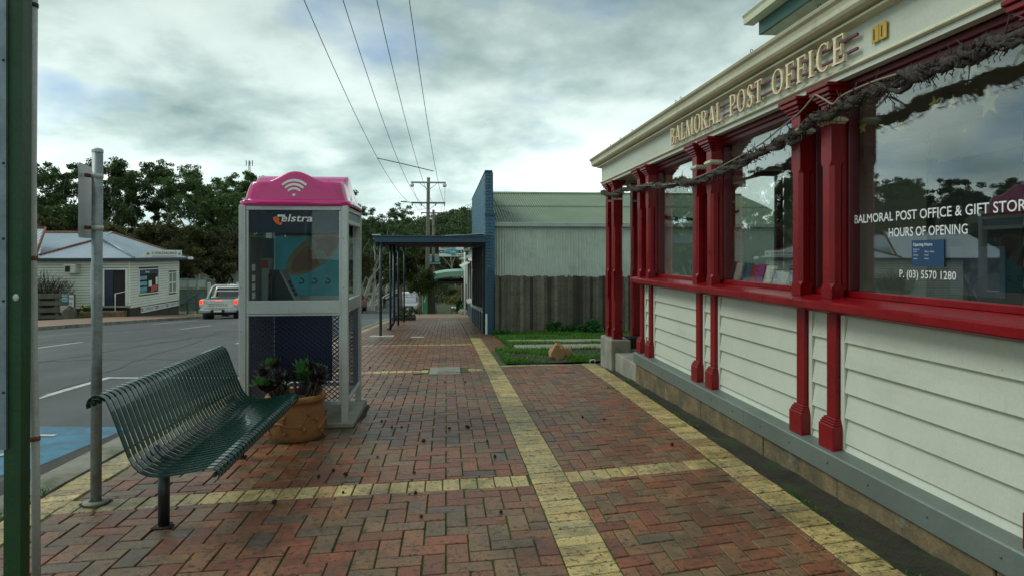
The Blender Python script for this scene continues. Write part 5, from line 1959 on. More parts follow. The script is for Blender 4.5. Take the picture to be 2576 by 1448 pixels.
for k, (t0, t1, dz) in enumerate(((0, mid + .02, .0), (mid, 1.0, .018))):
    a = Vector((FX1 - .04, yw - .09 + (yr - yw + .09) * t0, 2.43 + (zr - 2.43) * t0 + dz)); b = Vector((0, (yr - yw + .09) * (t1 - t0), (zr - 2.43) * (t1 - t0)))
    mb = MB(); corr(mb, a, (9.1, 0, 0), b, 0, amp=.017); mb.build('roof_sheet_row', m_roofiron, SH)
mb = MB(); corr(mb, (FX1 - .04, yr, zr), (9.1, 0, 0), (0, 4.3, -1.2), 0, amp=.010, seg=4); mb.build('roof_back', m_roofiron, SH)
MB().tube([(FX1 - .05, yr, zr + .02), (10.35, yr, zr + .02)], .06, 8).build('ridge_cap', m_roofiron, SH)
# skylight flue seen through the shop window
MB().cyl(6.45, 20.2, 2.6, 3.15, .10, 12).build('flue', m_galv, SH)
# service wire from the parapet down to the roof
solo(MB().tube([(FX1 - .02, FY0 + .05, 3.05), (1.55, 19.4, 2.82), (1.85, 20.2, 2.80)], .008, 5), 'service_wire', m_black, 'short black service wire from the blue parapet to the shed roof', 'wire', (1.3, 18.6, 3.0))

# paling fence
FN = thing('paling_fence', 'weathered grey timber paling fence in front of the iron shed', 'fence', (4, 18.4, gz(18.4)))
m_pal = M('weathered_paling', (.120, .112, .080), .9, var=.35, vs=3, fine=.3, fs=30, bump=.4, bs=40, dirt=[((.03, .032, .028), 6, .5, .7, .7)])
x = 1.315; k = 0
while x < 8.2:
    w = rnd.uniform(.085, .11)
    yk = 18.45 - (.0 if k % 2 else .016)
    top = .985 - .02 * (x - 1.3) * .4 + rnd.uniform(-.025, .02)
    zb0 = gz(18.4) - .04 + rnd.uniform(-.02, .02)
    t_ = rnd.uniform(.6, 1.25)
    mb = MB()
    ti = rnd.uniform(-.006, .006)
    mb.add([(x, yk, zb0), (x + w, yk, zb0), (x + w, yk + .014, zb0), (x, yk + .014, zb0), (x + ti, yk, top + rnd.uniform(-.008, .008)), (x + w + ti, yk, top), (x + w + ti, yk + .014, top), (x + ti, yk + .014, top)],
           [(0, 3, 2, 1), (4, 5, 6, 7), (0, 1, 5, 4), (1, 2, 6, 5), (2, 3, 7, 6), (3, 0, 4, 7)])
    m_ = ('weathered_paling', 'weathered_paling_dark', 'weathered_paling_pale')[rnd.choice((0, 0, 1, 2))]
    if m_ not in bpy.data.materials:
        M(m_, (.050, .046, .033) if 'dark' in m_ else (.185, .175, .13), .9, var=.35, vs=3, fine=.3, fs=30, bump=.4, bs=40, dirt=[((.03, .032, .028), 6, .5, .7, .7)])
    mb.build('paling', bpy.data.materials[m_], FN)
    x += w * .93; k += 1
for z in (-.25, .65):
    MB().box(1.32, 8.2, 18.466, 18.53, z, z + .07).build('rail', m_pal, FN)

# weeds at the fence foot
def leaf_cloud(centers, radii, n, size, seed, flat=1.0, droop=.3, elong=2.2, tl=(.6, 1.35), hue=.15):
    """numpy leaf quads scattered through ellipsoids; returns V,F,T"""
    rg = np.random.default_rng(seed)
    C = np.asarray(centers, float); Rr = np.asarray(radii, float)
    if Rr.ndim == 1: Rr = np.stack([Rr, Rr, Rr * flat], 1)
    vol = Rr.prod(1) ** (2 / 3.); pick = rg.choice(len(C), n, p=vol / vol.sum())
    d = rg.normal(size=(n, 3)); d /= np.linalg.norm(d, axis=1)[:, None]
    rad = rg.random(n) ** (1 / 2.2)
    P = C[pick] + d * rad[:, None] * Rr[pick]
    ax = rg.normal(size=(n, 3)); ax[:, 2] -= droop * 2; ax /= np.linalg.norm(ax, axis=1)[:, None]
    b = np.cross(ax, rg.normal(size=(n, 3))); b /= np.linalg.norm(b, axis=1)[:, None] + 1e-9
    s = size * rg.uniform(.6, 1.4, n)[:, None]
    a_ = ax * s * elong * .5; b_ = b * s * .5
    V = np.concatenate([P - a_, P + b_ + a_ * .1, P + a_, P - b_ + a_ * .1], 0)
    i = np.arange(n)
    F = np.stack([i, i + n, i + 2 * n, i + 3 * n], 1)
    base = rg.uniform(tl[0], tl[1], len(C))[pick] * rg.uniform(.75, 1.25, n)
    T = base[:, None] * np.ones((n, 3)); T[:, 0] *= 1 + hue * rg.normal(size=n); T = np.clip(T, .15, 3)
    return V, F, np.tile(T, (4, 1))
m_weed = leaf_mat('weed_leaf', (.045, .17, .035), trans=.3)
for k, (x, y, w, h, lb) in enumerate(((3.05, 18.2, .55, .34, 'bright green weeds at the foot of the paling fence'), (3.95, 18.1, .34, .42, 'blue green milkweed clump by the paling fence near the red porch post'), (1.42, 18.15, .2, .12, 'small weed tuft beside the blue wall end'))):
    g0 = gz(y)
    cs = [(x + rnd.gauss(0, w * .45), y + rnd.gauss(0, .1), g0 + h * (.2 + .6 * rnd.random())) for _ in range(16)]
    V, F, T = leaf_cloud(cs, [h * .32] * 16, 1500, .035, 40 + k, droop=.1)
    V[:, 2] = np.maximum(V[:, 2], g0 - .02)
    root = thing('weed_clump', lb, 'weed', (x, y, g0))
    np_obj('foliage', V - np.array([x, y, g0]), F, m_weed, root, T)
    mb = MB()
    for c in cs: mb.tube([(x + (c[0] - x) * .3, y, g0 - .02), c], [.006, .003], 5)
    mb.build('stem', m_weed, root, tint=[(.8, .8, .8)] * len(mb.v))
rg = random.Random(4)
sp_ = [(rg.uniform(2.2, 3.7), 18.25 + rg.gauss(0, .1), gz(18.3) - .02) for _ in range(900)]
g = blades('dry_grass', sp_, .06, .2, leaf_mat('dry_grass_blade', (.22, .18, .085), var=0, trans=.3), 12, w=.004)
tag(g, 'dry straw grass along the bottom of the paling fence', 'dry grass', kind='stuff')

# ------------------------------------------------------------------ shops further down the hill
m_cafe = M('cafe_render', (.50, .50, .44), .7, var=.15)
CF = thing('cafe_shop', 'low cream shop with dark windows past the blue verandah', 'shop', (4, 34, gz(34)))
MB().box(1.25, 9, 29.0, 38.8, gz(38) - .5, 1.75).build('wall', m_cafe, CF)
rf = MB().prism([(1.0, 1.76), (1.0, 1.86), (5.1, 3.3), (9.2, 1.86), (9.2, 1.76)], 'y', 28.9, 38.9).build('roof', m_roofiron, CF)
for y0 in (29.6, 32.4, 35.4):
    gg = gz(y0)
    MB().bbox(1.20, 1.249, y0, y0 + 2.2, gg + .75, 1.35, .01).build('window_frame', m_white, CF)
    MB().box(1.185, 1.199, y0 + .1, y0 + 2.1, gg + .85, 1.25).build('window_pane', m_dark, CF)
    MB().bbox(1.10, 1.249, y0 - .05, y0 + 2.25, gg + .66, gg + .74, .01).build('window_sill', m_zinc, CF)
    MB().bbox(1.17, 1.249, y0, y0 + 2.2, gg - .2, gg + .65, .01).build('stall_board', m_bluep, CF)
MB().tube([(1.06, 39.2, 1.7), (1.06, 39.2, gz(39.2))], .05, 10).build('downpipe', m_white, CF)
mb = MB(); corr(mb, (.72, 33.0, .95), (0, 5.5, 0), (.42, 0, .22), 0); mb.build('window_hood', m_iron, CF)

CF2 = thing('awning_shop', 'small shop with a curved pale green awning over the footpath', 'shop', (2.5, 50, gz(50)))
MB().box(1.35, 8, 44.5, 60, gz(60) - .5, 1.15).build('wall', m_cafe, CF2)
MB().prism([(1.1, 1.16), (1.1, 1.25), (4.7, 2.5), (8.2, 1.25), (8.2, 1.16)], 'y', 44.4, 60.1).build('roof', m_roofiron, CF2)
m_awn = M('mint_awning_iron', (.24, .42, .33), .45, var=.1)
mb = MB()
def awn(i, j):
    t = i / 14
    x = 1.36 - 2.45 * t
    z = .42 - .10 * t - .42 * max(0, t - .35) ** 2
    return (x, 47.5 + 8 * j, z + .008 * math.sin(j))
mb.grid(14, 1, awn); mb.build('awning_roof', m_awn, CF2)
mb = MB()
pa = [awn(i, 0) for i in range(15)]
for i in range(14):
    a, b = pa[i], pa[i + 1]
    mb.add([(a[0], 47.49, a[2] + .01), (b[0], 47.49, b[2] + .01), (b[0], 47.49, b[2] - .34), (a[0], 47.49, a[2] - .34)], [(0, 1, 2, 3)])
mb.build('awning_valance', m_awn, CF2)
MB().box(-1.08, 1.34, 47.6, 55.4, -.45, -.30).build('awning_frame', m_dark, CF2)
MB().bbox(-1.30, -.92, 47.5, 47.9, gz(47.7) - .1, .02, .02).build('awning_pier', M('brown_pier', (.045, .040, .030), .7, var=.2), CF2)
MB().bbox(-1.0, -.9, 53.5, 53.6, gz(53.6) - .1, -.3, .02).build('awning_post', m_dark, CF2)
for y0 in (45.2, 48.2, 51.5, 55):
    MB().bbox(1.30, 1.349, y0, y0 + 2.0, gz(y0) + .8, -.4 + (49 - y0) * .0, .01).build('window', m_dark, CF2)
# cafe sign on brackets
SG = thing('cafe_sign', 'white and turquoise cafe sign board above the awning', 'sign', (.4, 46.8, 1.4))
x0s, x1s = on_y(1104, 632, 46.8).x, on_y(1166, 632, 46.8).x
zt, zb_ = on_y(1135, 621, 46.8).z, on_y(1135, 645.5, 46.8).z
MB().bbox(x0s - .03, x1s + .03, 46.8, 46.9, zb_ - .03, zt + .03, .01).build('frame', m_black, SG)
MB().box(x0s, x1s, 46.79, 46.799, zb_, zt).build('board', m_white, SG)
H_ = zt - zb_; Wd = x1s - x0s
MB().box(x0s + .02, x1s - .02, 46.782, 46.789, zb_ + H_ * .34, zb_ + H_ * .66).build('black_band', m_black, SG)
mb = MB(); mb.add(ell(((x0s + x1s) / 2 - .02, zb_ + H_ * .50), Wd * .33, H_ * .27, 0, 46.778), [tuple(range(36))]); mb.build('oval', M('turquoise_print', (.03, .33, .38), .5), SG)
mb = MB()
put_text(mb, 'Café', ((x0s + x1s) / 2 - .10, 46.773, zb_ + H_ * .40), (1, 0, 0), (0, 0, 1), cap=H_ * .22, bold=.01)
put_text(mb, 'Balmoral', (x0s + Wd * .23, 46.773, zb_ + H_ * .52), (1, 0, .12), (-.12, 0, 1), cap=H_ * .11)
# little pale figures on the band
mb.add([(x0s + .1, 46.773, zb_ + H_ * .45), (x0s + .26, 46.773, zb_ + H_ * .42), (x0s + .22, 46.773, zb_ + H_ * .52), (x0s + .08, 46.773, zb_ + H_ * .56)], [(0, 1, 2, 3)])
mb.add([(x1s - .14, 46.773, zb_ + H_ * .38), (x1s - .10, 46.773, zb_ + H_ * .38), (x1s - .16, 46.773, zb_ + H_ * .60), (x1s - .24, 46.773, zb_ + H_ * .60)], [(0, 1, 2, 3)])
mb.build('white_print', m_white, SG)
mb = MB()
put_text(mb, 'TAKEAWAY FOOD', (x0s + .05, 46.773, zb_ + H_ * .80), (1, 0, 0), (0, 0, 1), width=Wd * .66, cap=H_ * .17, bold=.03)
put_text(mb, 'OPEN 7 DAYS', (x1s - .02, 46.773, zb_ + H_ * .07), (1, 0, 0), (0, 0, 1), width=Wd * .5, cap=H_ * .15, bold=.03, align='r')
mb.build('black_print', m_black, SG)
MB().tube([(x1s + .08, 46.86, .9), (x1s + .08, 46.86, zt + .3)], .04, 8).build('sign_pole', M('rust_pole', (.12, .06, .04), .8), SG)
for z in (zb_ + .1, zt - .1):
    MB().bar((x1s + .02, 46.86, z), (x1s + .1, 46.86, z), .04).build('sign_bracket', m_black, SG)

# bench, planting and green panel down the footpath
m_jade = M('jade_panel', (.05, .36, .16), .5, var=.1); m_yell2 = M('yellow_panel', (.60, .42, .04), .5)
yb = 46.6
AD = thing('advert_panel', 'upright green and yellow advertising panel beside the street tree', 'advertising panel', (-1.5, yb, gz(yb)))
xa, xb = on_y(1063, 740, yb).x, on_y(1075, 740, yb).x
MB().bbox(xa, xb, yb, yb + .08, gz(yb), -.62, .01).build('panel', m_jade, AD)
mb = MB(); mb.add([(xa + .02, yb - .004, -1.05), (xb - .005, yb - .004, -1.0), (xb - .005, yb - .004, -.63), (xa + .12, yb - .004, -.63)], [(0, 1, 2, 3)]); mb.build('yellow_print', m_yell2, AD)
mb = MB(); mb.add([(xa + .05, yb - .006, -1.6), (xa + .16, yb - .006, -1.35), (xa + .25, yb - .006, -1.2), (xa + .14, yb - .006, -1.7)], [(0, 1, 2, 3)]); mb.build('white_print', m_white, AD)

FB = thing('green_street_bench', 'small green and white bench outside the awning shop', 'bench', (.75, 57, gz(57)))
g_ = gz(57)
m_gb = M('teal_bench_paint', (.02, .10, .09), .5)
for k in range(3): MB().box(.45 + k * .15, .58 + k * .15, 56.6, 58.0, g_ + .42, g_ + .45).build('seat_slat', m_white, FB)
for k in range(2): MB().box(.92, .95, 56.6, 58.0, g_ + .55 + k * .15, g_ + .67 + k * .15).build('back_slat', m_gb, FB)
for y in (56.7, 57.9):
    MB().bar((.45, y, g_), (.5, y, g_ + .42), .05).build('leg', m_gb, FB)
    MB().bar((.9, y, g_), (.94, y, g_ + .85), .05).build('leg', m_gb, FB)
for k, (x, y, h, lb) in enumerate(((1.15, 52.0, .95, 'dark green bush in front of the awning shop wall'), (1.1, 43.6, .7, 'low green bush beside stone blocks below the cafe'))):
    g0 = gz(y)
    V, F, T = leaf_cloud([(x + rnd.gauss(0, .12), y + rnd.gauss(0, .4), g0 + h * rnd.uniform(.2, .8)) for _ in range(10)], [h * .4] * 10, 1400, .07, 70 + k)
    root = thing('garden_bush', lb, 'bush', (x, y, g0))
    np_obj('foliage', V - np.array([x, y, g0]), F, m_weed, root, T)
    MB().tube([(x, y, g0 - .1), (x, y, g0 + h * .6)], .02, 6).build('stem', m_vine, root)
for k, (x, y, s) in enumerate(((1.02, 42.3, .34), (1.1, 41.5, .28))):
    mb = MB(); rock(mb, (x, y, gz(y) + s * .4), (s * .8, s, s * .6), 30 + k)
    solo(mb, 'garden_stone', m_conc, 'mossy garden stone at the foot of the cafe wall', 'stone', (x, y, gz(y)), 'garden stones by the cafe')

# ------------------------------------------------------------------ street trees and planter
m_bark = M('pale_tree_bark', (.20, .18, .14), .9, var=.35, vs=5, fine=.2, bump=.5, bs=20, dirt=[((.06, .05, .04), 6, .5, .7, .7)])
m_topi = leaf_mat('clipped_tree_leaf', (.050, .085, .014), trans=.2)
def street_tree(x, y, trunk_h, rx, rz, cz, n, seed, label, tone=1.0):
    g0 = gz(y)
    root = thing('street_tree', label, 'tree', (x, y, g0))
    rg = random.Random(seed)
    mb = MB()
    mb.tube([(x, y, g0 - .1), (x + .02, y, g0 + trunk_h * .5), (x, y, g0 + trunk_h)], [.15, .11, .09], 10)
    for k in range(6):
        a = k * 1.05 + rg.random()
        e = Vector((x + rx * .7 * math.cos(a), y + rx * .7 * math.sin(a), cz + rg.uniform(-.2, .3) * rz))
        s = Vector((x, y, g0 + trunk_h * rg.uniform(.75, .98)))
        mb.tube([s, (s + e) / 2 + Vector((0, 0, -.1)), e], [.07, .045, .02], 7)
    mb.build('trunk', m_bark, root)
    cs = []; rs = []
    for k in range(46):
        d = Vector((rg.gauss(0, 1), rg.gauss(0, 1), rg.gauss(0, 1))).normalized()
        f = rg.uniform(.55, .92)
        cs.append((x + d.x * rx * f, y + d.y * rx * f, cz + d.z * rz * f)); rs.append(rx * rg.uniform(.22, .36))
    V, F, T = leaf_cloud(cs, rs, n, .062, seed, tl=(.5 * tone, 1.5 * tone), hue=.25, elong=1.8)
    np_obj('crown', V - np.array([x, y, g0]), F, m_topi, root, T)
    return root
street_tree(-2.05, 30.6, 1.7, .78, .75, 1.05, 9000, 5, 'dark clipped street tree rising from the small brick planter', .8)
street_tree(on_y(1056, 740, 46.2).x, 46.2, 1.35, 1.02, .98, -.12, 11000, 6, 'round clipped street tree with pale forked trunk beside the green panel')
street_tree(-1.1, 72, 1.3, 1.5, 1.1, -1.95, 6000, 8, 'dark round street tree seen under the curved awning', .7)
# square planter
g0 = gz(30.3)
PLT = thing('planter', 'low timber edged planter with scrubby plants round the street tree', 'planter', (-1.85, 30.4, g0))
for nm, (a, b, c, d_) in (('edge', (-2.34, -1.36, 29.85, 29.97)), ('edge', (-2.34, -1.36, 30.95, 31.07)), ('edge', (-2.34, -2.22, 29.971, 30.949)), ('edge', (-1.48, -1.36, 29.971, 30.949))):
    MB().bbox(a, b, c, d_, g0 - .1, g0 + .17, .01).build(nm, M('planter_sleeper', (.05, .04, .03), .9) if 'planter_sleeper' not in bpy.data.materials else bpy.data.materials['planter_sleeper'], PLT)
MB().box(-2.22, -1.48, 29.97, 30.95, g0 - .1, g0 + .12).build('planter_soil', m_soil, PLT)
mb = MB()
cs = []
for k in range(40):
    a = Vector((rnd.uniform(-2.2, -1.45), rnd.uniform(30, 30.9), g0 + .1)); b = a + Vector((rnd.gauss(0, .22), rnd.gauss(0, .15), rnd.uniform(.15, .5)))
    mb.tube([a, b], [.006, .003], 4); cs.append(tuple(b))
mb.build('twigs', m_vine, PLT)
V, F, T = leaf_cloud(cs, [.1] * 40, 1100, .03, 77, tl=(.8, 1.8), hue=.3)
np_obj('foliage', V - np.array(PLT.location), F, m_topi, PLT, T)

# ------------------------------------------------------------------ power poles and wires
m_pole = M('grey_timber_pole', (.17, .155, .125), .9, var=.25, vs=2, fine=.2, bump=.4)
m_ins = M('ceramic_insulator', (.10, .11, .11), .3)
def power_pole(u, ytop, y, arms, label, lean=0.0, r0=.16):
    x = on_y(u, 500, y).x; g0 = gz(y); zt = on_y(u, ytop, y).z
    root = thing('power_pole', label, 'power pole', (x, y, g0))
    MB().tube([(x - lean, y, g0 - .3), (x - lean * .4, y, g0 + (zt - g0) * .6), (x, y, zt)], [r0, r0 * .85, r0 * .72], 12).build('pole', m_pole, root)
    for (v, half, kind) in arms:
        z = on_y(u, v, y).z
        arm = MB().bbox(x - half, x + half, y - .17, y - .07, z - .06, z + .06, .01).build('crossarm', m_pole if kind != 'light' else m_galv, root)
        for s in (-1, 1):
            MB().bar((x + s * half * .5, y - .12, z - .05), (x, y - .1, z - .55), .035).build('brace', m_galv, arm)
        for q in (-.95, -.42, .42, .95):
            if kind == 'wire':
                MB().lathe([(.02, 0), (.05, .02), (.03, .05), (.055, .08), (.03, .11), (.045, .14), (.0, .16)], 8, (x + q * half, y - .12, z - .22)).build('insulator', m_ins, arm)
        if kind == 'light':
            for s in (-1, 1):
                MB().ball((x + s * half * .93, y - .12, z - .2), .15, 12, 8).build('globe', m_zinc, arm)
    return root, x
PP1, px1 = power_pole(1077.5, 447, 50, [(460, 1.26, 'light'), (511, 1.22, 'wire')], 'tall timber power pole with two crossarms and a street light', lean=.12)
z_ = on_y(1077, 511, 50).z
ar = MB().tube([(px1 - 1.2, 49.85, z_ + .02), (px1 - 1.85, 49.8, z_ + .05)], .025, 8).build('lamp_arm', m_galv, PP1)
MB().bbox(px1 - 2.0, px1 - 1.55, 49.7, 49.9, z_ + .03, z_ + .11, .03).build('lamp_head', m_galv, PP1)
PP2, px2 = power_pole(1090, 528, 69, [(536, 1.25, 'wire')], 'second power pole behind carrying a green transformer box', r0=.17)
zt_ = on_y(1090, 640, 69).z; zb2 = on_y(1090, 660, 69).z
m_tf = M('transformer_green', (.20, .30, .27), .5)
tf = MB().bbox(px2 - .58, px2 - .12, 68.4, 69.2, zb2, zt_, .05).build('transformer', m_tf, PP2)
MB().bbox(px2 + .12, px2 + .58, 68.4, 69.2, zb2, zt_, .05).build('transformer', m_tf, PP2)
MB().bbox(px2 - .75, px2 + .7, 68.5, 69.2, zb2 - .18, zb2 - .02, .02).build('platform', m_galv, PP2)
ends_x = [on_y(u, 505, 50).x for u in (1036, 1063, 1092, 1119)]
near_x = [on_y(u, 0, 15.9).x for u in (757, 858, 945, 1028)]
def wz(y):
    # parabola through the heights read at the frame top, the spacer and the pole
    (y0, z0), (y1, z1), (y2, z2) = ((15.9, 7.49), (31, 5.62), (50, 5.22))
    return z0 * (y - y1) * (y - y2) / ((y0 - y1) * (y0 - y2)) + z1 * (y - y0) * (y - y2) / ((y1 - y0) * (y1 - y2)) + z2 * (y - y0) * (y - y1) / ((y2 - y0) * (y2 - y1))
for k in range(4):
    pts = []
    for y in np.linspace(50, -6, 40):
        x = near_x[k] + (ends_x[k] - near_x[k]) * (y - 15.9) / (50 - 15.9)
        pts.append((x, y, wz(y)))
    mb = MB().tube(pts, .0105, 5)
    solo(mb, 'power_line', m_black, 'thin black overhead wire tied to the tall pole crossarm, ' + ('at the street light end', 'second from the lamp', 'third from the lamp', 'farthest from the lamp')[k], 'power line', pts[0], 'overhead wires along the street')
sa, sb = on_y(948, 398, 30), on_y(1090, 431, 30)
solo(MB().tube([sa, (sa + sb) / 2 + Vector((0, 0, .01)), sb], .018, 6), 'wire_spacer', m_black, 'slanting spacer bar clipped across the four overhead wires', 'spacer bar', sa)
for k, (a, b) in enumerate((((px1 - 1.2, 50, 6.7), (px2 - 1.1, 69, 6.0)), ((px1 + 1.2, 50, 6.7), (px2 + 1.1, 69, 6.0)), ((px1 + 1.0, 50, 5.2), (px2 + .6, 69, 5.4)), ((px1 - 1.0, 50, 5.2), (px2 - .6, 69, 5.4)), ((px2, 69, 5.9), (9.5, 76, 3.6)), ((px2 + 1.1, 69, 5.9), (16, 95, 2.0)), ((px1 - .2, 50, 4.9), (-22, 78, 3.4)))):
    a, b = Vector(a), Vector(b)
    pts = [a.lerp(b, t) - Vector((0, 0, .8 * t * (1 - t))) for t in np.linspace(0, 1, 12)]
    solo(MB().tube(pts, .012, 5), 'service_line', m_black, 'thin overhead service wire strung between the two power poles' if k < 4 else 'thin overhead service wire leaving the power poles sideways', 'power line', a, 'service wires at the power poles')
# ------------------------------------------------------------------ rural services building across the road
CX, CY = -17.6, 40.0
def pc(u, v): return on_y(u, v, CY)          # camera-facing wall plane
def pf(u, v): return on_x(u, v, CX)          # street-facing wall plane
m_wb = M('white_weatherboard', (.66, .68, .58), .55, var=.08, vs=.7, dirt=[((.35, .36, .28), 2, .55, .8, .35)])
m_wt = M('white_joinery', (.74, .76, .72), .5)
m_rfblue = M('silver_blue_roof_iron', (.36, .43, .47), .42, metal=.25, var=.12, vs=.6, fine=.06, fs=8)
m_rusty = M('rusty_ridge', (.20, .085, .05), .85, var=.4, vs=3)
m_navyg = M('navy_gutter', (.015, .025, .045), .45)
RB = thing('rural_services_building', 'white weatherboard rural supplies building with silver blue hip roof', 'building', (-21, 44, gz(42)))
ZE = pc(300, 657).z + .05; ZB = pc(324, 773.5).z
x_l = -27.0
yR = pf(450, 755).y
# boards, camera-facing and street-facing
bh = .150
xd0, xd1 = pc(263, 700).x, pc(316, 700).x       # door opening
zd = pc(290, 768).z; zdt = pc(290, 679).z
w0, w1 = pf(349.5, 700).y, pf(397.5, 700).y     # shop window on the street face
wz0, wz1 = pf(350, 739).z, pf(350, 679).z
v0, v1 = pf(424, 700).y, pf(442, 700).y
vz0, vz1 = pf(424, 735).z, pf(424, 687).z
zb = ZB - .02
while zb < ZE - .02:
    zt_ = min(zb + bh, ZE)
    segs = [(x_l, xd0 - .12), (xd1 + .12, CX)] if (zt_ > zd and zb < zdt + .1) else [(x_l, CX)]
    for a, b in segs:
        MB().prism([(CY - .034, zb), (CY - .010, zt_ - .020), (CY + .02, zt_ - .020), (CY + .02, zb)], 'x', a, b).build('weatherboard', m_wb, RB)
    cuts_ = [CY]
    if zt_ > wz0 - .03 and zb < wz1 + .03: cuts_ += [w0 - .06, w1 + .06]
    if zt_ > vz0 - .03 and zb < vz1 + .03: cuts_ += [v0 - .05, v1 + .05]
    cuts_.append(yR)
    for a, b in zip(cuts_[::2], cuts_[1::2]):
        MB().prism([(CX + .034, zb), (CX + .010, zt_ - .020), (CX - .02, zt_ - .020), (CX - .02, zb)], 'y', a + .001, b).build('weatherboard', m_wb, RB)
    zb += bh
MB().box(x_l, CX - .021, CY + .021, yR, ZB - 1.4, ZE).build('core', m_dark, RB)  # dark core showing in the board gaps stands in for lap shadow lines
MB().box(x_l, CX + .0, CY - .0, yR - .02, gz(48) - 1.0, ZB - .022).build('stump_boards', M('dark_base_boards', (.05, .042, .034), .9, var=.3), RB)
MB().bbox(CX - .03, CX + .03, CY - .03, CY + .03, ZB, ZE, .006).build('corner_stop', m_wt, RB)
MB().bbox(pc(228, 700).x, pc(238, 700).x, CY - .10, CY - .024, gz(40) + .1, ZE - .02, .01).build('porch_post', m_wt, RB)
# door and steps
MB().bbox(xd0 - .12, xd0, CY - .06, CY + .02, zd, zdt + .1, .008).build('door_jamb', m_wt, RB)
MB().bbox(xd1, xd1 + .12, CY - .06, CY + .02, zd, zdt + .1, .008).build('door_jamb', m_wt, RB)
MB().bbox(xd0 + .001, xd1 - .001, CY - .06, CY + .02, zdt + .001, zdt + .1, .008).build('door_head', m_wt, RB)
MB().bbox(xd0 + .02, (xd0 + xd1) / 2 - .1, CY - .01, CY + .018, zd, zdt - .01, .006).build('navy_door', M('navy_door', (.012, .025, .05), .4), RB)
MB().bbox(xd0 - .2, xd1 + .3, CY - .35, CY - .061, zd - .09, zd, .01).build('door_step', m_conc, RB)
MB().bbox(xd0 - .8, xd1 + .2, CY - 1.2, CY - .3, gz(40) - .2, zd - .25, .02).build('ramp', m_sand, RB)
mb = MB().tube([(xd1 - .05, CY - 1.1, gz(39) + .0), (xd1 - .05, CY - 1.1, zd + .72), (xd1 + .22, CY - .3, zd + .82)], .025, 8); mb.build('handrail', m_wt, RB)
# street windows
def win(y0, y1, z0, z1, nm):
    o = MB().bbox(CX - .01, CX + .05, y0 - .06, y0, z0 - .06, z1 + .06, .006).build(nm, m_wt, RB)
    MB().bbox(CX - .01, CX + .05, y1, y1 + .06, z0 - .06, z1 + .06, .006).build('jamb', m_wt, o)
    MB().bbox(CX - .01, CX + .052, y0 + .001, y1 - .001, z1, z1 + .06, .006).build('head', m_wt, o)
    MB().bbox(CX - .01, CX + .07, y0 + .001, y1 - .001, z0 - .06, z0, .006).build('sill', m_wt, o)
    return o
wn = win(w0, w1, wz0, wz1, 'shop_window')
MB().box(CX - .018, CX - .012, w0, w1, wz0, wz1).build('pane', M('dark_pane', (.012, .014, .016), .08), wn)
MB().box(CX - .004, CX + .0, w0, w1, wz1 - (wz1 - wz0) * .19, wz1).build('navy_header', M('navy_sign', (.012, .02, .09), .4), wn)
mb = MB(); put_text(mb, 'Stewart', (CX + .003, w0 + (w1 - w0) * .32, wz1 - (wz1 - wz0) * .14), (0, 1, 0), (0, 0, 1), cap=.13, bold=.02); mb.build('header_print', m_white, wn)
mb = MB()
for r_ in range(3):
    for c in range(4):
        yy = w0 + (w1 - w0) * (.02 + .10 * c); z = wz0 + (wz1 - wz0) * (.10 + .235 * r_)
        mb.box(CX - .010, CX - .004, yy, yy + (w1 - w0) * .085, z, z + (wz1 - wz0) * .16)
mb.build('stock_bags', M('pale_blue_bags', (.20, .42, .55), .5, var=.5, vs=12), wn)
MB().box(CX - .0095, CX - .003, w0 + .02, w0 + (w1 - w0) * .36, wz0, wz0 + (wz1 - wz0) * .085).build('green_strip', M('green_strip', (.03, .35, .03), .5), wn)
mb = MB(); mb.add([(CX - .003, w0 + (w1 - w0) * .60, wz0 + .02), (CX - .003, w0 + (w1 - w0) * .96, wz0 + .12), (CX - .003, w0 + (w1 - w0) * .97, wz0 + .42), (CX - .003, w0 + (w1 - w0) * .63, wz0 + .42)], [(0, 1, 2, 3)]); mb.build('red_poster', M('red_white_poster', (.50, .06, .05), .5, var=.5, vs=8), wn)
mb = MB(); mb.box(CX - .008, CX - .002, w0 + (w1 - w0) * .50, w0 + (w1 - w0) * .66, wz0 + .35, wz0 + .72); mb.box(CX - .008, CX - .002, w0 + (w1 - w0) * .87, w0 + (w1 - w0) * .98, wz0 + .45, wz0 + .9); mb.build('white_notice', m_white, wn)
wn = win(v0, v1, vz0, vz1, 'sash_window')
MB().box(CX - .018, CX - .012, v0, v1, vz0, vz1).build('pane', M('curtained_pane', (.25, .28, .24), .2), wn)
MB().bbox(CX - .005, CX + .03, (v0 + v1) / 2 - .05, (v0 + v1) / 2 + .05, vz0, vz1, .005).build('mullion', m_wt, wn)
MB().bbox(CX - .004, CX + .028, v0, v1, (vz0 + vz1) / 2 - .04, (vz0 + vz1) / 2 + .04, .005).build('transom', m_wt, wn)
# gutter / fascia
OV = .35
MB().bbox(x_l - .3, CX + OV + .12, CY - OV - .12, CY - OV, ZE - .02, ZE + .12, .01).build('gutter', m_navyg, RB)
MB().bbox(CX + OV, CX + OV + .12, CY - OV + .001, yR + OV, ZE - .02, ZE + .12, .01).build('gutter', m_navyg, RB)
MB().box(x_l, CX + OV, CY - OV, CY - .03, ZE - .03, ZE - .01).build('soffit', m_navyg, RB)
MB().box(CX + .03, CX + OV, CY - .029, yR + OV, ZE - .03, ZE - .01).build('soffit', m_navyg, RB)
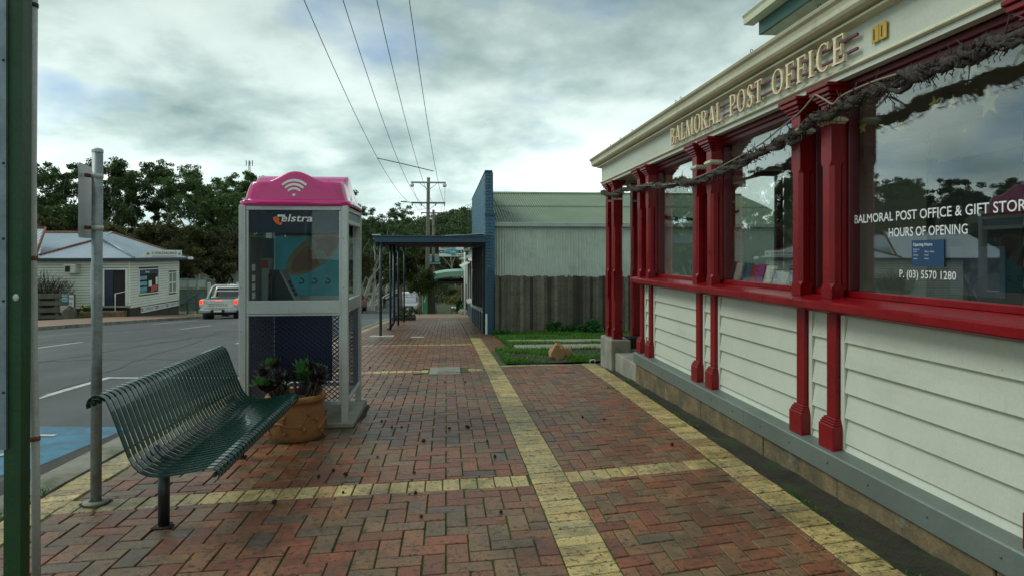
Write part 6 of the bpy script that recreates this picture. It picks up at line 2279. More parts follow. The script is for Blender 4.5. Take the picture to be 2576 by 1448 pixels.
# roofs: front hip wing and the main hip roof behind
e0x, e1x, e0y, e1y = x_l - .3, CX + OV + .1, CY - OV - .1, yR + OV
zE = ZE + .12
def corr_tri(mb, A, B, C, D=None, pitch=.152, amp=.02):
    """corrugated roof plane: eave A->B, upper edge D->C (D=None: triangle to C)"""
    A, B, C = Vector(A), Vector(B), Vector(C); D = C if D is None else Vector(D)
    L_ = (B - A).length
    n = int(L_ / pitch * 4)
    nn = (B - A).cross(D - A).normalized()
    if nn.z < 0: nn = -nn
    e = (B - A).normalized()
    def sproj(P): return (P - A).dot(e)
    sC, sD = sproj(C), sproj(D)
    up = (C - A) - e * sC
    vs = []; fs = []
    for i in range(n + 1):
        s = L_ * i / n
        if s < sD: t = s / max(sD, 1e-6)
        elif s > sC: t = (L_ - s) / max(L_ - sC, 1e-6)
        else: t = 1
        w = nn * amp * math.sin(2 * math.pi * s / pitch)
        vs += [A + e * s + w, A + e * s + up * max(t, .002) + w]
    fs = [(2 * i, 2 * i + 2, 2 * i + 3, 2 * i + 1) for i in range(n)]
    mb.add(vs, fs, True)
rA = Vector((-20.0, 41.9, pc(247, 603).z + .1))
ridR = Vector((-20.7, 44.6, on_y(284, 586, 44.6).z)); ridL = Vector((-24.6, 44.6, ridR.z))
wingL = Vector((-22.6, e0y, zE))
c0, c1 = Vector((e1x, e0y, zE)), Vector((e1x, e1y, zE))
mb = MB(); corr_tri(mb, wingL, c0, rA); RF = mb.build('roof_plane', m_rfblue, RB)                       # front wing, facing the camera
mb = MB(); corr_tri(mb, c0, c1, ridR, rA + Vector((.15, .2, 0))); mb.build('roof_plane', m_rfblue, RB)   # street slope
mb = MB(); corr_tri(mb, (e0x, 41.2, zE + .2), (e1x - 1.0, 41.2, zE + .2), ridR, ridL); mb.build('roof_plane', m_rfblue, RB)     # main slope behind the wing
mb = MB(); corr_tri(mb, (e0x - 3, e0y, zE), wingL + Vector((.5, 0, 0)), Vector((-23.4, 42.5, 3.1)), Vector((-29, 42.5, 3.4))); mb.build('roof_plane', m_rfblue, RB)   # left wing
mb = MB(); mb.add([c1, (e0x, e1y, zE), ridL, ridR], [(0, 1, 2, 3)]); mb.build('roof_plane', m_rfblue, RB)
for a, b, m_ in ((wingL, rA, m_rusty), (c0, rA, m_rfblue), (rA, ridR, m_rfblue), (ridL, ridR, m_rusty), (ridR, c1, m_rusty), (Vector((-23.4, 42.5, 3.1)), wingL + Vector((.2, .2, .1)), m_rusty), (Vector((-29, 42.5, 3.4)), Vector((-23.4, 42.5, 3.1)), m_rusty)):
    MB().tube([a + Vector((0, 0, .03)), b + Vector((0, 0, .03))], .07, 6).build('ridge_capping', m_, RB)
a, b = ridR + Vector((-.1, -.1, .04)), ridR + Vector((.75, -1.0, -.72))
MB().bar(a, b, .28, .04).build('rust_patch', m_rusty, RB)
# roof sign, base sign
yS0, yS1 = on_x(361, 640, e1x - .1).y, on_x(456, 640, e1x - .1).y
zs0, zs1 = ZE + .14, on_x(361, 628, e1x - .1).z
xs_ = e1x - .06
SN = thing('roof_sign', 'long white sign board on the gutter of the rural supplies building', 'sign', (xs_, (yS0 + yS1) / 2, zs0))
MB().bbox(xs_ - .04, xs_, yS0, yS1, zs0, zs1, .006).build('board', m_wt, SN)
m_ink = M('navy_ink', (.012, .035, .11), .5); m_ink2 = M('orange_ink', (.55, .13, .03), .5)
mb = MB(); hh = zs1 - zs0; ll = yS1 - yS0
put_text(mb, 'M', (xs_ + .004, yS0 + ll * .19, zs0 + hh * .42), (0, 1, 0), (0, 0, 1), cap=hh * .30, bold=.005)
put_text(mb, 'c', (xs_ + .004, yS0 + ll * .235, zs0 + hh * .56), (0, 1, 0), (0, 0, 1), cap=hh * .22)
put_text(mb, 'DONALD RURAL SERVICES', (xs_ + .004, yS0 + ll * .26, zs0 + hh * .42), (0, 1, 0), (0, 0, 1), width=ll * .58, cap=hh * .32, bold=.02)
for f in (.06, .89):
    put_text(mb, 'NRV', (xs_ + .004, yS0 + ll * f, zs0 + hh * .35), (0, 1, 0), (0, 0, 1), width=ll * .065, cap=hh * .26, bold=.05)
mb.box(xs_ + .001, xs_ + .004, yS0 + ll * .19, yS0 + ll * .84, zs0 + hh * .11, zs0 + hh * .15)
mb.build('navy_print', m_ink, SN)
MB().box(xs_ + .001, xs_ + .004, yS0 + ll * .19, yS0 + ll * .84, zs0 + hh * .18, zs0 + hh * .22).build('orange_rule', m_ink2, SN)
BS_y0, BS_y1 = pf(352.5, 770).y, pf(449, 760).y
mb = MB()
SB = thing('slogan_sign', 'white slogan board reading community loyalty commitment along the building base', 'sign', (CX + .05, (BS_y0 + BS_y1) / 2, ZB - .7))
zA0, zA1 = pf(352.5, 787).z, pf(352.5, 768.5).z
zB0, zB1 = pf(449, 767).z, pf(449, 757).z
zB1 = min(zB1, ZB - .03); zA1 = min(zA1, ZB - .06)
mb.add([(CX + o, y, z) for o in (.03, .05) for (y, z) in ((BS_y0, zA0), (BS_y1, zB0), (BS_y1, zB1), (BS_y0, zA1))], [(3, 2, 1, 0), (4, 5, 6, 7), (0, 1, 5, 4), (1, 2, 6, 5), (2, 3, 7, 6), (3, 0, 4, 7)])
mb.build('board', m_wt, SB)
def sl(f, g): 
    return Vector((CX + .054, BS_y0 + (BS_y1 - BS_y0) * f, (zA0 + (zB0 - zA0) * f) * (1 - g) + (zA1 + (zB1 - zA1) * f) * g))
mb = MB(); mb2 = MB()
for f, wd, tx in ((.055, .285, 'COMMUNITY'), (.435, .175, 'LOYALTY'), (.70, .26, 'COMMITMENT')):
    p = sl(f, .18); q = sl(f + wd, .18)
    put_text(mb, tx, p, q - p, (0, 0, 1), width=(q - p).length, cap=(sl(f, .85) - p).length * .95)
mb.build('slogan_print', M('slate_ink', (.10, .16, .25), .5), SB)
for f, wd in ((.005, .04), (.345, .08), (.615, .075), (.968, .03)):
    mb = MB(); mb2 = MB()
    mb.add([sl(f, .55), sl(f + wd, .55), sl(f + wd, .8), sl(f, .8)], [(0, 1, 2, 3)]); mb2.add([sl(f, .2), sl(f + wd, .2), sl(f + wd, .45), sl(f, .45)], [(0, 1, 2, 3)])
    mb.build('navy_bar', m_ink, SB); mb2.build('orange_bar', m_ink2, SB)
# air conditioner, camera
a, b = pc(173.5, 665), pc(203, 687)
AC = thing('air_conditioner', 'boxy white window air conditioner on the weatherboard wall', 'air conditioner', (a.x, CY - .2, b.z))
MB().bbox(a.x, b.x, CY - .55, CY - .02, b.z, a.z, .02).build('case', M('ac_beige', (.50, .50, .42), .5), AC)
MB().box(a.x + .08, b.x - .28, CY - .556, CY - .551, b.z + .08, a.z - .08).build('grille', m_dark, AC)
p = on_x(475, 655, e1x + .1)
cm = thing('security_camera', 'white security camera on the gutter corner of the rural building', 'camera', (e1x + .05, yR + OV, ZE))
MB().bbox(e1x - .02, e1x + .32, yR + OV - .1, yR + OV + .1, ZE - .02, ZE + .16, .03).build('housing', m_wt, cm)
MB().bar((e1x - .1, yR + OV, ZE), (e1x + .05, yR + OV, ZE + .05), .05).build('arm', m_wt, cm)

# ---- post and rail fence with signs in front
yf = 37.6
def pfn(u, v): return on_y(u, v, yf)
g0 = gz(yf)
RF_ = thing('rail_fence', 'old grey timber rail fence in front of the bare shrub', 'fence', (-20.5, yf, g0))
xL, xR = pfn(60, 740).x, pfn(185, 740).x
for (va, vb) in ((738.5, 750), (757, 767), (774, 785), (792, 801)):
    MB().bbox(xL, xR, yf - .03, yf + .03, pfn(150, vb).z, pfn(150, va).z, .01).build('rail', m_pal, RF_)
for u in (94, 142, 183):
    x = pfn(u, 740).x
    MB().bbox(x - .07, x + .07, yf + .031, yf + .15, g0 - .2, pfn(u, 739).z, .01).build('post', m_pal, RF_)
mb = MB(); rock(mb, (pfn(180, 790).x, yf - .1, g0 + .2), (.35, .3, .42), 17); mb.build('stump', m_pal, RF_)
def signb(u0, u1, va, vb, col, lines, ink, label, y=yf - .05):
    a, b = on_y(u0, va, y), on_y(u1, vb, y)
    t = thing('small_sign', label, 'sign', ((a.x + b.x) / 2, y, b.z))
    MB().bbox(a.x, b.x, y, y + .015, b.z, a.z, .003).build('plate', M('sign_' + label.split()[0] + label.split()[1], col, .5), t)
    mb = MB(); h = (a.z - b.z) / (len(lines) + .5)
    for k, l in enumerate(lines):
        put_text(mb, l, ((a.x + b.x) / 2, y - .004, a.z - h * (k + 1)), (1, 0, 0), (0, 0, 1), width=(b.x - a.x) * .82, cap=h * .62, bold=.01, align='c')
    mb.build('print', ink, t)
signb(154.5, 172, 739, 761, (.02, .20, .20), ['EMERGENCY', 'ASSEMBLY', 'POINT'], m_white, 'teal emergency assembly point sign on the rail fence')
signb(173.5, 185, 742, 772, (.70, .72, .68), ['ENTER', 'ONLY'], m_black, 'tall white enter only sign at the rail fence end', yf - .08)
signb(152, 170, 769, 785, (.62, .60, .55), ['HAZCHEM', 'IN EMERGENCY', 'DIAL 000', 'FIRE BRIGADE'], M('red_ink', (.40, .05, .04), .5), 'white hazchem sign with red print low on the rail fence')

# bare twiggy shrub and flowering plant
def twig_bush(name, x, y, g0, h, w, n, seed, label, mat):
    rg = random.Random(seed)
    root = thing(name, label, 'shrub', (x, y, g0))
    mb = MB()
    for k in range(n):
        a = rg.uniform(0, 6.28); r_ = rg.random() ** .6
        p0 = Vector((x + rg.gauss(0, w * .15), y + rg.gauss(0, .15), g0 - .05))
        tip = Vector((x + w * r_ * math.cos(a), y + .5 * r_ * math.sin(a), g0 + h * rg.uniform(.65, 1.0) * (1 - .25 * r_)))
        mid = p0.lerp(tip, .5) + Vector((rg.gauss(0, .08), 0, .12))
        mb.tube([p0, mid, tip], [.02, .012, .005], 4, cap=False)
        for q in range(6):
            t = rg.uniform(.35, .95)
            s = mid.lerp(tip, t) if t > .5 else p0.lerp(mid, t + .4)
            e = s + Vector((rg.gauss(0, .16), rg.gauss(0, .1), rg.uniform(.05, .3)))
            mb.tube([s, e], [.008, .004], 3, cap=False)
    mb.build('twigs', mat, root)
    return root
m_twig = M('brown_twigs', (.060, .045, .032), .9)
twig_bush('bare_shrub', pc(140, 700).x, 38.9, gz(39), 2.7, 1.75, 190, 3, 'leafless brown twiggy shrub against the weatherboard wall', m_twig)
xq, yq = pc(216, 770).x * .985, 39.4
root = thing('flowering_plant', 'small plant with yellow flowers by the building entrance', 'plant', (xq, yq, gz(yq)))
V, F, T = leaf_cloud([(xq + rnd.gauss(0, .2), yq + rnd.gauss(0, .1), gz(yq) + rnd.uniform(.1, .6)) for _ in range(12)], [.18] * 12, 500, .05, 91)
np_obj('foliage', V - np.array(root.location), F, m_weed, root, T)
mb = MB()
for k in range(12): mb.ball((xq + rnd.gauss(0, .22), yq - .15 + rnd.gauss(0, .05), gz(yq) + rnd.uniform(.25, .75)), .045, 6, 4)
mb.build('flower', M('yellow_flower', (.65, .48, .03), .6), root)

# ---- yard fence: mesh gate with white sheet panels
yg = 49.5
def pg(u, v): return on_y(u, v, yg)
YG_ = thing('yard_fence', 'chain mesh yard gate with pale sheet panels beside the rural building', 'fence', (-18, yg, gz(yg)))
m_pipe = M('green_grey_pipe', (.10, .16, .16), .5)
zA, zM, zBt = pg(480, 702).z, pg(480, 728).z, pg(480, 770).z
m_sheet = M('pale_sheet_panel', (.50, .56, .54), .55, var=.08)
for (u0, u1) in ((450, 471), (473, 495), (496, 518)):
    MB().box(pg(u0, 700).x, pg(u1, 700).x, yg, yg + .02, pg(480, 722).z, zA).build('sheet_panel', m_sheet, YG_)
MB().box(pg(450, 700).x, pg(520, 700).x, yg + .05, yg + .06, zBt - .3, zM).build('mesh_infill', M('chain_mesh_grey', (.20, .25, .23), .6, fine=.3, fs=20), YG_)
for u in (472, 495.5, 518.5):
    MB().tube([(pg(u, 700).x, yg - .03, gz(yg) - .2), (pg(u, 700).x, yg - .03, zA + .08)], .035, 6).build('fence_post', m_pipe, YG_)
for z in (zA, zM, zBt + .25):
    MB().tube([(pg(449, 700).x, yg - .04, z), (pg(520, 700).x, yg - .04, z)], .025, 6).build('fence_rail', m_pipe, YG_)
MB().tube([pg(452, 770), pg(512, 727)], .035, 6).build('gate_brace', m_pipe, YG_)
for u in (527, 599):
    MB().bbox(pg(u, 700).x - .09, pg(u, 700).x + .09, yg - .2, yg + .0, gz(yg) - .2, pg(u, 710).z, .02).build('gate_post', m_sheet, YG_)
mb = MB(); mb.grid(8, 1, lambda i, j: (-17.3 + 3.0 * i / 8, 46.9 + 1.6 * j, gz(47.5 + j) + .12))
tag(mb.build('lawn_patch', M('bright_lawn', (.10, .20, .02), .9, var=.25, vs=2, fine=.3)), kind='structure')

# ------------------------------------------------------------------ vehicles
def carpaint(name, col, mud=False):
    return M(name, col, .30, var=.05, vs=2, coat=.5, dirt=[((.32, .22, .11), 1.6, .50, .72, .8)] if mud else [((.25, .22, .16), 3, .55, .8, .3)])
m_tyre = M('tyre', (.014, .013, .012), .85, dirt=[((.14, .09, .05), 6, .45, .7, .6)])
m_rim = M('wheel_rim', (.16, .15, .14), .4, metal=.6)
m_cglass = M('car_glass', (.010, .013, .015), .05, spec=.8)
m_chrome = M('chrome', (.55, .57, .57), .2, metal=.9)
m_blackp = M('black_plastic', (.018, .018, .018), .6)
m_brake = M('lit_brake_lamp', (.45, .01, .01), .2, emit=((1, .04, .02), 1.6))
m_lampc = M('clear_lamp', (.55, .56, .55), .12)


def loft(mb, secs, smooth=True, cap=True):
    """secs: list of point rings (same count)"""
    n = len(secs[0]); b = []
    vs = [p for s in secs for p in s]
    fs = [(i * n + k, i * n + (k + 1) % n, (i + 1) * n + (k + 1) % n, (i + 1) * n + k) for i in range(len(secs) - 1) for k in range(n)]
    if cap:
        fs += [tuple(reversed(range(n))), tuple((len(secs) - 1) * n + k for k in range(n))]
    mb.add(vs, fs, smooth)


def ring(y, hw, z0, z1, r=.07, tw=1.0):
    """rounded-rectangle cross section at station y; tw narrows the top"""
    pts = []
    for (sx, sz, a0) in ((1, 1, 0), (-1, 1, 90), (-1, -1, 180), (1, -1, 270)):
        w = hw * (tw if sz > 0 else 1)
        cx_, cz_ = sx * (w - r), (z1 - r if sz > 0 else z0 + r)
        for k in range(4):
            a = R(a0 + 30 * k)
            pts.append((cx_ + r * math.cos(a), y, cz_ + r * math.sin(a)))
    return pts


def wheel(par, x, y, r=.38, w=.26, s=1):
    t = MB().tube([(x - w / 2, y, r), (x - w / 2 + .03, y, r), (x + w / 2 - .03, y, r), (x + w / 2, y, r)], [r * .9, r, r, r * .9], 20, ref=(0, 0, 1)).build('wheel', m_tyre, par, local=True)
    xo = x + s * (w / 2 + .004)
    mb = MB()
    mb.tube([(xo - s * .03, y, r), (xo, y, r)], [r * .62, r * .60], 16, ref=(0, 0, 1))
    rim = mb.build('rim', m_rim, t, local=True)
    return t


def ute(label, paint, loc, rz, name='parked_ute', brand=None, sport=True, canopy=False, lamps=True):
    root = thing(name, label, 'ute', loc, rz)
    B = lambda mb, nm, m_, par=root: mb.build(nm, m_, par, local=True)
    # +y is forward; origin at ground centre
    mb = MB()
    loft(mb, [ring(-2.60, .86, .62, 1.13, .05), ring(-2.56, .90, .56, 1.16, .05), ring(-1.9, .92, .52, 1.17, .05), ring(-.72, .92, .48, 1.18, .05)])
    B(mb, 'tray_body', paint)
    mb = MB()
    loft(mb, [ring(-.715, .92, .46, 1.20, .06), ring(.4, .925, .44, 1.16, .06), ring(1.25, .925, .44, 1.12, .07), ring(1.5, .91, .46, 1.08, .09), ring(2.2, .88, .48, .99, .12), ring(2.52, .80, .52, .90, .12)])
    body = B(mb, 'body', paint)
    mb = MB()
    loft(mb, [ring(-.70, .80, 1.14, 1.50, .08, .93), ring(-.56, .80, 1.14, 1.73, .09, .88), ring(-.2, .80, 1.14, 1.79, .10, .86), ring(.5, .80, 1.14, 1.78, .10, .86), ring(.75, .80, 1.12, 1.72, .09, .87), ring(1.45, .80, 1.08, 1.14, .03, .95)])
    cab = B(mb, 'cabin', paint)
    # glass
    mb = MB()
    mb.add([(-.66, -.765, 1.20), (.66, -.765, 1.20), (.60, -.655, 1.66), (-.60, -.655, 1.66)], [(0, 1, 2, 3)])
    B(mb, 'rear_window', m_cglass, cab)
    mb = MB()
    mb.add([(.70, 1.36, 1.17), (-.70, 1.36, 1.17), (-.60, .79, 1.69), (.60, .79, 1.69)], [(0, 1, 2, 3)])
    B(mb, 'windscreen', m_cglass, cab)
    for s in (-1, 1):
        for (q, nm) in (([(-.50, 1.22), (.02, 1.21), (.02, 1.66), (-.42, 1.66)], 'side_window'), ([(.10, 1.21), (1.10, 1.19), (.70, 1.62), (.10, 1.66)], 'side_window')):
            mb = MB()
            mb.add([(s * np.interp(z, [1.14, 1.75], [.806, .725]), y, z) for y, z in q], [(0, 1, 2, 3)])
            B(mb, nm, m_cglass, cab)
        MB().bbox(s * .93 - .012, s * .93 + .012, .35, .52, 1.00, 1.04, .01).build('door_handle', paint, body, local=True)
        mb = MB().bbox(s * 1.02 - .10, s * 1.02 + .10, 1.02, 1.14, 1.14, 1.34, .04); B(mb, 'mirror', paint)
        for y in (-1.62, 1.60):
            mb = MB().tube([(s * .60, y, .40), (s * .929, y, .40)], [.47, .47], 20, ref=(0, 0, 1)); B(mb, 'wheel_arch', m_blackp, body)
            wheel(root, s * .80, y, .385, .25, s)
        # tail lamps
        mb = MB().bbox(s * .86 - .075, s * .86 + .075, -2.63, -2.50, .92, 1.12, .02); tl_ = B(mb, 'tail_lamp', m_brake if lamps else M('tail_red', (.30, .01, .01), .2))
        mb = MB().bbox(s * .86 - .07, s * .86 + .07, -2.628, -2.50, .76, .915, .02); B(mb, 'reverse_lamp', m_lampc, tl_)
        # headlamps
        mb = MB().bbox(s * .66 - .15, s * .66 + .15, 2.42, 2.545, .74, .88, .03); B(mb, 'headlamp', m_lampc)
        mb = MB().bbox(s * .74 - .1, s * .74 + .1, 2.50, 2.62, .50, .60, .02); B(mb, 'fog_lamp', m_blackp)
    # tailgate
    mb = MB().bbox(-.765, .765, -2.635, -2.60, .70, 1.155, .015); tg = B(mb, 'tailgate', paint)
    mb = MB().bbox(-.20, .20, -2.65, -2.63, 1.00, 1.06, .008); B(mb, 'tailgate_handle', m_zinc, tg)
    if lamps:
        mb = MB().bbox(-.20, .20, -2.645, -2.634, 1.105, 1.13, .003); B(mb, 'high_brake_lamp', m_brake, tg)
    if brand:
        mb = MB(); put_text(mb, brand, (0, -2.638, .80), (1, 0, 0), (0, 0, 1), width=.95, cap=.14, align='c', bold=.02); B(mb, 'brand_print', M('stamped_grey', (.28, .24, .18), .5), tg)
    # tray well
    mb = MB().box(-.74, .74, -2.55, -.78, 1.165, 1.178); B(mb, 'tray_floor', m_blackp)
    # bumpers, plate, chassis, tow bar, flaps
    for s in (-1, 1):
        mb = MB().bbox(s * .62 - .30, s * .62 + .30, -2.78, -2.60, .48, .66, .04); B(mb, 'rear_bumper', m_chrome)
        mb = MB().bbox(s * .80 - .14, s * .80 + .14, -2.06, -2.04, .22, .56, .004); B(mb, 'mud_flap', m_blackp)
    mb = MB().bbox(-.319, .319, -2.72, -2.60, .46, .64, .03); B(mb, 'bumper_step', m_blackp)
    mb = MB().bbox(-.19, .19, -2.735, -2.725, .52, .62, .004); B(mb, 'number_plate', m_white)
    mb = MB().box(-.6, .6, -2.4, 2.2, .34, .50); B(mb, 'chassis', m_blackp)
    mb = MB().tube([(0, -2.6, .42), (0, -2.85, .40), (0, -2.87, .46)], .025, 6); B(mb, 'tow_bar', m_blackp)
    mb = MB().bbox(-.83, .83, 2.46, 2.62, .44, .66, .05); fb = B(mb, 'front_bumper', paint)
    mb = MB().bbox(-.28, .28, 2.625, 2.635, .50, .60, .004); B(mb, 'front_plate', m_white, fb)
    mb = MB().bbox(-.46, .46, 2.50, 2.56, .69, .88, .03); gr = B(mb, 'grille', m_blackp)
    for z in (.735, .785, .835):
        mb = MB().box(-.44, .44, 2.56, 2.57, z - .012, z + .012); B(mb, 'grille_bar', m_chrome, gr)
    if sport:
        for s in (-1, 1):
            mb = MB().tube([(s * .80, -1.75, 1.16), (s * .74, -1.05, 1.72), (s * .62, -.98, 1.80), (0, -.97, 1.81)], .05, 8); B(mb, 'sports_bar', paint)
            mb = MB().tube([(s * .80, -1.25, 1.17), (s * .76, -1.02, 1.68)], .035, 8); B(mb, 'sports_bar', m_blackp)
    if canopy:
        mb = MB().bbox(-.95, .95, -2.6, -.8, 1.18, 2.05, .06); B(mb, 'canopy_box', m_white)
        for y in (-.3, .4):
            mb = MB().bbox(-.78, .78, y - .03, y + .03, 1.84, 1.88, .01); rk = B(mb, 'roof_rack', m_zinc)
        for k in range(3):
            mb = MB().bar((-.6 + .5 * k, -1.0, 1.91), (-.6 + .5 * k, .8, 1.91), .06); B(mb, 'ladder_rail', m_zinc)
    return root


yh = 36.6
ute('white muddy dual cab ute with lit brake lamps at the far kerb', carpaint('muddy_white_paint', (.72, .72, .68), True), (on_y(537, 790, yh).x + .15, yh + 2.6, gz(yh + 2.0) - .05), R(2), brand='TOYOTA')
ute('silver ute with roof racks facing up the hill by the kerb', carpaint('silver_paint', (.42, .44, .45)), (on_y(1027, 780, 70).x, 72.6, road_z(-4, 71.5)), R(180), sport=False, canopy=True, lamps=False)
ute('red ute further down the road past the phone booth', carpaint('red_car_paint', (.28, .012, .02)), (on_y(902.5, 770, 66).x - .72, 68.6, road_z(-9, 67)), R(0), sport=False, lamps=False)

# ------------------------------------------------------------------ small street furniture near the creek
m_chev = M('sign_white', (.70, .72, .70), .5)
def far_sign(u, y, v_top, v_bot, w, label, kind):
    x = on_y(u, 740, y).x; g0 = gz(y) - .05
    t = thing('road_sign', label, 'road sign', (x, y, g0))
    zt, zb = on_y(u, v_top, y).z, on_y(u, v_bot, y).z
    MB().bbox(x - w / 2, x + w / 2, y, y + .02, zb, zt, .004).build('plate', m_chev, t)
    MB().tube([(x, y + .05, g0 - .2), (x, y + .05, zt)], .04, 6).build('pole', m_galv, t)
    mb = MB()
    if kind == 'chev':
        h = zt - zb
        for k in range(3):
            z = zb + h * (.02 + .33 * k)
            mb.add([(x - w / 2, y - .006, z + h * .16), (x - w / 2, y - .006, z + h * .32), (x + w / 2, y - .006, z + h * .16), (x + w / 2, y - .006, z)], [(0, 1, 2, 3)])
    else:
        put_text(mb, 'MATHERS CREEK', (x, y - .006, zb + (zt - zb) * .25), (1, 0, 0), (0, 0, 1), width=w * .88, cap=(zt - zb) * .5, align='c', bold=.02)
    mb.build('print', m_black, t)
far_sign(934, 98, 735.5, 741, 1.85, 'white creek name sign beside the road bend', 'name')
far_sign(939, 99.5, 741.5, 754, .62, 'black and white striped hazard marker at the bridge rail', 'chev')
GR = thing('guard_rail', 'pale guard rail and bridge parapet climbing away past the bend', 'guard rail', (-9, 104, gz(104)))
pts = [on_y(u, v, y) for u, v, y in ((936, 762, 100), (945, 757, 103), (957, 751, 108), (968, 744, 114), (985, 735, 122), (1000, 728, 130))]
for k, p in enumerate(pts):
    MB().bar((p.x, p.y, p.z - 1.6), (p.x, p.y, p.z + .05), .14).build('post', m_conc, GR)
mb = MB()
for a, b in zip(pts, pts[1:]):
    for dz in (0, -.45): mb.bar(a + Vector((0, -.1, dz)), b + Vector((0, -.1, dz)), .06, .22)
mb.build('rail', M('pale_rail', (.55, .55, .46), .6), GR)
mb = MB(); mb.grid(5, 1, lambda i, j: (pts[i].x + 7.5 * j, pts[i].y + 2.0 * j, pts[i].z - 1.2 + .1 * j))
tag(mb.build('bridge_road', m_asph), kind='structure')
mb = MB(); mb.grid(12, 1, lambda i, j: (-4 + 3.2 * i, 172 + 3 * j + .15 * i * i, terrain(-4 + 3.2 * i, 174 + .15 * i * i) + .3 + .3 * j))
tag(mb.build('hill_road', m_asph), kind='structure')

# the person crossing below
yp = 100.
p0 = on_y(966.5, 767, yp)
gp_ = road_z(-8, yp)
PS = thing('person', 'person in dark clothes walking on the road beyond the verandah', 'person', (p0.x, yp, gp_))
mb = MB()
def limb(pts, rs): mb.tube([(p0.x + a, yp + b, gp_ + c) for a, b, c in pts], rs, 10)
limb([(0, 0, .90), (0, 0, 1.1), (.01, 0, 1.35), (.01, 0, 1.47)], [.17, .16, .20, .09])
limb([(.01, 0, 1.45), (.01, 0, 1.53)], [.06, .055])
for s in (-1, 1):
    limb([(s * .09, 0, .95), (s * .10, s * .10, .50), (s * .10, s * .02, .08)], [.095, .07, .05])
    limb([(s * .10, s * .02 - .02, .06), (s * .11, s * .02 - .18, .04)], [.05, .04])
    limb([(s * .19, 0, 1.42), (s * .25, .02, 1.15), (s * .24, -.10, .92)], [.065, .05, .04])
mb.build('body', M('dark_clothing', (.012, .014, .02), .8), PS)
mb = MB().ball((p0.x + .01, yp - .01, gp_ + 1.62), .105, 12, 8, (.85, .95, 1.15)); mb.build('head', M('dark_hair_head', (.06, .035, .025), .7), PS)

# ------------------------------------------------------------------ comms mast far behind
ym = 210
x = on_y(627, 420, ym).x; zt = on_y(627, 402, ym).z
MS = thing('comms_mast', 'slim lattice comms mast poking above the gum trees', 'mast', (x, ym, terrain(x, ym)))
mb = MB()
zb0 = terrain(x, ym)
for a in range(3):
    mb.tube([(x + .5 * math.cos(a * 2.1), ym + .5 * math.sin(a * 2.1), zb0), (x + .25 * math.cos(a * 2.1), ym + .25 * math.sin(a * 2.1), zt - .5)], .07, 4)
for k in range(40):
    z = zb0 + (zt - zb0) * k / 40
    a, b = k * 2.1, (k + 1) * 2.1
    mb.tube([(x + .4 * math.cos(a), ym + .4 * math.sin(a), z), (x + .4 * math.cos(b), ym + .4 * math.sin(b), z + .6)], .05, 4)
mb.build('lattice', m_galv, MS)
for s in (-1, 0, 1):
    MB().bbox(x + s * .9 - .12, x + s * .9 + .12, ym - .1, ym + .1, zt - 1.9, zt - .2, .02).build('antenna', m_galv, MS)
MB().box(x - 1.0, x + 1.0, ym - .06, ym + .06, zt - 1.1, zt - 1.0).build('antenna_bar', m_galv, MS)

# ------------------------------------------------------------------ trees
m_gumleaf = leaf_mat('gum_leaf', (.066, .115, .032), var=.5, trans=.3)
m_gumleaf2 = leaf_mat('olive_gum_leaf', (.085, .088, .028), var=.45, trans=.3)
m_gumbark = M('pale_gum_bark', (.36, .345, .30), .85, var=.3, vs=.8, fine=.15, fs=8, dirt=[((.10, .085, .065), 1.2, .5, .68, .7)])


def gum(seed, H, spread, n_leaf, leaf, base_crown=.45, label_mesh='gum_tree', dense=1.0):
    """one gum tree at the origin: returns (trunk object, crown object) as a prototype"""
    rg = random.Random(seed)
    mb = MB(); tips = []
    def grow(p, d, L_, r_, depth):
        q = p; pts = [p]; rs = [r_]
        dd = d.copy()
        for k in range(4):
            dd = (dd + Vector((rg.gauss(0, .14), rg.gauss(0, .14), rg.gauss(.04, .06)))).normalized()
            q = q + dd * L_ / 4
            pts.append(q); rs.append(r_ * (1 - .42 * (k + 1) / 4))
        mb.tube(pts, rs, 7 if depth < 2 else 5, cap=False)
        if depth >= 3:
            tips.append(q); tips.append(pts[3]); return
        nb = rg.choice((2, 3)) if depth else rg.choice((3, 4))
        for k in range(nb):
            a = rg.uniform(0, 6.28)
            o = Vector((math.cos(a), math.sin(a), 0)) * rg.uniform(.45, 1.0) * spread
            nd = (dd + o + Vector((0, 0, .15))).normalized()
            s = pts[rg.choice((3, 4, 4))]
            grow(s, nd, L_ * rg.uniform(.55, .78), rs[-1] * rg.uniform(.6, .8), depth + 1)
        if depth >= 1: tips.append(q)
    lean = Vector((rg.gauss(0, .12), rg.gauss(0, .12), 1)).normalized()
    grow(Vector((0, 0, -.3)), lean, H * base_crown, H * .024, 0)
    sc_ = H / max(t.z for t in tips)
    mb.v = [(a * 1.0, b * 1.0, c * min(1.25, max(.8, sc_))) for a, b, c in mb.v]
    tips = [Vector((t.x, t.y, t.z * min(1.25, max(.8, sc_)))) for t in tips]
    root = bpy.data.objects.new('gum_tree', None)
    COL.objects.link(root)
    mb.build('trunk', m_gumbark, root, local=True)
    cs = []; rs = []
    for t in tips:
        for k in range(3):
            cs.append((t.x + rg.gauss(0, H * .035), t.y + rg.gauss(0, H * .035), t.z + rg.gauss(0, H * .025))); rs.append(H * rg.uniform(.035, .07) * dense)
    V, F, T = leaf_cloud(cs, rs, n_leaf, leaf, seed, flat=.7, droop=.35, elong=2.0, tl=(.55, 1.5), hue=.12)
    np_obj('crown', V, F, m_gumleaf if seed % 2 else m_gumleaf2, root, T)
    return root


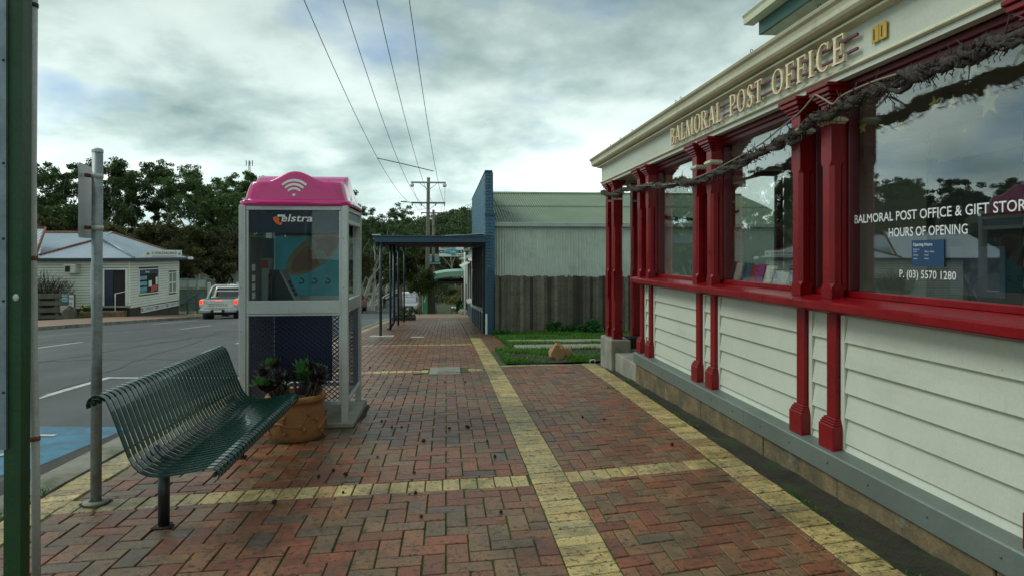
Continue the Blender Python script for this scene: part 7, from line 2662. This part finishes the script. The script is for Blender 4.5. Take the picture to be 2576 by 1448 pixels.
PROTO = [gum(1, 13, .8, 15000, .095, dense=.60), gum(3, 12, .95, 15000, .095, .42, dense=.60), gum(5, 14, .7, 13500, .095, .5, dense=.58), gum(2, 9, 1.0, 24000, .10, .30, dense=1.05), gum(4, 8, 1.15, 24000, .10, .26, dense=1.15)]
KIND = ['tall open crowned gum tree', 'broad pale limbed gum tree', 'slender high crowned gum tree', 'low bushy olive gum tree', 'wide low dark scrub gum']
PLACE = [(-999, 'past the end of the rail fence'), (30, 'above the left roof wing'), (125, 'above the air conditioner wall'), (235, 'above the entry door roof'), (330, 'above the long roof sign'), (455, 'above the pale sheet panel yard fence'), (528, 'above the muddy white ute'), (607, 'behind the left of the phone booth'), (720, 'behind the booth poster'), (850, 'right of the phone booth')]
def tree_label(kind, u, y):
    w = [p for a, p in PLACE if u >= a][-1]
    return KIND[kind] + (' in the rear row ' if y > 81 else ' ') + w
used = [False] * 5
def plant(kind, x, y, s=1.0, rz=None, sink=0.0, label=''):
    if not used[kind]:
        o = PROTO[kind]; used[kind] = True
    else:
        o = copy_tree(PROTO[kind])
    o.location = (x, y, terrain(x, y) - sink); o.rotation_euler = (0, 0, rnd.uniform(0, 6.28) if rz is None else rz)
    o.scale = (s, s, s)
    tag(o, label, 'tree', 'gum trees behind the rural building')
def at_u(kind, u, y, vtop, **kw):
    """scale so the crown reaches the picture height it has from the street"""
    x = on_y(u, 600, y).x
    H = (13, 12, 14, 9, 8)[kind]
    want = on_y(u, vtop, y).z - terrain(x, y)
    plant(kind, x, y, want / H, label=tree_label(kind, u, y), **kw)
for (k, u, y, v) in ((1, 70, 62, 470), (1, 185, 64, 428), (2, 140, 70, 440), (0, 320, 66, 414), (2, 285, 72, 430), (1, 385, 68, 428), (0, 430, 70, 425), (2, 500, 72, 440), (1, 545, 75, 440), (0, 590, 74, 470), (2, 635, 78, 470), (1, 690, 80, 480), (0, 760, 84, 480), (1, 830, 86, 490), (2, 900, 88, 520), (0, 940, 92, 560),
                     (3, 110, 58, 500), (3, 250, 60, 520), (4, 330, 60, 545), (3, 420, 61, 520), (4, 480, 60, 560), (3, 540, 63, 540), (4, 580, 62, 570), (3, 625, 66, 560), (4, 690, 70, 580), (3, 745, 72, 560), (4, 800, 76, 590), (3, 865, 78, 560), (4, 915, 84, 590), (3, 960, 98, 600),
                     (1, 20, 66, 460), (0, -60, 60, 430), (2, -150, 58, 440), (1, -260, 56, 420), (3, -20, 58, 520), (4, -120, 52, 560), (3, -220, 50, 520), (0, -360, 52, 430), (4, -330, 46, 560),
                     (4, 360, 82, 560), (4, 560, 90, 570), (3, 660, 96, 560), (3, 470, 84, 540), (3, 300, 86, 540)):
    at_u(k, u, y, v)

# trees down by the creek, beyond the verandah
LAB = ['tall dark gum tree by the creek beyond the verandah', 'spreading gum tree by the creek beyond the verandah', 'slim gum tree by the creek beyond the verandah', 'bushy olive tree by the creek beyond the verandah', 'low dark scrub tree by the creek beyond the verandah']
def plant2(kind, u, y, vtop):
    x = on_y(u, 600, y).x
    o = copy_tree(PROTO[kind]); H = (13, 12, 14, 9, 8)[kind]
    s = (on_y(u, vtop, y).z - terrain(x, y)) / H
    o.location = (x, y, terrain(x, y)); o.scale = (s, s, s); o.rotation_euler = (0, 0, rnd.uniform(0, 6.28))
    tag(o, LAB[kind].split(' beyond')[0] + ', ' + [p for a, p in ((0, 'behind the creek name sign'), (940, 'above the guard rail'), (1000, 'behind the clipped street trees'), (1060, 'behind the cafe sign'), (1150, 'behind the blue parapet')) if u >= a][-1], 'tree', 'trees along the creek')
for (k, u, y, v) in ((0, 905, 104, 530), (1, 930, 112, 560), (3, 915, 108, 600), (4, 945, 118, 640), (3, 975, 140, 590), (4, 1010, 150, 620), (1, 985, 150, 560), (3, 1050, 160, 600), (4, 1120, 150, 660), (3, 1145, 158, 640), (1, 1165, 150, 580), (0, 1180, 146, 560), (4, 1180, 128, 690), (4, 1135, 126, 715), (3, 1010, 170, 575)):
    plant2(k, u, y, v)

# wooded hill beyond, one far-off mass
def hill_wood():
    rg = np.random.default_rng(11)
    cs = []; rs = []; tr = []
    n = 0
    rr_ = random.Random(15)
    while n < 1500:
        y = rr_.uniform(165, 420); x = rr_.uniform(-.95, .75) * y
        u = UC + FPX * math.tan(math.atan2(x, y) - PSI)
        if not (820 < u < 1350) and rr_.random() < .80: continue
        z = terrain(x, y); h = rr_.uniform(5.5, 10)
        k = rr_.choice((4, 5, 6))
        for _ in range(k):
            cs.append((x + rr_.gauss(0, h * .2), y + rr_.gauss(0, h * .2), z + h * rr_.uniform(.35, .9))); rs.append(h * rr_.uniform(.16, .26))
        tr.append((x, y, z, h)); n += 1
    V, F, T = leaf_cloud(cs, rs, 330000, .46, 3, flat=.75, droop=.2, elong=1.5, tl=(.6, 1.5), hue=.12)
    o = np_obj('hill_woodland', V, F, m_gumleaf, None, T)
    tag(o, 'far eucalypt woodland covering the hills beyond the town', 'woodland', kind='stuff')
    mb = MB()
    for x, y, z, h in tr: mb.tube([(x, y, z - .3), (x + .1 * h * math.sin(x), y, z + h * .8)], [.14, .06], 4, cap=False)
    o = mb.build('hill_woodland_trunks', m_gumbark); tag(o, 'thin pale trunks of the far hill woodland', 'woodland', kind='stuff')
hill_wood()
# scrub along the creek bank
sp_ = []
rr_ = random.Random(31)
cs = [(rr_.uniform(-45, 25), rr_.uniform(118, 150), 0) for _ in range(260)]
cs = [(x, y, terrain(x, y) + .5) for x, y, _ in cs if not (-16 < x < -1 and y < 128)]
V, F, T = leaf_cloud(cs, [1.1] * len(cs), 26000, .22, 8, flat=.8, tl=(.6, 1.6), hue=.3)
tag(np_obj('creek_scrub', V, F, m_gumleaf2, None, T), 'brown green scrub along the creek bank', 'scrub', kind='stuff')
